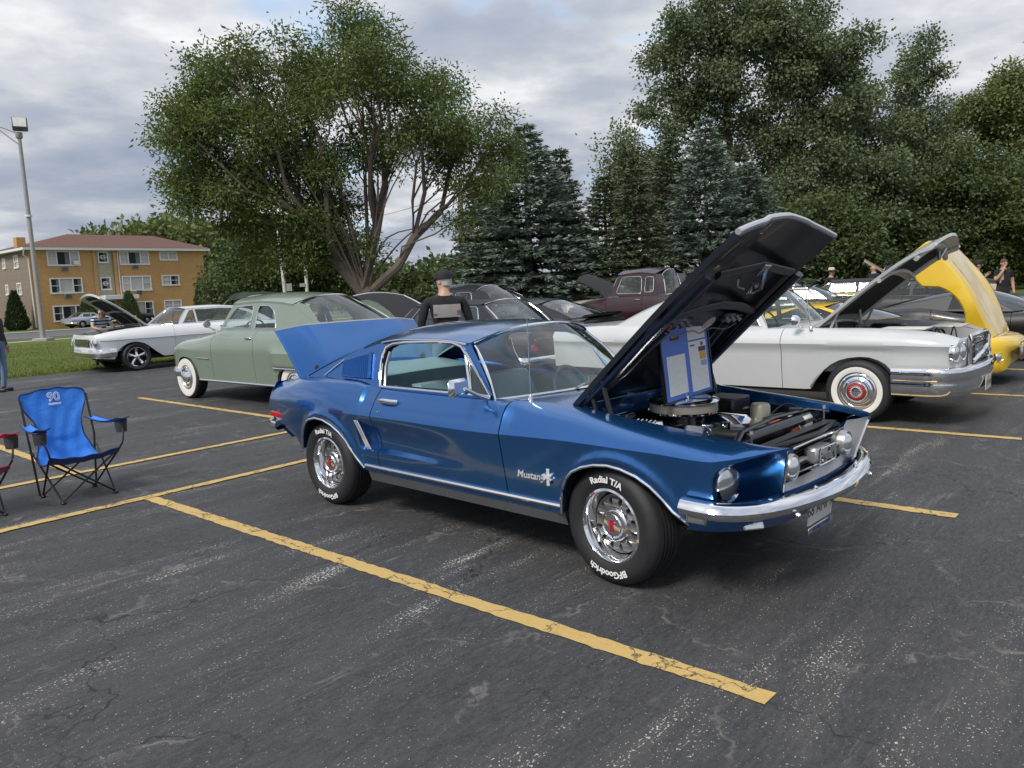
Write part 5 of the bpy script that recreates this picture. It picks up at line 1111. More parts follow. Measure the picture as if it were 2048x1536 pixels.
sd_ = MB()
for k in range(7):
    x, y = rd.uniform(-.3, .5), rd.choice([-1, 1]) * rd.uniform(.3, .55); sd_.lathe([(0, .03), (.02, .028), (.025, .0), (.02, -.05)], 10, 'Z', (x, y, rd.uniform(.72, .8)))
tag(sd_.build('engine_fittings', STEEL, mu), kind='stuff')
# interior
ip = MB(); ip.box((-2.9, -.70, .30), (-.45, .70, .36)); ip.add([(-.44, -.66, .36), (-.44, .66, .36), (-.44, .66, .9), (-.44, -.66, .9)], [(0, 1, 2, 3)]); ip.build('floor', AQUAD, mu, smooth=False)
for s in (-1, 1): MB().grid([[(x, s * .745, .36), (x, s * .735, .92)] for x in (-2.3, -1.6, -.8)]).build('door_liner', AQUA, mu, smooth=False)
for y in (-.36, .36): seat(mu, -1.72, y, .52, AQUA, h=.52, z=.52, lean=.2, name='bucket_seat', hb=.50)
rb = MB(); rows = []
for u in np.linspace(0, 1, 6): rows.append([(-2.28 - .16 * u, f * .62, .62 + .36 * u + .02 * (1 - f * f)) for f in np.linspace(-1, 1, 9)])
for u in np.linspace(.15, 1, 6): rows.append([(-2.44 - .6 * u, f * .60, .98 + .05 * u) for f in np.linspace(-1, 1, 9)])
rb.grid(rows); rb.build('rear_trim_panel', AQUA, mu, sharp=60)
MB().box((-2.35, -.6, .36), (-2.0, .6, .62), .05).build('rear_seat', AQUA, mu)
rib = MB()
for k in range(16): rib.tube([(-1.935 + .004, -.58 + .03 * k, .58), (-1.955, -.58 + .03 * k, .85)], .011, 5)
tag(rib.build('seat_pleats', AQUAD, mu), kind='stuff')
db = MB(); rows = []
for f in np.linspace(-1, 1, 15): rows.append([(-.66 + .0, f * .70, .93), (-.88, f * .70, .935), (-.97, f * .70, .90), (-.95, f * .70, .78), (-.80, f * .70, .62)])
db.grid(rows).build('dashboard', AQUA, mu); steering(mu, -1.22, .37, .86, pm('aqua_wheel', (.06, .13, .14), .35))
MB().box((-1.18, -.1, 1.22), (-1.15, .1, 1.28), .02).build('inside_mirror', BLACKG, mu)
MB().lathe([(0, .03), (.006, .028), (.006, 0)], 8, 'Z', (-1.95, -.73, .955)).build('lock_knob', CHROME, mu)
hl = MB(); hl.grid([[(x, f * .56, float(zRf(x)) + .045 * (1 - f * f) + .012) for f in np.linspace(-1, 1, 9)] for x in np.linspace(-1.32, -2.38, 8)]); hl.build('headliner', pm('black_liner', (.015, .015, .016), .8), mu)
MB().box((-2.9, -.6, .33), (.5, .6, .40)).build('underbody', DARK, mu, smooth=False)
# wheels
def rim_styled(st):
    rr = st['rim']; o = MB().lathe([(rr + .004, -.09), (rr + .002, -.104), (rr - .010, -.108), (rr - .017, -.10), (rr - .026, -.065), (rr - .036, -.03), (rr - .044, -.012)], 56).build('wheel', CHROME, None)
    GUN = pm('argent_paint', (.30, .30, .31), .35, .75, vary=(10, .1)); hol = []
    for k in range(12):
        a = 2 * math.pi * (k + .5) / 12; L = []
        for j in range(12): b = 2 * math.pi * j / 12; u, v_ = .128 + .021 * math.cos(b), .0125 * math.sin(b) * (1 + .15 * math.cos(b)); L.append((u * math.cos(a) - v_ * math.sin(a), u * math.sin(a) + v_ * math.cos(a)))
        hol.append(L[::-1])
    oc = [((rr - .042) * math.cos(2 * math.pi * k / 60), (rr - .042) * math.sin(2 * math.pi * k / 60)) for k in range(60)]; ic = [(.092 * math.cos(2 * math.pi * k / 40), .092 * math.sin(2 * math.pi * k / 40)) for k in range(40)][::-1]
    yd = lambda x, z: -.030 - .022 * (1 - abs((math.hypot(x, z) - .125) / .04)**2 if abs(math.hypot(x, z) - .125) < .04 else 0)
    MB().poly(oc, hol + [ic], lambda x, z: (x, yd(x, z), z)).build('wheel_disc', GUN, o, sharp=35)
    sl = MB()
    for L in hol: sl.grid([[(x, yd(x, z) - .001, z) for x, z in L + [L[0]]], [(x * .985, yd(x, z) + .03, z * .985) for x, z in L + [L[0]]]])
    tag(sl.build('slot_edges', GUN, o), kind='stuff'); MB().lathe([(rr - .04, .005), (0, .005)], 24).build('brake_drum', DARK, o)
    MB().lathe([(.094, -.03), (.092, -.062), (.086, -.068), (.080, -.062), (.076, -.064), (.073, -.085), (.066, -.092), (.060, -.085), (.0, -.088)], 40).build('hub_cap', CHROME, o)
    eh = MB(); pn = [(x * .42 + 0, z * .42) for x, z in pony]
    eh.prism([(x, z + .006) for x, z in pn], lambda x, z: (x, -.0925, z), lambda x, z: (x, -.086, z))
    for k in (-1, 0, 1): eh.box((k * .009 - .003, -.0918, -.036), (k * .009 + .003, -.087, .034))
    eh.build('red_emblem', pm('emblem_red', (.35, .02, .04), .35), o, smooth=False); return o
def tyre_text(ty, R_, st):
    rr = st['rim']; rm = (rr + R_) / 2 - .004
    for txt, mid_, rad in (('BFGoodrich', 3 * math.pi / 2 + st.get('turn', 0), -1), ('Radial T/A', math.pi / 2 + st.get('turn', 0), 1)):
        vs, fs = text_mesh(txt, .05, 0, .0018); m = MB(); w_ = []
        for x, y, z in vs:
            x *= 1.12; y -= .018; a = mid_ - x / (rm) if rad > 0 else mid_ - x / rm; r_ = rm + y * 1.0; w_.append((r_ * math.cos(a), -st['hw'] - .0135 + .0 * y, r_ * math.sin(a)))
        m.add(w_, fs); m.build('white_lettering', WLET, ty, smooth=False, fix=False)
ST = dict(id='styled', rim=.207, hw=.112, build=rim_styled, extra=[tyre_text], n=72)
for x in (0, -2.743):
    for s in (-1, 1):
        wo = wheel(mu, x, s * (.738 if x == 0 else .728), .33, ST, steer=R(-6) if x == 0 else 0)
# display board standing over the engine
bd = thing('display_board', 'blue framed display board with white sheets standing over the open engine', 'display board', mu.matrix_basis @ Vector((.02, -.03, .94)), -.762)
BDL = pm('board_blue', (.075, .18, .62), .4, vary=(3, .05)); PAPER = surf_mat('printed_paper', lambda t, ob: t.n('ShaderNodeBsdfPrincipled', {'Roughness': .6, 'Base Color': t.mix(t.math('MULTIPLY', t.ramp(t.math('FRACT', t.math('MULTIPLY', t.n('ShaderNodeSeparateXYZ', {0: ob}).outputs[2], 95.0)), [(.45, 0.0), (.5, 1.0)]), t.ramp(t.noise(t.n('ShaderNodeMapping', {'Vector': ob, 'Scale': (160, 160, 40)}).outputs[0], 1.0, 2), [(.46, 0.0), (.5, .2)])), (.86, .86, .84, 1), (.12, .12, .13, 1))}))
fr = MB(); fr.box((-.012, -.27, .0), (.004, .27, .43), .003); fr = fr.build('backing_board', BDL, bd, loc=(0, .0, .0), rot=(R(2), R(-5), R(0)))
for nm, lo, hi in (('frame_rail', (-.015, -.282, -.012), (.012, .282, .0)), ('frame_rail', (-.015, -.282, .43), (.012, .282, .442)), ('frame_rail', (-.015, -.282, 0), (.012, -.27, .43)), ('frame_rail', (-.015, .27, 0), (.012, .282, .43))): MB().box(lo, hi, .003).build(nm, BLACKG, fr)
for lo, hi in (((-.225, .03), (-.02, .265)), ((.03, .02), (.235, .325)), ((.03, .335), (.235, .415))): MB().box((.0045, lo[0], lo[1]), (.0062, hi[0], hi[1])).build('paper_sheet', PAPER, fr, smooth=False)
for (y0, y1, z0, z1, c) in ((-.16, -.07, .355, .375, (.02, .02, .02)), (-.15, -.09, .365, .378, (.6, .55, .1)), (.14, .225, .255, .285, (.05, .05, .06)), (.15, .225, .205, .252, (.72, .38, .08)), (.155, .225, .165, .20, (.25, .42, .68)), (.17, .2, .29, .312, (.1, .1, .12)), (.05, .1, .295, .305, (.1, .1, .12))): MB().box((.0064, y0, z0), (.0074, y1, z1)).build('printed_picture', pm('print_%d' % int(c[0] * 1000 + c[1] * 100), c, .5), fr, smooth=False)
ez = MB(); ez.tube([(.0, -.05, -.02), (.0, -.05, .02)], .006, 6); ez.tube([(-.03, .05, .43), (-.03, .05, .47)], .005, 6); ez.tube([(-.02, 0, .0), (-.12, 0, -.02)], .006, 6); ez.tube([(.02, -.06, .01), (.02, -.06, -.03), (-.02, -.06, -.03)], .006, 6); ez.build('easel_stand', CHROME, bd)
# ================================================================== OTHER CARS
WPL = lambda: dict(id='plain', rim=.19, hw=.10, build=rim_plain, n=28)
def gen_car(name, label, loc, rz, D, group=None, cat='car'):
    """parametric road car: body shell, glass house, wheels, bumpers, lamps; front axle at x=0, nose +x"""
    o = thing(name, label, cat, loc, rz, group); xf, xr, wb, W, R_ = D['xf'], D['xr'], D['wb'], D['W'], D.get('R', .33)
    zb0 = D.get('zb', .27); P = D['paint']; ar = D.get('arch', R_ + .06)
    S = dict(zb=tab([(xr - .01, zb0 + D.get('rise_r', .14)), (xr + .45, zb0 + .05), (xr + .8, zb0), (xf - .6, zb0), (xf - .25, zb0 + .03), (xf, zb0 + D.get('rise_f', .06))]),
             zc=tab(D['zc']), zE=tab(D['zE']), slope=D.get('slope', .12), curve=D.get('curve', .12), sharp=30,
             wc=tab(D.get('wc') or [(xr, W - .12), (xr + .35, W - .035), (xr + 1.0, W), (-.8, W), (xf - .5, W - .01), (xf - .18, W - .05), (xf, W - .11)]),
             yE=tab(D.get('yE') or [(xr, W - .24), (xr + .4, W - .17), (-.5, W - .15), (xf - .3, W - .18), (xf, W - .26)]),
             arches=[D.get('farch') or arch_pts(0, R_, ar, zb0 + .01), D.get('rarch') or arch_pts(-wb, R_, ar * D.get('rear_arch', .97), zb0 + .02)],
             xshift=D.get('xshift'))
    if 'mod' in D: S['mod'] = D['mod']
    if D.get('P1'): S['P1'], S['P2'] = D['P1'], D['P2']
    S['flare'] = [(0, R_, ar + .02), (-wb, R_, ar + .02)] if D.get('flare', True) else []
    G = D['G']; dx0, dx1 = D.get('door', (G['xA'] - .02, G['xA'] - 1.25)); st = D.get('step', .11)
    sides = shell(o, S, [('rear_quarter_panel', xr, dx1 - .005), ('door', dx1 + .003, dx0 - .003), ('front_fender', dx0 + .005, xf)], P, nl=D.get('nl', 8), nu=7, step=st)
    wells(o, S, [(0, ar), (-wb, ar)], R_, w_in=W - .42)
    endcap(o, S, xf, 'nose_panel', P, D.get('bulge_f', .05)); endcap(o, S, xr, 'tail_panel', P, -D.get('bulge_r', .04))
    hx0, hx1 = D.get('hood', (G['xA'] + .12, xf - .03)); cr_ = D.get('crown', .05)
    Y = greenhouse(o, G, D.get('pillar', P), D.get('roofpaint', P), D.get('glass', GLASS), D.get('wins', []), D.get('trims', True), D.get('has_roof', True))
    deck(o, S, hx0 - .45, hx0 - .005, 'cowl_panel', P, crown=cr_ * .8, nx=4)
    if D.get('hood_up') is None: deck(o, S, hx0, hx1, 'hood', P, crown=cr_, mod=D.get('hoodmod'))
    else:
        zh = float(S['zE'](hx0)); wd = float(S['yE'](hx0)); LH_ = hx1 - hx0; q = MB(); rows = []
        for u in np.linspace(0, 1, 13):
            x = hx0 + LH_ * u; r_ = []
            for f in np.linspace(-1, 1, 13): r_.append((LH_ * u + D.get('hood_nose', .08) * (1 - f * f) * u, f * (float(S['yE'](x)) - .01), float(S['zE'](x)) - zh + cr_ * (1 - f * f)))
            rows.append(r_)
        un = [[(a[0] - (.012 if i == 12 else 0), a[1] * .985, a[2] - .03) for a in r_] for i, r_ in enumerate(rows)]
        q.grid(rows); q.grid([[r_[0] for r_ in rows], [r_[0] for r_ in un]]); q.grid([[r_[-1] for r_ in rows], [r_[-1] for r_ in un]]); q.grid([rows[-1], un[-1]]); q.grid([rows[0], un[0]])
        ho_ = q.build('hood', D.get('hoodpaint', P), o, sharp=35, loc=(hx0 + D.get('hood_dx', 0), 0, zh + D.get('hood_dz', .0)), rot=(0, -R(D['hood_up']), 0))
        MB().grid(un).build('underside', D.get('under', P), ho_)
        if D.get('hood_edge'): trim(ho_, [r_[0] for r_ in rows] + rows[-1] + [r_[-1] for r_ in rows[::-1]], .016, D['hood_edge'], 'hood_edge')
        o['_h'] = 0; del o['_h']; D['_hood'] = ho_; D['_un'] = un; D['_LH'] = LH_
        engine_fill(o, hx0 + .05, hx1 - .1, float(S['yE'](0)) - .06, float(S['zE'](.2)) - .02, D.get('seed', 1), cl=D.get('cleaner'))
        for s in (-1, 1): MB().grid([[(x, s * (float(S['yE'](x)) - .006), float(S['zE'](x)) - .03), (x, s * (float(S['yE'](x)) - .03), zb0 + .2)] for x in np.linspace(hx0, hx1, 6)]).build('inner_fender', D.get('bay', BLACKG), o, smooth=False)
        for s in (-1, 1): trim(o, [(hx0 + .12, s * (wd - .1), zh - .05), (hx0 + .26, s * (wd - .1), zh + .27)], .014, D.get('under', P), 'hood_hinge')
    if D.get('trunk', True): deck(o, S, xr + .03, G['xD'] + .12, 'trunk_lid', P, crown=D.get('tcrown', .035))
    MB().box((xr + .3, -W + .25, zb0 - .05), (xf - .35, W - .25, zb0 + .06)).build('underbody', DARK, o, smooth=False)
    IC = D.get('interior', pm('dark_vinyl', (.03, .03, .032), .5, vary=(6, .2)))
    if D.get('seats', True):
        MB().box((G['xD'] + .1, -W + .2, zb0 + .07), (G['xA'] + .2, W - .2, zb0 + .12)).build('floor', IC, o, smooth=False)
        zs = D.get('zseat', zb0 + .28); xs_ = G['xA'] - .95
        for s in (-1, 1): seat(o, xs_, s * .38, .66, IC, h=.5, z=zs, lean=.16, name='front_seat', hb=D.get('hb', .55))
        if D.get('rearseat', True): seat(o, xs_ - .85, 0, 1.3, IC, h=.42, z=zs, lean=.12, name='rear_seat', hb=D.get('hb', .55))
        MB().box((G['xA'] - .2, -W + .22, G['zA'] - .22), (G['xA'] + .2, W - .22, G['zA'] - .03), .05).build('dashboard', IC, o); steering(o, G['xA'] - .42, .38, G['zA'] - .02, D.get('wheelcol', BLACK))
    stl = D.get('wheel') or WPL(); tr_ = D.get('track', W - .13)
    for x in (0, -wb):
        for s in (-1, 1): wheel(o, x, s * tr_, R_, stl, steer=D.get('steer', 0) if x == 0 else 0)
    if D.get('bumpers', True):
        zf = D.get('bz', .46); bh = D.get('bh', .07); bm_ = D.get('bumper_mat', CHROME); w_ = W - .02
        pf_ = [(-.03, -bh), (.012, -bh * .8), (.03, -bh * .1), (.022, bh * .5), (.0, bh), (-.03, bh)]
        bumper(o, [tuple(p) for p in spline([(xf - .42, -w_ + .01, zf), (xf - .15, -w_ + .02, zf), (xf + .02, -w_ + .2, zf), (xf + .08, -.3, zf), (xf + .08, .3, zf), (xf + .02, w_ - .2, zf), (xf - .15, w_ - .02, zf), (xf - .42, w_ - .01, zf)], 4)], pf_, bm_, 'front_bumper')
        bumper(o, [tuple(p) for p in spline([(xr + .4, w_ - .01, zf), (xr + .15, w_ - .02, zf), (xr - .02, w_ - .2, zf), (xr - .07, .3, zf), (xr - .07, -.3, zf), (xr - .02, -w_ + .2, zf), (xr + .15, -w_ + .02, zf), (xr + .4, -w_ + .01, zf)], 4)], pf_, bm_, 'rear_bumper')
    for s in (-1, 1):
        for yy in D.get('lamps', (W - .28,)): lamp(o, (xf + D.get('lampx', .0), s * yy, D.get('lz', .66)), D.get('lr', .085))
        if D.get('tails', True): MB().box((xr - .02, min(s * (W - .5), s * (W - .2)), D.get('tz', .62)), (xr + .03, max(s * (W - .5), s * (W - .2)), D.get('tz', .62) + .11), .02).build('tail_light', RED, o)
        zh_ = D.get('hz', float(S['zE'](dx1)) - .09); sec = section(S, dx1 + .12, 6, 8); yh = np.interp(zh_, [q[1] for q in sec[1:-1]], [q[0] for q in sec[1:-1]])
        MB().box((dx1 + .05, s * yh - .012, zh_ - .012), (dx1 + .22, s * yh + .018 * s + .012, zh_ + .012), .008).build('door_handle', D.get('handle', CHROME), sides[('door', s)])
        for (zz, r_, m_, xa, xb) in D.get('strips', []):
            pts = []
            for x in np.linspace(xa, xb, 30):
                z_ = zz(x) if callable(zz) else zz; sec = section(S, x, 12, 8)[1:-1]; pts.append((x + (S['xshift'](x, z_) if S.get('xshift') else 0), s * (float(np.interp(z_, [q[1] for q in sec], [q[0] for q in sec])) + .004), z_))
            trim(o, pts, r_, m_, 'side_strip', 6)
    if D.get('grille'):
        z0, z1, yw, m_ = D['grille']; gg = MB().box((xf + .0, -yw, z0), (xf + .055, yw, z1), .01).build('grille', BLACKG, o)
        for k in range(D.get('bars', 5)): zz = z0 + (z1 - z0) * (k + .5) / D.get('bars', 5); MB().box((xf + .056, -yw + .02, zz - .006), (xf + .066, yw - .02, zz + .006)).build('slat', m_, gg, smooth=False)
    return o, S, D
W_PAINT = carpaint('white_paint', (.52, .53, .535)); G_PAINT = carpaint('sage_green_paint', (.185, .232, .182)); K_PAINT = carpaint('black_paint', (.006, .006, .008), coat=.7); Y_PAINT = carpaint('yellow_paint', (.72, .47, .015)); M_PAINT = carpaint('maroon_paint', (.026, .006, .009), coat=.5)
S_PAINT = carpaint('silver_paint', (.40, .43, .47), .4); GOLD_P = carpaint('gold_paint', (.24, .18, .065), .5); CREAM_P = carpaint('cream_paint', (.60, .55, .42)); D_PAINT = carpaint('dark_grey_paint', (.014, .016, .019), .2, coat=.6); TAN_P = carpaint('tan_paint', (.45, .32, .19)); VINYL = pm('black_vinyl_roof', (.02, .02, .023), .5, bump=(120, .4), vary=(10, .3))
INSUL = pm('insulation', (.018, .018, .02), .9, bump=(60, .5), vary=(15, .4)); WUNDER = pm('white_underside', (.52, .52, .50), .45, vary=(6, .1))
# ---- white finned hardtop beside the blue coupe
WWT = dict(id='redcap', rim=.205, hw=.105, build=rim_cover, n=56, ww=(.212, .268))
tb_ = tn(-2.61, 9.70)
TD = dict(paint=W_PAINT, xf=.94, xr=-4.25, wb=2.87, W=.95, R=.345, zb=.335, zc=[(-4.25, .84), (-1.6, .86), (0, .86), (.94, .84)], zE=[(-4.25, 1.0), (-3.2, 1.06), (-1.6, 1.015), (-.5, 1.03), (0, 1.03), (.49, 1.01), (.78, .97), (.94, .915)],
          P1=(.04, .55), P2=(.35, .02), yE=[(-4.25, .70), (-3, .80), (-1.2, .80), (-.6, .78), (.5, .76), (.94, .66)], slope=.05, curve=.10,
          farch=[(-.52, .34), (-.47, .43), (-.42, .50), (-.36, .57), (-.29, .63), (-.2, .68), (-.1, .71), (.02, .725), (.12, .72), (.21, .69), (.28, .65), (.34, .58), (.39, .50), (.45, .42), (.5, .345)], flare=False,
          G=dict(xA=-1.05, xB=-1.32, xC=-2.45, xD=-3.2, zA=1.015, zD=1.05, yb=.79, yr=.64, zR=1.39, bA=.42, bB=.16, crown=.085, rw=.95), wins=[rect(-2.5, -1.55, 1.05, 1.36, .05, .0, .06), [(-1.50, 1.05), (-1.14, 1.05), (-1.37, 1.35), (-1.50, 1.36)]],
          mod=lambda x, z: -.034 * sst(.865, .77, z), roofpaint=VINYL, wheel=WWT, hood=(-.50, .90), hood_up=40, hood_nose=.16, hood_dz=.02, crown=.06, under=WUNDER, bay=W_PAINT, seed=4, bumpers=False, lamps=(), tails=True, door=(-.845, -2.2), step=.08, nl=12, interior=pm('cream_vinyl', (.42, .40, .34), .5, vary=(5, .1)), zseat=.62, bulge_f=.05, rise_f=.20, strips=[])
tbird, TS, TD = gen_car('hardtop_coupe', 'white vintage hardtop with hood raised and whitewall tyres beside the blue coupe', tb_, TH, TD)
un = TD['_un']; hh = TD['_hood']
def panel_on(un, hood, u0, u1, f0, f1, m, name, off=.012, top=0.0):
    ni, nj = len(un) - 1, len(un[0]) - 1
    def at_(u, f):
        a, b = u * ni, (f + 1) / 2 * nj; i, j = min(int(a), ni - 1), min(int(b), nj - 1); fa, fb = a - i, b - j
        g = [sum(w_ * un[ii][jj][c] for w_, ii, jj in (((1 - fa) * (1 - fb), i, j), (fa * (1 - fb), i + 1, j), ((1 - fa) * fb, i, j + 1), (fa * fb, i + 1, j + 1))) for c in range(3)]; return (g[0], g[1], g[2] - off)
    rows = [[at_(u, f0 + (f1 - f0) * v_ * (1 - top * u)) for v_ in np.linspace(0, 1, 8)] for u in np.linspace(u0, u1, 8)]
    ed = [[(q[0], q[1], q[2] + off * .9) for q in rows[0]]] + rows + [[(q[0], q[1], q[2] + off * .9) for q in rows[-1]]]
    return MB().grid(ed).build(name, m, hood)
panel_on(un, hh, .08, .52, -.78, .78, INSUL, 'insulation_pad'); panel_on(un, hh, .58, .84, -.70, .70, INSUL, 'insulation_pad')
for f in (-.86, .86): trim(hh, [un[i][int(round((f + 1) / 2 * 12))] for i in range(13)], .03, WUNDER, 'brace', 8, flat=.7)
trim(hh, [(a[0] - .06, a[1], a[2] - .015) for a in un[-2]], .03, WUNDER, 'brace', 8); trim(hh, [(a[0], a[1], a[2] - .015) for a in un[7]], .022, WUNDER, 'brace', 8)
lk = MB(); lk.tube([(TD['_LH'] - .05, -.1, -.1), (TD['_LH'] - .12, 0, -.16), (TD['_LH'] - .02, .1, -.1)], .02, 8); lk.build('hood_latch', STEEL, hh)
for y in (-.46, .46): trim(tbird, [(-.34, y - .1, 1.0), (-.36, y - .1, 1.2)], .016, WUNDER, 'hood_hinge')
for y in (.63, .82):
    for s in (-1, 1): lamp(tbird, (.955 if y < .7 else .93, s * y, .775), .082, (1, s * .12), depth=.04, bulge=.7)
gr = MB().box((.93, -.50, .62), (.985, .50, .90), .02).build('grille', BLACKG, tbird)
for k in range(3): MB().box((.986, -.49, .66 + .08 * k), (1.0, .49, .675 + .08 * k)).build('slat', CHROME, gr, smooth=False)
for y in np.linspace(-.46, .46, 13): MB().box((.987, y - .006, .63), (.998, y + .006, .89)).build('grille_bar', CHROME, gr, smooth=False)
trim(gr, [(1.0, -.50, .62), (1.0, -.52, .88), (.99, -.44, .925), (1.02, 0, .94), (.99, .44, .925), (1.0, .52, .88), (1.0, .50, .62)], .022, CHROME, 'grille_frame', 8)
trim(gr, [(1.02, -.45, .66), (1.06, -.2, .74), (1.07, 0, .80), (1.06, .2, .74), (1.02, .45, .66)], .02, CHROME, 'grille_wing', 8)
bumper(tbird, [tuple(p) for p in spline([(.36, -.955, .48), (.55, -.96, .48), (.78, -.95, .48), (.93, -.86, .48), (1.02, -.55, .48), (1.06, 0, .48), (1.02, .55, .48), (.93, .86, .48), (.78, .95, .48), (.55, .96, .48), (.36, .955, .48)], 4)], [(-.03, -.14), (.0, -.15), (.02, -.12), (.035, -.02), (.028, .0), (.034, .02), (.045, .10), (.036, .135), (.012, .15), (-.03, .15)], CHROME, 'front_bumper')
for z in (.495, .615): trim(tbird, [(x, -.99, z) for x in (.38, .6, .8)], .004, pm('brass_trim', (.5, .35, .15), .3, 1.0), 'bumper_rub_line')
pl_ = MB().box((-.004, -.15, -.075), (.004, .15, .075), .002).build('license_plate', pm('plate_cream', (.55, .53, .43), .5), tbird, loc=(1.10, -.05, .40)); place_text(pl_, 'plate_number', 'EX 3042', .075, pm('plate_black', (.02, .02, .025), .5), lambda x, y, z: (.006, x, -.026 + y))
mr = MB(); mr.tube([(-.62, -.86, 1.03), (-.63, -.92, 1.06), (-.64, -.95, 1.10)], [.022, .015, .013], 8); mr = mr.build('door_mirror', CHROME, tbird); MB().lathe([(0, .05), (.04, .045), (.062, .02), (.066, -.02), (.05, -.028), (0, -.03)], 20, 'X', (-.66, -.97, 1.125)).build('mirror_head', CHROME, mr)
am = MB(); am.lathe([(.022, 0), (.02, .02), (.008, .04)], 10, 'Z', (-.52, -.86, 1.01)); am.tube([(-.52, -.86, 1.04), (-.59, -.86, 1.52)], [.006, .004], 6); am.build('antenna', CHROME, tbird)
MB().box((.15, -.62, 1.0), (.60, -.30, 1.015), .003).build('paper_notice', pm('paper', (.7, .7, .68), .6), tbird); MB().box((.50, .0, .985), (.82, .5, 1.0), .01).build('radiator_cover', pm('pale_metal', (.55, .56, .56), .3, .3), tbird)
# ---- sage green coupe behind, facing away to the left
GWT = dict(id='dome', rim=.205, hw=.10, build=rim_cover, n=52, ww=(.212, .318), dome=True)
gr_ = tn(-12.72, 7.12)
def gmod(x, z):
    k = sst(-2.62, -2.82, x) * sst(-4.75, -4.5, x) if x > -4.75 else 0
    return .055 * k * sst(.58, .66, z) - .0 * z
GD = dict(paint=G_PAINT, xf=.56, xr=-4.75, wb=3.18, W=.88, R=.36, zb=.33, zc=[(-4.75, .82), (-2.7, .84), (-1, .82), (.2, .84), (.56, .80)], zE=[(-4.75, .98), (-4.3, 1.10), (-3.2, 1.15), (-1.2, 1.15), (-.7, 1.09), (-.2, 1.03), (.2, 1.0), (.42, .95), (.56, .88)],
          yE=[(-4.75, .55), (-3.2, .72), (-1.2, .72), (-.6, .66), (0, .58), (.56, .46)], P1=(.0, .62), P2=(.55, .0), slope=.04, curve=.06, mod=gmod,
          farch=[(-.42, .34), (-.41, .45), (-.38, .54), (-.32, .62), (-.24, .68), (-.12, .71), (.03, .715), (.14, .70), (.22, .66), (.27, .60), (.30, .52), (.32, .42), (.33, .36)], rarch=[(-3.58, .42), (-3.56, .5), (-3.5, .57), (-3.4, .60), (-3.18, .61), (-2.95, .60), (-2.84, .57), (-2.78, .5), (-2.76, .40)], flare=False, rear_arch=.9,
          G=dict(xA=-1.02, xB=-1.30, xC=-2.95, xD=-3.75, zA=1.15, zD=1.18, yb=.74, yr=.60, zR=tab([(-3.0, 1.53), (-2.6, 1.575), (-2.0, 1.60), (-1.3, 1.575)]), bA=.22, bB=.10, bC=-.12, bD=-.22, crown=.12, cbow=.14, rw=.97, zcA=.05),
          wins=[[(-1.92, 1.19), (-1.12, 1.19), (-1.36, 1.46), (-1.46, 1.52), (-1.86, 1.535), (-1.91, 1.50)], [(-2.62, 1.19), (-2.05, 1.19), (-2.05, 1.48), (-2.09, 1.53), (-2.34, 1.52), (-2.47, 1.46), (-2.57, 1.33)]],
          wheel=GWT, crown=.09, lamps=(.66,), lz=.78, lampx=.03, bz=.44, bh=.085, door=(-.93, -2.18), step=.08, nl=12, strips=[(.345, .014, CHROME, -2.75, -.45), (lambda x: 1.142, .009, CHROME, -3.2, -1.05), (.615, .014, CHROME, -4.5, -2.72)], zseat=.72, hb=.5, interior=pm('grey_cloth', (.16, .15, .13), .8, vary=(6, .2)), tz=.72, hz=1.045)
green, GS, GD = gen_car('green_coupe', 'sage green vintage coupe with whitewall tyres parked behind the blue coupe', gr_, TH + math.pi, GD)
vis = MB(); vis.grid([[(-1.06 + .34 * (1 - f * f) + .10 * u, f * (.62 + .03 * u), 1.60 + .105 * (1 - abs(f)**2.6) * 1.0 - .05 * u - .03 * u * abs(f)) for f in np.linspace(-1, 1, 15)] for u in np.linspace(-.9, 1, 6)]); vis.build('sun_visor', G_PAINT, green)
place_text(green, 'fender_script', 'Windsor', .07, CHROME, lambda x, y, z: (-.62 - x, .885, .70 + y), shear=.35, ext=.002) if False else None
trim(green, [(-.45, .885, .71), (-.85, .89, .705)], .007, CHROME, 'fender_script')
mgm = MB(); mgm.tube([(-1.0, .80, 1.16), (-.98, .90, 1.22)], .011, 8); mgm = mgm.build('door_mirror', CHROME, green); MB().lathe([(0, .03), (.05, .025), (.062, 0), (.055, -.02), (0, -.025)], 18, 'X', (-.99, .93, 1.27)).build('mirror_head', STEEL, mgm)
MB().tube([(-.72, .62, 1.08), (-.70, .62, 1.16)], [.02, .004], 8).build('hood_ornament', CHROME, green)
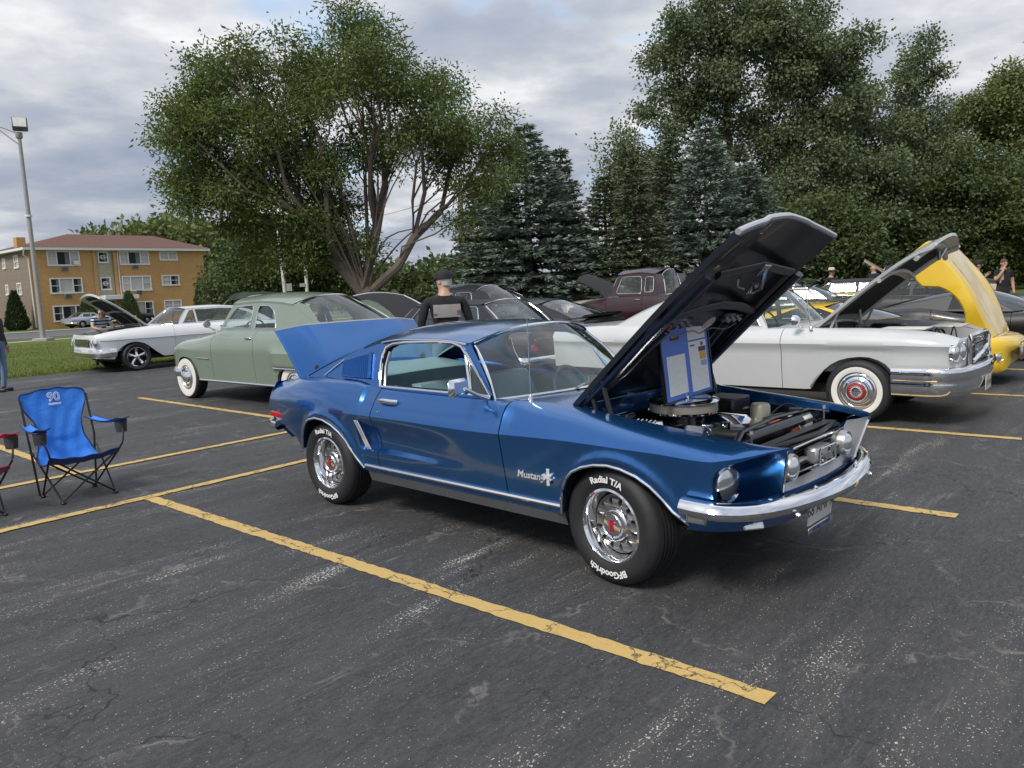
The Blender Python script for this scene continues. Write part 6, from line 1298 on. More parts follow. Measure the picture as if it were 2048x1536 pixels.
# ---- white bubble-top coupe on the left with hood raised
IWT = dict(id='five', rim=.245, hw=.115, build=rim_five, n=44)
ICD = dict(paint=carpaint('bright_white_paint', (.72, .73, .735)), xf=.88, xr=-4.35, wb=3.02, W=.96, R=.345, zb=.31, zc=[(-4.35, .82), (-1, .79), (.5, .81), (.88, .83)], zE=[(-4.35, .98), (-3.5, 1.05), (-1.2, 1.065), (-.5, 1.075), (0, 1.05), (.5, 1.0), (.88, .93)], yE=[(-4.35, .75), (-1.2, .80), (-.5, .78), (.5, .78), (.88, .72)], P1=(.05, .5), P2=(.3, .05), slope=.08, curve=.1,
           farch=[(-.66, .315), (-.56, .38), (-.46, .46), (-.38, .53), (-.3, .60), (-.2, .665), (-.1, .70), (.0, .72), (.12, .71), (.22, .68), (.31, .63), (.38, .57), (.43, .50), (.46, .43), (.48, .36)], flare=False,
           G=dict(xA=-1.13, xB=-1.45, xC=-2.95, xD=-3.75, zA=1.065, zD=1.05, yb=.80, yr=.62, zR=tab([(-2.95, 1.42), (-2.3, 1.47), (-1.45, 1.45)]), bA=.45, bB=.14, crown=.06, cbow=.05, rw=.97), wins=[[(-1.62, 1.10), (-1.26, 1.10), (-1.50, 1.40), (-1.62, 1.42)], [(-3.45, 1.10), (-1.66, 1.10), (-1.66, 1.425), (-2.3, 1.44), (-2.8, 1.40), (-3.1, 1.30)]],
           wheel=IWT, hood=(-.40, .86), hood_up=42, hood_nose=.10, crown=.05, under=WUNDER, hood_edge=WUNDER, seed=8, lamps=(.60, .80), lz=.735, lr=.078, lampx=.03, grille=(.64, .83, .50, CHROME), bars=6, bz=.48, bh=.10, door=(-.97, -2.4), strips=[(.79, .009, CHROME, -4.2, .8)], interior=pm('red_vinyl', (.20, .03, .03), .5), zseat=.62, step=.09, nl=11, bay=W_PAINT)
hd_ = Vector((-.70, -.714, 0)); icen = Vector((-9.87, 19.66, 0))
imp, IS_, ICD = gen_car('bubble_top_coupe', 'white vintage coupe with bubble roof and raised hood at the left by the grass', icen, math.atan2(hd_.y, hd_.x), ICD)
for u0, u1, f0, f1 in ((.08, .42, -.84, -.06), (.08, .42, .06, .84), (.48, .80, -.78, -.06), (.48, .80, .06, .78), (.85, .94, -.6, .6)): panel_on(ICD['_un'], ICD['_hood'], u0, u1, f0, f1, INSUL, 'insulation_pad')
# ---- yellow sports car with forward-tilting nose
yl = tn(-2.6, 13.0)
YD = dict(paint=Y_PAINT, xf=.70, xr=-3.55, wb=2.45, W=.90, R=.33, zb=.20, zc=[(-3.55, .68), (0, .60), (.70, .50)], zE=[(-3.55, .84), (-2.4, .90), (-1, .86), (-.6, .84), (-.2, .66), (.3, .62), (.70, .56)], G=dict(xA=-.98, xB=-1.62, xC=-2.05, xD=-3.0, zA=.90, zD=.92, yb=.74, yr=.56, zR=1.12, bA=.40, bB=.12, crown=.05, rw=.9), wins=[[(-2.5, .93), (-1.15, .93), (-1.68, 1.10), (-2.05, 1.10)]], glass=GLASSD, hood=(-.55, .66), hood_up=None, bumpers=False, lamps=(), trims=False, step=.11, hz=.72, handle=BLACK, tz=.6, interior=BLACK, zseat=.36, hb=.42, hoodmod=lambda x, f: -.22 if abs(f) < .97 else 0)
yel, YS_, YD = gen_car('yellow_sports_car', 'yellow sports car with its whole nose tilted forward at the right', yl, TH, YD)
# nose cap in front of the hinge
q = MB(); rows = []
for x, z0, z1, w_ in ((.62, .17, .66, .86), (.75, .17, .66, .84), (.86, .18, .64, .79), (.95, .22, .60, .70), (1.0, .30, .52, .58)):
    rows.append([(x - .25 * max(0, abs(f) - .55), f * w_, zz) for f, zz in [(-.9, z0)] + [(-1, z0 + (z1 - z0) * t) for t in (.1, .3, .5, .7, .9)] + [(-.93, z1)] + [(f, z1 + .02 * (1 - f * f)) for f in np.linspace(-.75, .75, 9)] + [(.93, z1)] + [(1, z0 + (z1 - z0) * t) for t in (.9, .7, .5, .3, .1)] + [(.9, z0)]])
q.grid(rows); e = len(q.v); nn_ = len(rows[-1]); q.f.append(tuple(range(e - nn_, e))); q.mi.append(0); nose = q.build('nose_cap', Y_PAINT, yel, sharp=50)
for s in (-1, 1):
    MB().box((-.03, -.10, -.07), (.03, .10, .07), .03).build('fog_light_recess', BLACKG, nose, loc=(.77, s * .72, .40), rot=(0, 0, s * R(40))); lamp(nose, (.80, s * .735, .40), .055, (1, s * .7), 'fog_light', depth=.03)
MB().box((.985, -.42, .34), (1.03, -.16, .54), .03).build('turn_signal', STEEL, nose); MB().box((.985, .16, .34), (1.03, .42, .54), .03).build('turn_signal', STEEL, nose)
yp = MB().box((1.02, -.15, .30), (1.035, .15, .46), .004).build('license_plate', pm('plate_sky', (.30, .50, .66), .5), nose); place_text(yp, 'plate_number', 'VETTE 4', .07, pm('plate_black', (.02, .02, .025), .5), lambda x, y, z: (1.037, x, .36 + y))
cl = MB(); rows = []
for u in np.linspace(0, 1, 22):
    x = -1.56 * u; top_ = .02 + .27 * math.sin(math.pi * .5 * u)**1.0 - .02 * u; fen = .055 * math.exp(-((u - .45) / .28)**2); r_ = []
    ax = abs(x + .70); low = -.16 if ax > .36 else -.16 + math.sqrt(max(0, .36**2 - ax**2)) * .62
    low = min(low, top_ + fen - .06)
    for f in np.linspace(-1, 1, 25):
        af = abs(f); w_ = .70 + .16 * sst(0, .35, u)
        if af <= .84: r_.append((x, f / .84 * w_, top_ + fen * sst(.45, .75, af / .84) + .02 * (1 - (af / .84)**2) * (1 if af < .5 else 1) - .03 * sst(.9, 1, af / .84)))
        else: t = (af - .84) / .16; r_.append((x, math.copysign(w_ + .02 * math.sin(math.pi * t * .7), f), (top_ + fen - .03) * (1 - t) + low * t))
    rows.append(r_)
cl.grid(rows); inn = [[(a[0], a[1] * .975, a[2] - .022) for a in r_] for r_ in rows]; cl.grid(inn); cl.grid([rows[-1], inn[-1]]); cl.grid([rows[0], inn[0]]); cl.grid([[r_[0] for r_ in rows], [r_[0] for r_ in inn]]); cl.grid([[r_[-1] for r_ in rows], [r_[-1] for r_ in inn]])
clam = cl.build('tilting_nose', Y_PAINT, yel, sharp=30, loc=(.70, 0, .66), rot=(0, R(50), 0))
engine_fill(yel, -.5, .5, .55, .80, 9)
# ---- black low sports car beyond the yellow one
bk = tn(-1.15, 16.3)
VD = dict(paint=K_PAINT, xf=.95, xr=-3.55, wb=2.49, W=.88, R=.335, zb=.20, zc=[(-3.55, .68), (-2.5, .70), (-1.4, .60), (0, .66), (.95, .52)], zE=[(-3.55, .82), (-2.9, .90), (-2.4, .93), (-1.6, .82), (-.9, .84), (0, .90), (.5, .80), (.95, .58)], P1=(.02, .6), P2=(.5, .0), G=dict(xA=-.95, xB=-1.45, xC=-1.95, xD=-3.1, zA=.86, zD=.92, yb=.72, yr=.55, zR=1.15, bA=.4, bB=.12, crown=.06, rw=.6), wins=[[(-1.95, .90), (-1.10, .90), (-1.48, 1.12), (-1.90, 1.13)]], glass=GLASSD, lamps=(), bz=.42, bh=.05, wheel=None, handle=CHROME, hz=.74, interior=BLACK, zseat=.36, hb=.42, trims=False)
vet, VS_, VD = gen_car('black_sports_car', 'black low sports car with humped fenders behind the yellow nose', bk, TH, VD)
place_text(vet, 'fender_script', 'Stingray', .09, CHROME, lambda x, y, z: (-.62 + x, -.893, .66 + y), shear=.3, ext=.002)
for k in range(4): MB().add([(-.85 + .12 * k, -.905, .44), (-.79 + .12 * k, -.905, .44), (-.82 + .12 * k, -.905, .50)], [(0, 1, 2)]).build('fender_gill', STEEL, vet, smooth=False)
# ---- others
def sedan(**k):
    d = dict(xf=.85, xr=-3.9, wb=2.9, W=.92, R=.33, zc=[(-3.9, .72), (.85, .70)], zE=[(-3.9, .93), (-3, 1.0), (-1, .98), (0, .95), (.85, .84)], G=dict(xA=-.95, xB=-1.4, xC=-2.6, xD=-3.2, zA=.98, zD=1.0, yb=.77, yr=.62, zR=1.33, bA=.25, bB=.08, crown=.07), wins=[rect(-1.85, -1.2, 1.02, 1.30, .02, -.27, .04), rect(-2.75, -1.92, 1.02, 1.30, .12, .0, .05)], step=.16, nl=6)
    Gd = k.pop('G', None)
    if Gd: d['G'] = dict(d['G'], **Gd)
    d.update(k); return d
gen_car('dark_sedan', 'long dark car with white-edged hood raised, behind the man in the cap', tn(-11.75, 10.05), TH + math.pi, sedan(paint=D_PAINT, roofpaint=VINYL, hood_up=29, under=INSUL, hood_edge=W_PAINT, hoodpaint=INSUL, seed=21, hood=(-.83+.0, .55), xr=-4.1, wb=3.0, interior=pm('pale_teal_vinyl', (.42, .52, .52), .5), zseat=.6, G=dict(zR=1.38, xC=-3.0, xD=-3.5), wins=[rect(-2.0, -1.25, 1.02, 1.34, .02, -.30, .04), rect(-3.05, -2.08, 1.02, 1.34, .12, .0, .05)], lamps=(.55, .75)))
gen_car('black_coupe', 'black fastback coupe with rear spoiler behind the blue coupe roof', tn(-12.5, 12.95), TH + math.pi, sedan(paint=K_PAINT, xr=-3.85, G=dict(zR=tab([(-2.6, 1.27), (-2.0, 1.32), (-1.5, 1.29)]), xB=-1.55, xC=-2.6, xD=-3.55, cbow=.02, yr=.58), wins=[rect(-2.15, -1.28, 1.02, 1.27, .05, -.33, .05), rect(-2.72, -2.26, 1.03, 1.22, .18, .0, .05)], glass=GLASS, trims=False, bumper_mat=K_PAINT, interior=BLACK, zseat=.5))
spo = MB(); spo.grid([[(-3.72 - .14 * u, f * .74, .985 + .06 * u + .02 * (1 - f * f)) for f in np.linspace(-1, 1, 11)] for u in (0, .5, 1)]); spo.grid([[(-3.72 - .14 * u, f * .74, .97 + .045 * u) for f in np.linspace(-1, 1, 11)] for u in (0, .5, 1)]); spo.build('rear_spoiler', K_PAINT, bpy.data.objects['black_coupe'])
VG = dict(xA=-1.05, xB=-1.25, xC=-2.6, xD=-3.4, zA=1.18, zD=1.18, yb=.72, yr=.58, zR=tab([(-2.7, 1.58), (-2.0, 1.66), (-1.2, 1.62)]), bA=.15, bB=.08, crown=.13, cbow=.16)
gen_car('vintage_sedan', 'dark grey vintage sedan with tall rounded roof behind the man in the cap', (-2.45, 22.3, 0), TH + math.pi, sedan(paint=D_PAINT, W=.86, zE=[(-4.1, .95), (-3.3, 1.16), (-1, 1.16), (0, 1.08), (.7, .95)], xr=-4.1, xf=.7, G=VG, wins=[rect(-1.85, -1.2, 1.22, 1.55, .02, -.1, .06), rect(-2.6, -1.95, 1.22, 1.55, .1, .0, .06)], R=.36, lamps=(.6,), lz=.8))
gen_car('cream_convertible', 'cream open convertible under the dark spruces', (2.7, 27.5, 0), TH + math.pi + .9, sedan(paint=CREAM_P, has_roof=False, G=dict(zR=1.50, frame=False, rear=False, xB=-1.25), wins=[], interior=CREAM_P, zE=[(-3.9, .98), (-3, 1.05), (-1, 1.05), (0, 1.02), (.85, .9)], lamps=(.55, .75), zseat=.6))
CW = dict(xA=-.62, xB=-.82, xC=-1.85, xD=-1.98, zA=1.33, zD=1.30, yb=.80, yr=.68, zR=tab([(-1.9, 1.80), (-1.4, 1.86), (-.8, 1.82)]), bA=.12, bB=.08, bC=-.03, bD=-.04, crown=.11, cbow=.03, rw=.55)
trk, _, TRD = gen_car('pickup_truck', 'maroon vintage pickup truck with black hood raised', tn(-11.3, 17.0), TH + math.pi, sedan(paint=M_PAINT, W=.92, xf=.72, xr=-4.1, wb=3.0, R=.38, zb=.45, zc=[(-4.1, .95), (.72, .85)], zE=[(-4.1, 1.22), (-2.2, 1.27), (-2.0, 1.30), (-.5, 1.28), (.2, 1.20), (.72, 1.05)], yE=[(-4.1, .80), (-.6, .80), (-.2, .62), (.72, .50)], G=CW, wins=[rect(-1.52, -.80, 1.36, 1.76, .04, -.14, .07), rect(-1.84, -1.60, 1.38, 1.74, .02, .0, .05)], hood=(-.42, .68), hood_up=35, hoodpaint=INSUL, under=BLACKG, crown=.14, seed=31, rearseat=False, zseat=.95, interior=pm('tan_vinyl', (.3, .2, .12), .6), lamps=(.62,), lz=.95, bz=.55, door=(-.55, -1.58), trunk=False, tails=False), cat='truck')
MB().box((-4.05, -.74, .72), (-2.05, .74, .76)).build('cargo_bed_floor', pm('bed_wood', (.12, .08, .05), .7), trk, smooth=False)
gen_car('silver_sedan', 'silver grey vintage sedan far behind the white hardtop roof', (8.6, 25.0, 0), TH + .25, sedan(paint=S_PAINT, zE=[(-3.9, 1.0), (-3, 1.08), (-1, 1.06), (0, 1.03), (.85, .92)], G=dict(zA=1.06, zD=1.08, zR=tab([(-2.8, 1.45), (-2, 1.53), (-1.3, 1.49)]), xA=-1.0, xB=-1.35, xC=-2.8, xD=-3.4, crown=.10, cbow=.08), wins=[rect(-1.95, -1.25, 1.1, 1.44, .02, -.18, .05), rect(-2.85, -2.02, 1.1, 1.42, .12, .0, .05)], lamps=(.7,)))
gen_car('black_hardtop', 'black vintage hardtop with chrome front seen through the white car windows', (9.2, 19.6, 0), TH + .2, sedan(paint=K_PAINT, G=dict(zR=1.27), zE=[(-3.9, .95), (-3, 1.0), (-1, 1.0), (0, .99), (.85, .90)], lamps=(.55, .75), grille=(.55, .78, .5, CHROME)))
gen_car('gold_coupe', 'gold muscle car with black vinyl roof behind the black sports car', (12.9, 24.0, 0), TH + .25, sedan(paint=GOLD_P, roofpaint=VINYL, pillar=VINYL, G=dict(zR=1.36), lamps=(.55, .75), grille=(.5, .7, .5, CHROME), zE=[(-3.9, .98), (-3, 1.04), (-1, 1.02), (0, 1.0), (.85, .92)]))
gen_car('white_sedan', 'white sedan behind the gold muscle car', (11.9, 28.6, 0), TH + .3, sedan(paint=W_PAINT, G=dict(zR=1.40)))
gen_car('black_sedan', 'black sedan with tinted windows at the right edge behind the sports car', tn(-2.6, 20.2), TH, sedan(paint=K_PAINT, glass=GLASSD, G=dict(zR=1.40, xC=-2.7, xD=-3.4), trims=False, zE=[(-3.9, .98), (-3, 1.04), (-1, 1.02), (0, .96), (.85, .82)], wins=[rect(-2.0, -1.25, 1.06, 1.36, .02, -.30, .05), rect(-2.85, -2.06, 1.06, 1.35, .15, .0, .05)]))
gen_car('dark_suv', 'dark sport utility vehicle far behind the two people at the right', (19.2, 32.0, 0), TH + .5, sedan(paint=K_PAINT, R=.38, zb=.38, W=.95, zc=[(-3.9, .95), (.85, .9)], zE=[(-3.9, 1.20), (-1, 1.22), (0, 1.18), (.85, 1.05)], G=dict(zA=1.22, zD=1.22, zR=1.80, xC=-3.5, xD=-3.8, xB=-1.5), wins=[rect(-2.1, -1.25, 1.27, 1.74, .02, -.28, .05), rect(-3.3, -2.2, 1.27, 1.74, .05, .0, .05)], trunk=False), cat='suv')
gen_car('tan_coupe', 'tan car with hood raised far back beside the straw hat', (14.6, 30.5, 0), TH + math.pi + .2, sedan(paint=TAN_P, hood_up=42, under=BLACKG, seed=41, zE=[(-3.9, .98), (-3, 1.05), (-1, 1.05), (0, 1.02), (.85, .9)], G=dict(zR=1.36)))
# two cars by the apartments
c_ = pix(205, 655, 76); gen_car('silver_car', 'silver sedan parked by the apartment entrance', (c_.x, c_.y + .5, -.42), TH + math.pi / 2 + .25, sedan(paint=S_PAINT, G=dict(zR=1.38), step=.3), group=None)
c_ = pix(285, 648, 80); gen_car('grey_suv', 'dark grey sport utility vehicle parked by the apartments behind the raised white hood', (c_.x, c_.y, -.42), TH + math.pi / 2 + .2, sedan(paint=D_PAINT, R=.36, zE=[(-3.9, 1.1), (-1, 1.12), (.85, 1.0)], zc=[(-3.9, .85), (.85, .8)], G=dict(zA=1.12, zD=1.12, zR=1.62, xC=-3.4, xD=-3.75), wins=[rect(-2.1, -1.25, 1.16, 1.56, .02, -.28, .05), rect(-3.3, -2.2, 1.16, 1.56, .05, .0, .05)], trunk=False, step=.3), cat='suv')
# ================================================================== FOLDING CHAIRS
def fold_chair(label, loc, rz, col, dark, text=True):
    o = thing('folding_chair', label, 'chair', loc, rz, 'folding camp chairs'); BLKT = pm('black_steel_tube', (.012, .012, .014), .35, vary=(9, .2)); FAB = pm('fabric_%s' % label[:5], col, .75, vary=(4, .10), bump=(9, .55)); PIP = pm('piping_%s' % label[:5], dark, .6)
    def tb_(a, b, nm='leg', r_=.0085): return MB().tube([a, b], r_, 8).build(nm, BLKT, o)
    B = {(f, s): (.215 * f, .215 * s, .018) for f in (-1, 1) for s in (-1, 1)}; S_ = {(1, s): (.235, .275 * s, .395) for s in (-1, 1)} | {(-1, s): (-.205, .25 * s, .36) for s in (-1, 1)}
    for f in (-1, 1): tb_(B[(f, -1)], S_[(f, 1)]); tb_(B[(f, 1)], S_[(f, -1)])
    for s in (-1, 1):
        tb_(B[(1, s)], (-.20, .262 * s, .40)); tb_(B[(-1, s)], (.22, .285 * s, .39))
        tb_((B[(-1, s)][0] - .012, B[(-1, s)][1] + .02 * s, .018), (-.235, .268 * s, .50), 'leg', .0095); tb_((-.235, .268 * s, .48), (-.328, .268 * s, .855), 'back_post', .0095)
        MB().tube(spline([(.235, .282 * s, .40), (.27, .30 * s, .46), (.235, .325 * s, .58), (.22, .325 * s, .63)], 5), .008, 8).build('arm_support', BLKT, o)
        for f in (-1, 1): MB().box((B[(f, s)][0] - .028, B[(f, s)][1] - .016, 0), (B[(f, s)][0] + .028, B[(f, s)][1] + .016, .022), .008).build('foot', BLKT, o)
        a = MB(); top = [[(-.285 + .56 * u, s * (.262 + .055 * u) + .042 * v_ * (1 + .25 * u), .645 - .035 * math.sin(math.pi * u * .9) + .03 * u * u - .012 * (1 - v_ * v_)) for v_ in (-1, -.5, 0, .5, 1)] for u in np.linspace(0, 1, 9)]
        a.grid(top); a.grid([[(q[0], q[1], q[2] - .008) for q in r_] for r_ in top]); a = a.build('armrest', FAB, o); trim(a, [r_[0] for r_ in top] + [q for q in top[-1]] + [r_[-1] for r_ in top[::-1]], .005, PIP, 'piping')
        c = MB(); c.lathe([(.052, .0), (.05, -.04), (.044, -.10), (0, -.102)], 18, 'Z'); MB
        cup = c.build('cup_holder', pm('black_netting', (.05, .05, .05), .8, bump=(300, .8)), o, loc=(.20, .325 * s, .628)); trim(cup, [(.053 * math.cos(t), .053 * math.sin(t), .002) for t in np.linspace(0, 6.283, 19)], .005, PIP, 'rim')
    cen = [(.245, .405, .275), (.20, .372, .275), (.10, .335, .27), (-.02, .315, .265), (-.12, .32, .255), (-.19, .355, .235), (-.225, .42, .21), (-.25, .50, .19), (-.272, .58, .185), (-.295, .66, .20), (-.315, .73, .232), (-.335, .80, .262), (-.35, .86, .268), (-.358, .89, .262)]
    cs = spline([(a, b, c) for a, b, c in cen], 3); rows = []
    for i, q in enumerate(cs):
        r_ = []
        for v_ in np.linspace(-1, 1, 17):
            sag = .03 * (1 - v_ * v_) * (1 if q.y < .5 else .5); top = .045 * (1 - v_ * v_) * max(0, (i - len(cs) + 6) / 6)
            wr_ = .007 * math.sin(7 * v_ + i * .8) * math.exp(-((i - 19) / 9)**2) + .005 * math.sin(11 * v_ - i * .5)
            r_.append((q.x + (sag * -.8 if q.y > .42 else 0) + wr_ * .6, v_ * q.z, q.y - (sag if q.y < .42 else 0) + top + wr_))
        rows.append(r_)
    m = MB(); m.grid(rows); se = m.build('seat_and_back', FAB, o, sharp=80)
    und = MB(); und.grid([[(q[0], q[1], q[2]) for q in rows[0]], [(q[0] - .012, q[1] * .98, q[2] - .045) for q in rows[0]], [(q[0] - .06, q[1] * .96, q[2] - .05) for q in rows[0]]]); und.build('front_hem', PIP, se)
    trim(se, [r_[0] for r_ in rows] + rows[-1][1:] + [r_[-1] for r_ in rows[::-1]] + rows[0][::-1], .0065, PIP, 'piping')
    if text:
        def onb(x, y, z): return (-.338 + .012 - (y - .0) * .25, x, .825 + y)
        WT = pm('white_print', (.72, .75, .78), .7)
        for k, (tx, sz, dy) in enumerate((('90', .105, -.005), ('FREEMAN', .024, -.04))):
            vs, fs = text_mesh(tx, sz, 0, .001 if k else .0035); q = MB(); q.add([onb(x, y + dy, z) for x, y, z in vs], fs); q.build('print_90' if k == 0 else 'print_name', WT, se, smooth=False, fix=False)
        vs, fs = text_mesh('90', .105, 0, -.0075); q = MB(); q.add([(lambda p_: (p_[0] + .003, p_[1], p_[2]))(onb(x, y - .005, z)) for x, y, z in vs], fs); q.build('print_inline', FAB, se, smooth=False, fix=False)
    return o
fold_chair('blue folding camp chair with white 90 print on the lot', (-3.83, 6.61, 0), TH + .02, (.03, .20, .68), (.01, .02, .10))
fold_chair('pink folding camp chair cut off at the left edge', (-4.42, 6.02, 0), TH, (.62, .05, .16), (.25, .02, .06), text=False)

# ================================================================== PEOPLE
SKIN = pm('skin', (.46, .27, .19), .5, vary=(20, .12)); HAIRD = pm('hair_dark', (.025, .018, .014), .7, bump=(150, .5)); HAIRG = pm('hair_grey', (.45, .43, .41), .8, bump=(150, .5)); HAIRB = pm('hair_brown', (.10, .055, .03), .7, bump=(150, .5))
JEANS = pm('denim', (.14, .22, .34), .85, vary=(9, .25), bump=(40, .3)); TEEK = pm('black_shirt', (.012, .012, .016), .9, vary=(6, .3), bump=(14, .5)); NAVY = pm('navy_shirt', (.012, .016, .035), .9, vary=(6, .3), bump=(14, .5)); SHOE = pm('black_shoe', (.012, .012, .012), .5); PANTS = pm('dark_trousers', (.03, .03, .035), .9, bump=(20, .3)); JACK = pm('dark_jacket', (.03, .022, .03), .8, bump=(18, .4), vary=(4, .4))
STRIPE = surf_mat('blue_white_stripes', lambda t, ob: t.n('ShaderNodeBsdfPrincipled', {'Roughness': .85, 'Base Color': t.mix(t.math('GREATER_THAN', t.math('FRACT', t.math('MULTIPLY', t.n('ShaderNodeSeparateXYZ', {0: ob}).outputs[2], 12.0)), .5), (.55, .6, .65, 1), (.012, .06, .16, 1))}))
BASEJ = {'pelvis': (0, 0, .95), 'spine': (.0, 0, 1.10), 'chest': (.0, 0, 1.30), 'neckb': (-.01, 0, 1.46), 'neck': (.005, 0, 1.53), 'head': (.025, 0, 1.615), 'crown': (.015, 0, 1.69)}
RAD = {'pelvis': (.165, .125), 'spine': (.155, .115), 'chest': (.165, .12), 'neckb': (.09, .075), 'neck': (.058, .058), 'head': (.078, .092), 'crown': (.062, .075), 'sh': (.07, .065), 'el': (.047, .047), 'wr': (.031, .034), 'hand': (.04, .02), 'hip': (.095, .1), 'kn': (.062, .066), 'an': (.043, .047), 'heel': (.04, .045), 'toe': (.042, .03)}
def person(label, loc, rz, mats, arms=None, legs=None, joints=None, head=0.0, H=1.75, hair=None, extras=(), seedp=0):
    """standing figure grown from a joint skeleton; faces +x; arms/legs: {'L': [...]} joint overrides; mats: skin, top, bottoms, shoe, sleeve ('long'/'short')"""
    o = thing('person', label, 'person', loc, rz); J = dict(BASEJ); J.update(joints or {}); E_l = []
    A = {s: [(-.005, .175 * k, 1.425), (-.03, .245 * k, 1.15), (.03, .255 * k, .91), (.05, .25 * k, .83)] for s, k in (('L', 1), ('R', -1))}; A.update(arms or {})
    Lg = {s: [(0, .09 * k, .90), (.02, .105 * k, .49), (-.02, .11 * k, .09), (-.05, .11 * k, .05), (.15, .125 * k, .035)] for s, k in (('L', 1), ('R', -1))}; Lg.update(legs or {})
    names, pos, rad, edges, bone = [], [], [], [], []
    def addv(n_, p_, r_): names.append(n_); pos.append(p_); rad.append(r_); return len(pos) - 1
    idx = {k: addv(k, J[k], RAD[k]) for k in J}
    chain = ['pelvis', 'spine', 'chest', 'neckb', 'neck', 'head', 'crown']; kinds = ['torso', 'torso', 'torso', 'neck', 'head', 'head']
    for a, b, k in zip(chain, chain[1:], kinds): edges.append((idx[a], idx[b])); bone.append(k)
    for s in 'LR':
        ids = [addv(n_, p_, RAD[n_]) for n_, p_ in zip(('sh', 'el', 'wr', 'hand'), A[s])]; edges += [(idx['neckb'] if False else idx['chest'], ids[0])] + list(zip(ids, ids[1:])); bone += ['torso', 'uparm', 'forearm', 'hand']
        h_, w_ = Vector(A[s][3]), Vector(A[s][2]); d = (h_ - w_).normalized(); sd_ = d.cross(Vector((0, 1 if s == 'L' else -1, 0)));
        if sd_.length < .2: sd_ = d.cross(Vector((1, 0, 0)))
        sd_.normalize(); cu = d.cross(sd_).normalized()
        for k, (off, ln) in enumerate(((.028, .062), (.010, .075), (-.009, .072), (-.027, .055))):
            a = addv('f', tuple(h_ + d * .022 + sd_ * off), (.0105, .0105)); b = addv('f', tuple(h_ + d * (.022 + ln * .55) + sd_ * off * 1.1 + cu * .008), (.009, .009)); c = addv('f', tuple(h_ + d * (.022 + ln) + sd_ * off * 1.1 + cu * .024), (.0075, .0075)); edges += [(ids[3], a), (a, b), (b, c)]; bone += ['hand'] * 3
        a = addv('f', tuple(w_ + d * .035 + sd_ * .04), (.011, .011)); b = addv('f', tuple(w_ + d * .075 + sd_ * .062 + cu * .01), (.009, .009)); edges += [(ids[3], a), (a, b)]; bone += ['hand'] * 2
        lg = [addv(n_, p_, RAD[n_]) for n_, p_ in zip(('hip', 'kn', 'an', 'heel', 'toe'), Lg[s])]; edges += [(idx['pelvis'], lg[0]), (lg[0], lg[1]), (lg[1], lg[2]), (lg[2], lg[3]), (lg[3], lg[4])]; bone += ['leg', 'leg', 'leg', 'foot', 'foot']
    k = H / 1.75
    me = bpy.data.meshes.new('body'); me.from_pydata([tuple(c * k for c in p_) for p_ in pos], edges, []); ob = bpy.data.objects.new('tmp', me); COL.objects.link(ob)
    md = ob.modifiers.new('s', 'SKIN'); md.use_smooth_shade = True
    if not me.skin_vertices: me.attributes.new
    for i, r_ in enumerate(rad): sv = me.skin_vertices[0].data[i]; sv.radius = (r_[0] * k, r_[1] * k); sv.use_root = (i == idx['pelvis'])
    sb_ = ob.modifiers.new('u', 'SUBSURF'); sb_.levels = 2; sb_.render_levels = 2
    dg = bpy.context.evaluated_depsgraph_get(); bm_ = bpy.data.meshes.new_from_object(ob.evaluated_get(dg)); bpy.data.objects.remove(ob)
    sk, top, bot, sho, sleeve = mats; bm_.materials.clear()
    for m_ in (sk, top, bot, sho): bm_.materials.append(m_)
    P0 = np.array([pos[a] for a, b in edges]) * k; P1 = np.array([pos[b] for a, b in edges]) * k; D_ = P1 - P0; L2 = (D_**2).sum(1) + 1e-9
    mp = {'head': 0, 'neck': 0, 'hand': 0, 'torso': 1, 'uparm': 1, 'forearm': 1 if sleeve == 'long' else 0, 'leg': 2, 'foot': 3}
    for pg in bm_.polygons:
        c = np.array(pg.center); t = np.clip(((c - P0) * D_).sum(1) / L2, 0, 1); d2 = np.linalg.norm(P0 + D_ * t[:, None] - c, axis=1); b_ = int(np.argmin(d2)); mi = mp[bone[b_]]
        if bone[b_] == 'uparm' and sleeve == 'short' and t[b_] > .62: mi = 0
        if bone[b_] == 'torso' and edges[b_][0] == idx['pelvis'] and t[b_] < .15: mi = 2
        pg.material_index = mi; pg.use_smooth = True
    link('body', bm_, o)
    # head details
    hp = Vector(J['head']) * k; hr = thing_part('face', o, hp, head)
    def hm(mb, nm, m_): return mb.build(nm, m_, hr)
    n_ = MB(); n_.tube([(.088, 0, .03), (.112, 0, -.012), (.092, 0, -.028)], [.008, .017, .012], 8); hm(n_, 'nose', sk)
    for s in (-1, 1):
        MB().lathe([(0, .012), (.022, .010), (.03, 0), (.02, -.01), (0, -.012)], 12, 'Y').build('ear', sk, hr, loc=(-.002, s * .083, -.005)); MB().lathe([(0, .008), (.009, .005), (.012, 0)], 10, 'X').build('eye', pm('eye_dark', (.03, .02, .02), .2), hr, loc=(.084, s * .033, .022))
    MB().box((.086, -.025, -.055), (.094, .025, -.047), .003).build('mouth', pm('lips', (.35, .13, .11), .5), hr)
    if hair:
        hmt, full = hair; hq = MB(); rows = []
        for i in range(7):
            ph = .5 * math.pi * i / 6; rows.append([(-.012 + .098 * math.cos(a) * math.cos(ph) * (1.0 if math.cos(a) < .3 or i > 2 else .85), .088 * math.sin(a) * math.cos(ph), .03 + .095 * math.sin(ph)) for a in np.linspace(0, 2 * math.pi, 25)])
        if full:
            rows = [[(-.016 + .088 * math.cos(a) * (1 if math.cos(a) < .25 else .5), .084 * math.sin(a), .05 - .10 * sst(.35, -.3, math.cos(a))) for a in np.linspace(0, 2 * math.pi, 25)]] + rows
        hq.grid(rows); hm(hq, 'hair', hmt)
    for fn_ in extras: fn_(o, hr, k)
    return o
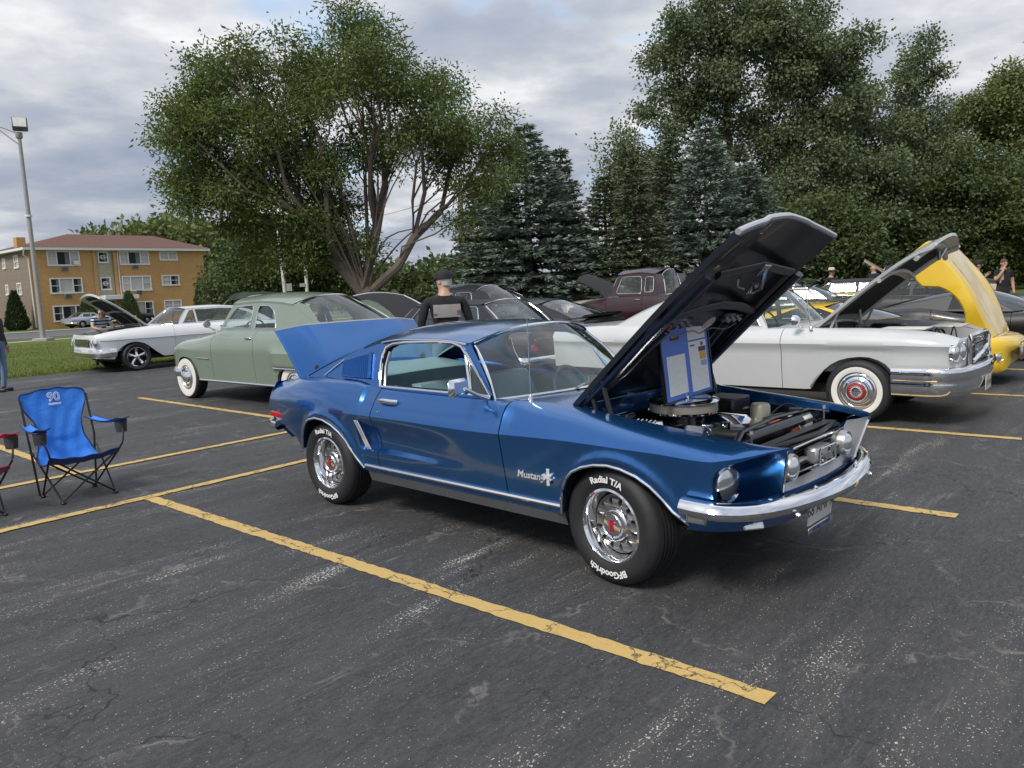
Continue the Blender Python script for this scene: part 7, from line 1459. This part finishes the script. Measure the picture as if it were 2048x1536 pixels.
def thing_part(name, par, loc, rz):
    m = MB().lathe([(.0, -.1), (.05, -.095), (.072, -.05), (.074, 0)], 16, 'Z').build(name, SKIN, par); m.location = loc; m.rotation_euler = (0, 0, rz); return m
def cap(m_, back=False, strap=True):
    def f(o, hr, k):
        c = MB(); c.lathe([(.107, .035), (.108, .06), (.10, .095), (.075, .125), (.04, .14), (0, .143)], 24, 'Z', (-.008, 0, 0)); c = c.build('cap', m_, hr)
        rows = [[(sg * (.07 + .095 * u) * 1.0 if True else 0, y * (.085 - .012 * u), .04 - .022 * u - .018 * y * y) for y in np.linspace(-1, 1, 9)] for sg in ((-1,) if back else (1,)) for u in np.linspace(0, 1, 5)]
        MB().grid(rows).build('cap_brim', m_, c)
        if strap: MB().lathe([(.108, .03), (.110, .04), (.108, .05)], 24, 'Z', (-.008, 0, 0)).build('cap_band', BLACK, c)
    return f
def straw(o, hr, k):
    c = MB(); c.lathe([(.19, .075), (.185, .065), (.11, .055), (.105, .07), (.095, .15), (.06, .165), (0, .158)], 26, 'Z', (-.008, 0, 0)); c = c.build('straw_hat', pm('straw', (.62, .54, .40), .8, vary=(60, .15)), hr); MB().lathe([(.106, .07), (.106, .09)], 24, 'Z', (-.008, 0, 0)).build('hat_band', HAIRD, c)
def backprint(o, hr, k):
    PR = surf_mat('shirt_print', lambda t, ob: t.n('ShaderNodeBsdfPrincipled', {'Roughness': .9, 'Base Color': t.mix(t.ramp(t.math('ADD', t.math('MULTIPLY', t.n('ShaderNodeSeparateXYZ', {0: ob}).outputs[2], 4.0), t.math('MULTIPLY', t.noise(ob, 22, 4, .7), .35)), [(.0, 0.0), (1.0, 1.0)]), (.30, .22, .18, 1), (.30, .24, .22, 1))}))
    rows = [[(-.128 * k - .012 - .012 * (1 - (y / .15)**2) - .0 + (.012 if z > 1.36 else 0), y * k, z * k) for y in np.linspace(-.15, .15, 9)] for z in (1.225, 1.27, 1.32, 1.365)]
    p_ = MB().grid(rows).build('back_print', pm('print_pale', (.27, .24, .235), .9, vary=(14, .25)), o)
    tr_ = MB()
    for y0, y1, z0, z1 in ((-.15, -.10, 1.25, 1.30), (.03, .09, 1.25, 1.275), (.09, .15, 1.245, 1.27), (-.09, .0, 1.235, 1.25)): tr_.add([(-.156, y0 * k, z0 * k), (-.156, y1 * k, z0 * k), (-.156, y1 * k, z1 * k), (-.156, y0 * k, z1 * k)], [(0, 1, 2, 3)])
    tr_.build('print_motif', pm('print_dark', (.12, .10, .09), .9), p_, smooth=False)
person('man in black cap and long black shirt with printed back, seen from behind', (-.76, 9.25, 0), R(104), (SKIN, TEEK, JEANS, SHOE, 'long'), H=1.89, head=R(48), hair=(HAIRG, True), extras=[cap(pm('cap_black', (.012, .012, .013), .8)), backprint], arms={'L': [(-.005, .20, 1.41), (-.02, .275, 1.16), (.07, .26, .93), (.10, .25, .86)], 'R': [(-.005, -.20, 1.41), (-.02, -.275, 1.16), (.07, -.26, .93), (.10, -.25, .86)]}, joints={'chest': (-.01, 0, 1.29)})
person('person in dark jacket and blue jeans cut off at the left edge', (-10.26, 15.45, 0), R(2), (SKIN, JACK, JEANS, SHOE, 'long'), H=1.78, hair=(HAIRG, True))
q_ = imp.matrix_basis @ Vector((.12, -1.28, 0))
person('person in blue and white striped shirt leaning over the white car engine', tuple(q_), imp.rotation_euler.z + R(90), (SKIN, STRIPE, PANTS, SHOE, 'short'), H=1.72, hair=(HAIRG, True), joints={'spine': (.06, 0, 1.08), 'chest': (.20, 0, 1.24), 'neckb': (.31, 0, 1.36), 'neck': (.36, 0, 1.40), 'head': (.44, 0, 1.44), 'crown': (.47, 0, 1.51)}, arms={s: [(.26, .18 * k, 1.32), (.38, .25 * k, 1.10), (.58, .20 * k, 1.06), (.66, .18 * k, 1.06)] for s, k in (('L', 1), ('R', -1))})
a_ = pix(1662, 560, 25.5); person('person in white straw hat and dark shirt among the far cars', (a_.x, a_.y, 0), R(-60), (SKIN, TEEK, JEANS, SHOE, 'short'), H=1.80, hair=(HAIRD, True), extras=[straw])
a_ = pix(1747, 560, 27); person('bald person in navy shirt standing before the dark woods', (a_.x, a_.y, 0), R(200), (SKIN, NAVY, JEANS, SHOE, 'short'), H=1.88, arms={'L': [(-.005, .175, 1.425), (.02, .24, 1.15), (.24, .16, 1.18), (.31, .14, 1.2)]})
a_ = pix(1953, 560, 21); person('person in black shirt and backward black cap at the right', (a_.x, a_.y, 0), R(-20), (SKIN, TEEK, PANTS, SHOE, 'short'), H=1.82, hair=(HAIRD, True), extras=[cap(pm('cap_black', (.012, .012, .013), .8), back=True)], arms={'L': [(-.005, .175, 1.425), (.04, .235, 1.15), (.22, .16, 1.30), (.27, .14, 1.36)]})
a_ = pix(2006, 560, 21); person('person with short brown hair and black shirt, hand raised to mouth', (a_.x, a_.y, 0), R(-95), (SKIN, TEEK, PANTS, SHOE, 'short'), H=1.84, hair=(HAIRB, False), arms={'R': [(-.005, -.175, 1.425), (.10, -.23, 1.18), (.17, -.10, 1.42), (.14, -.05, 1.52)]})
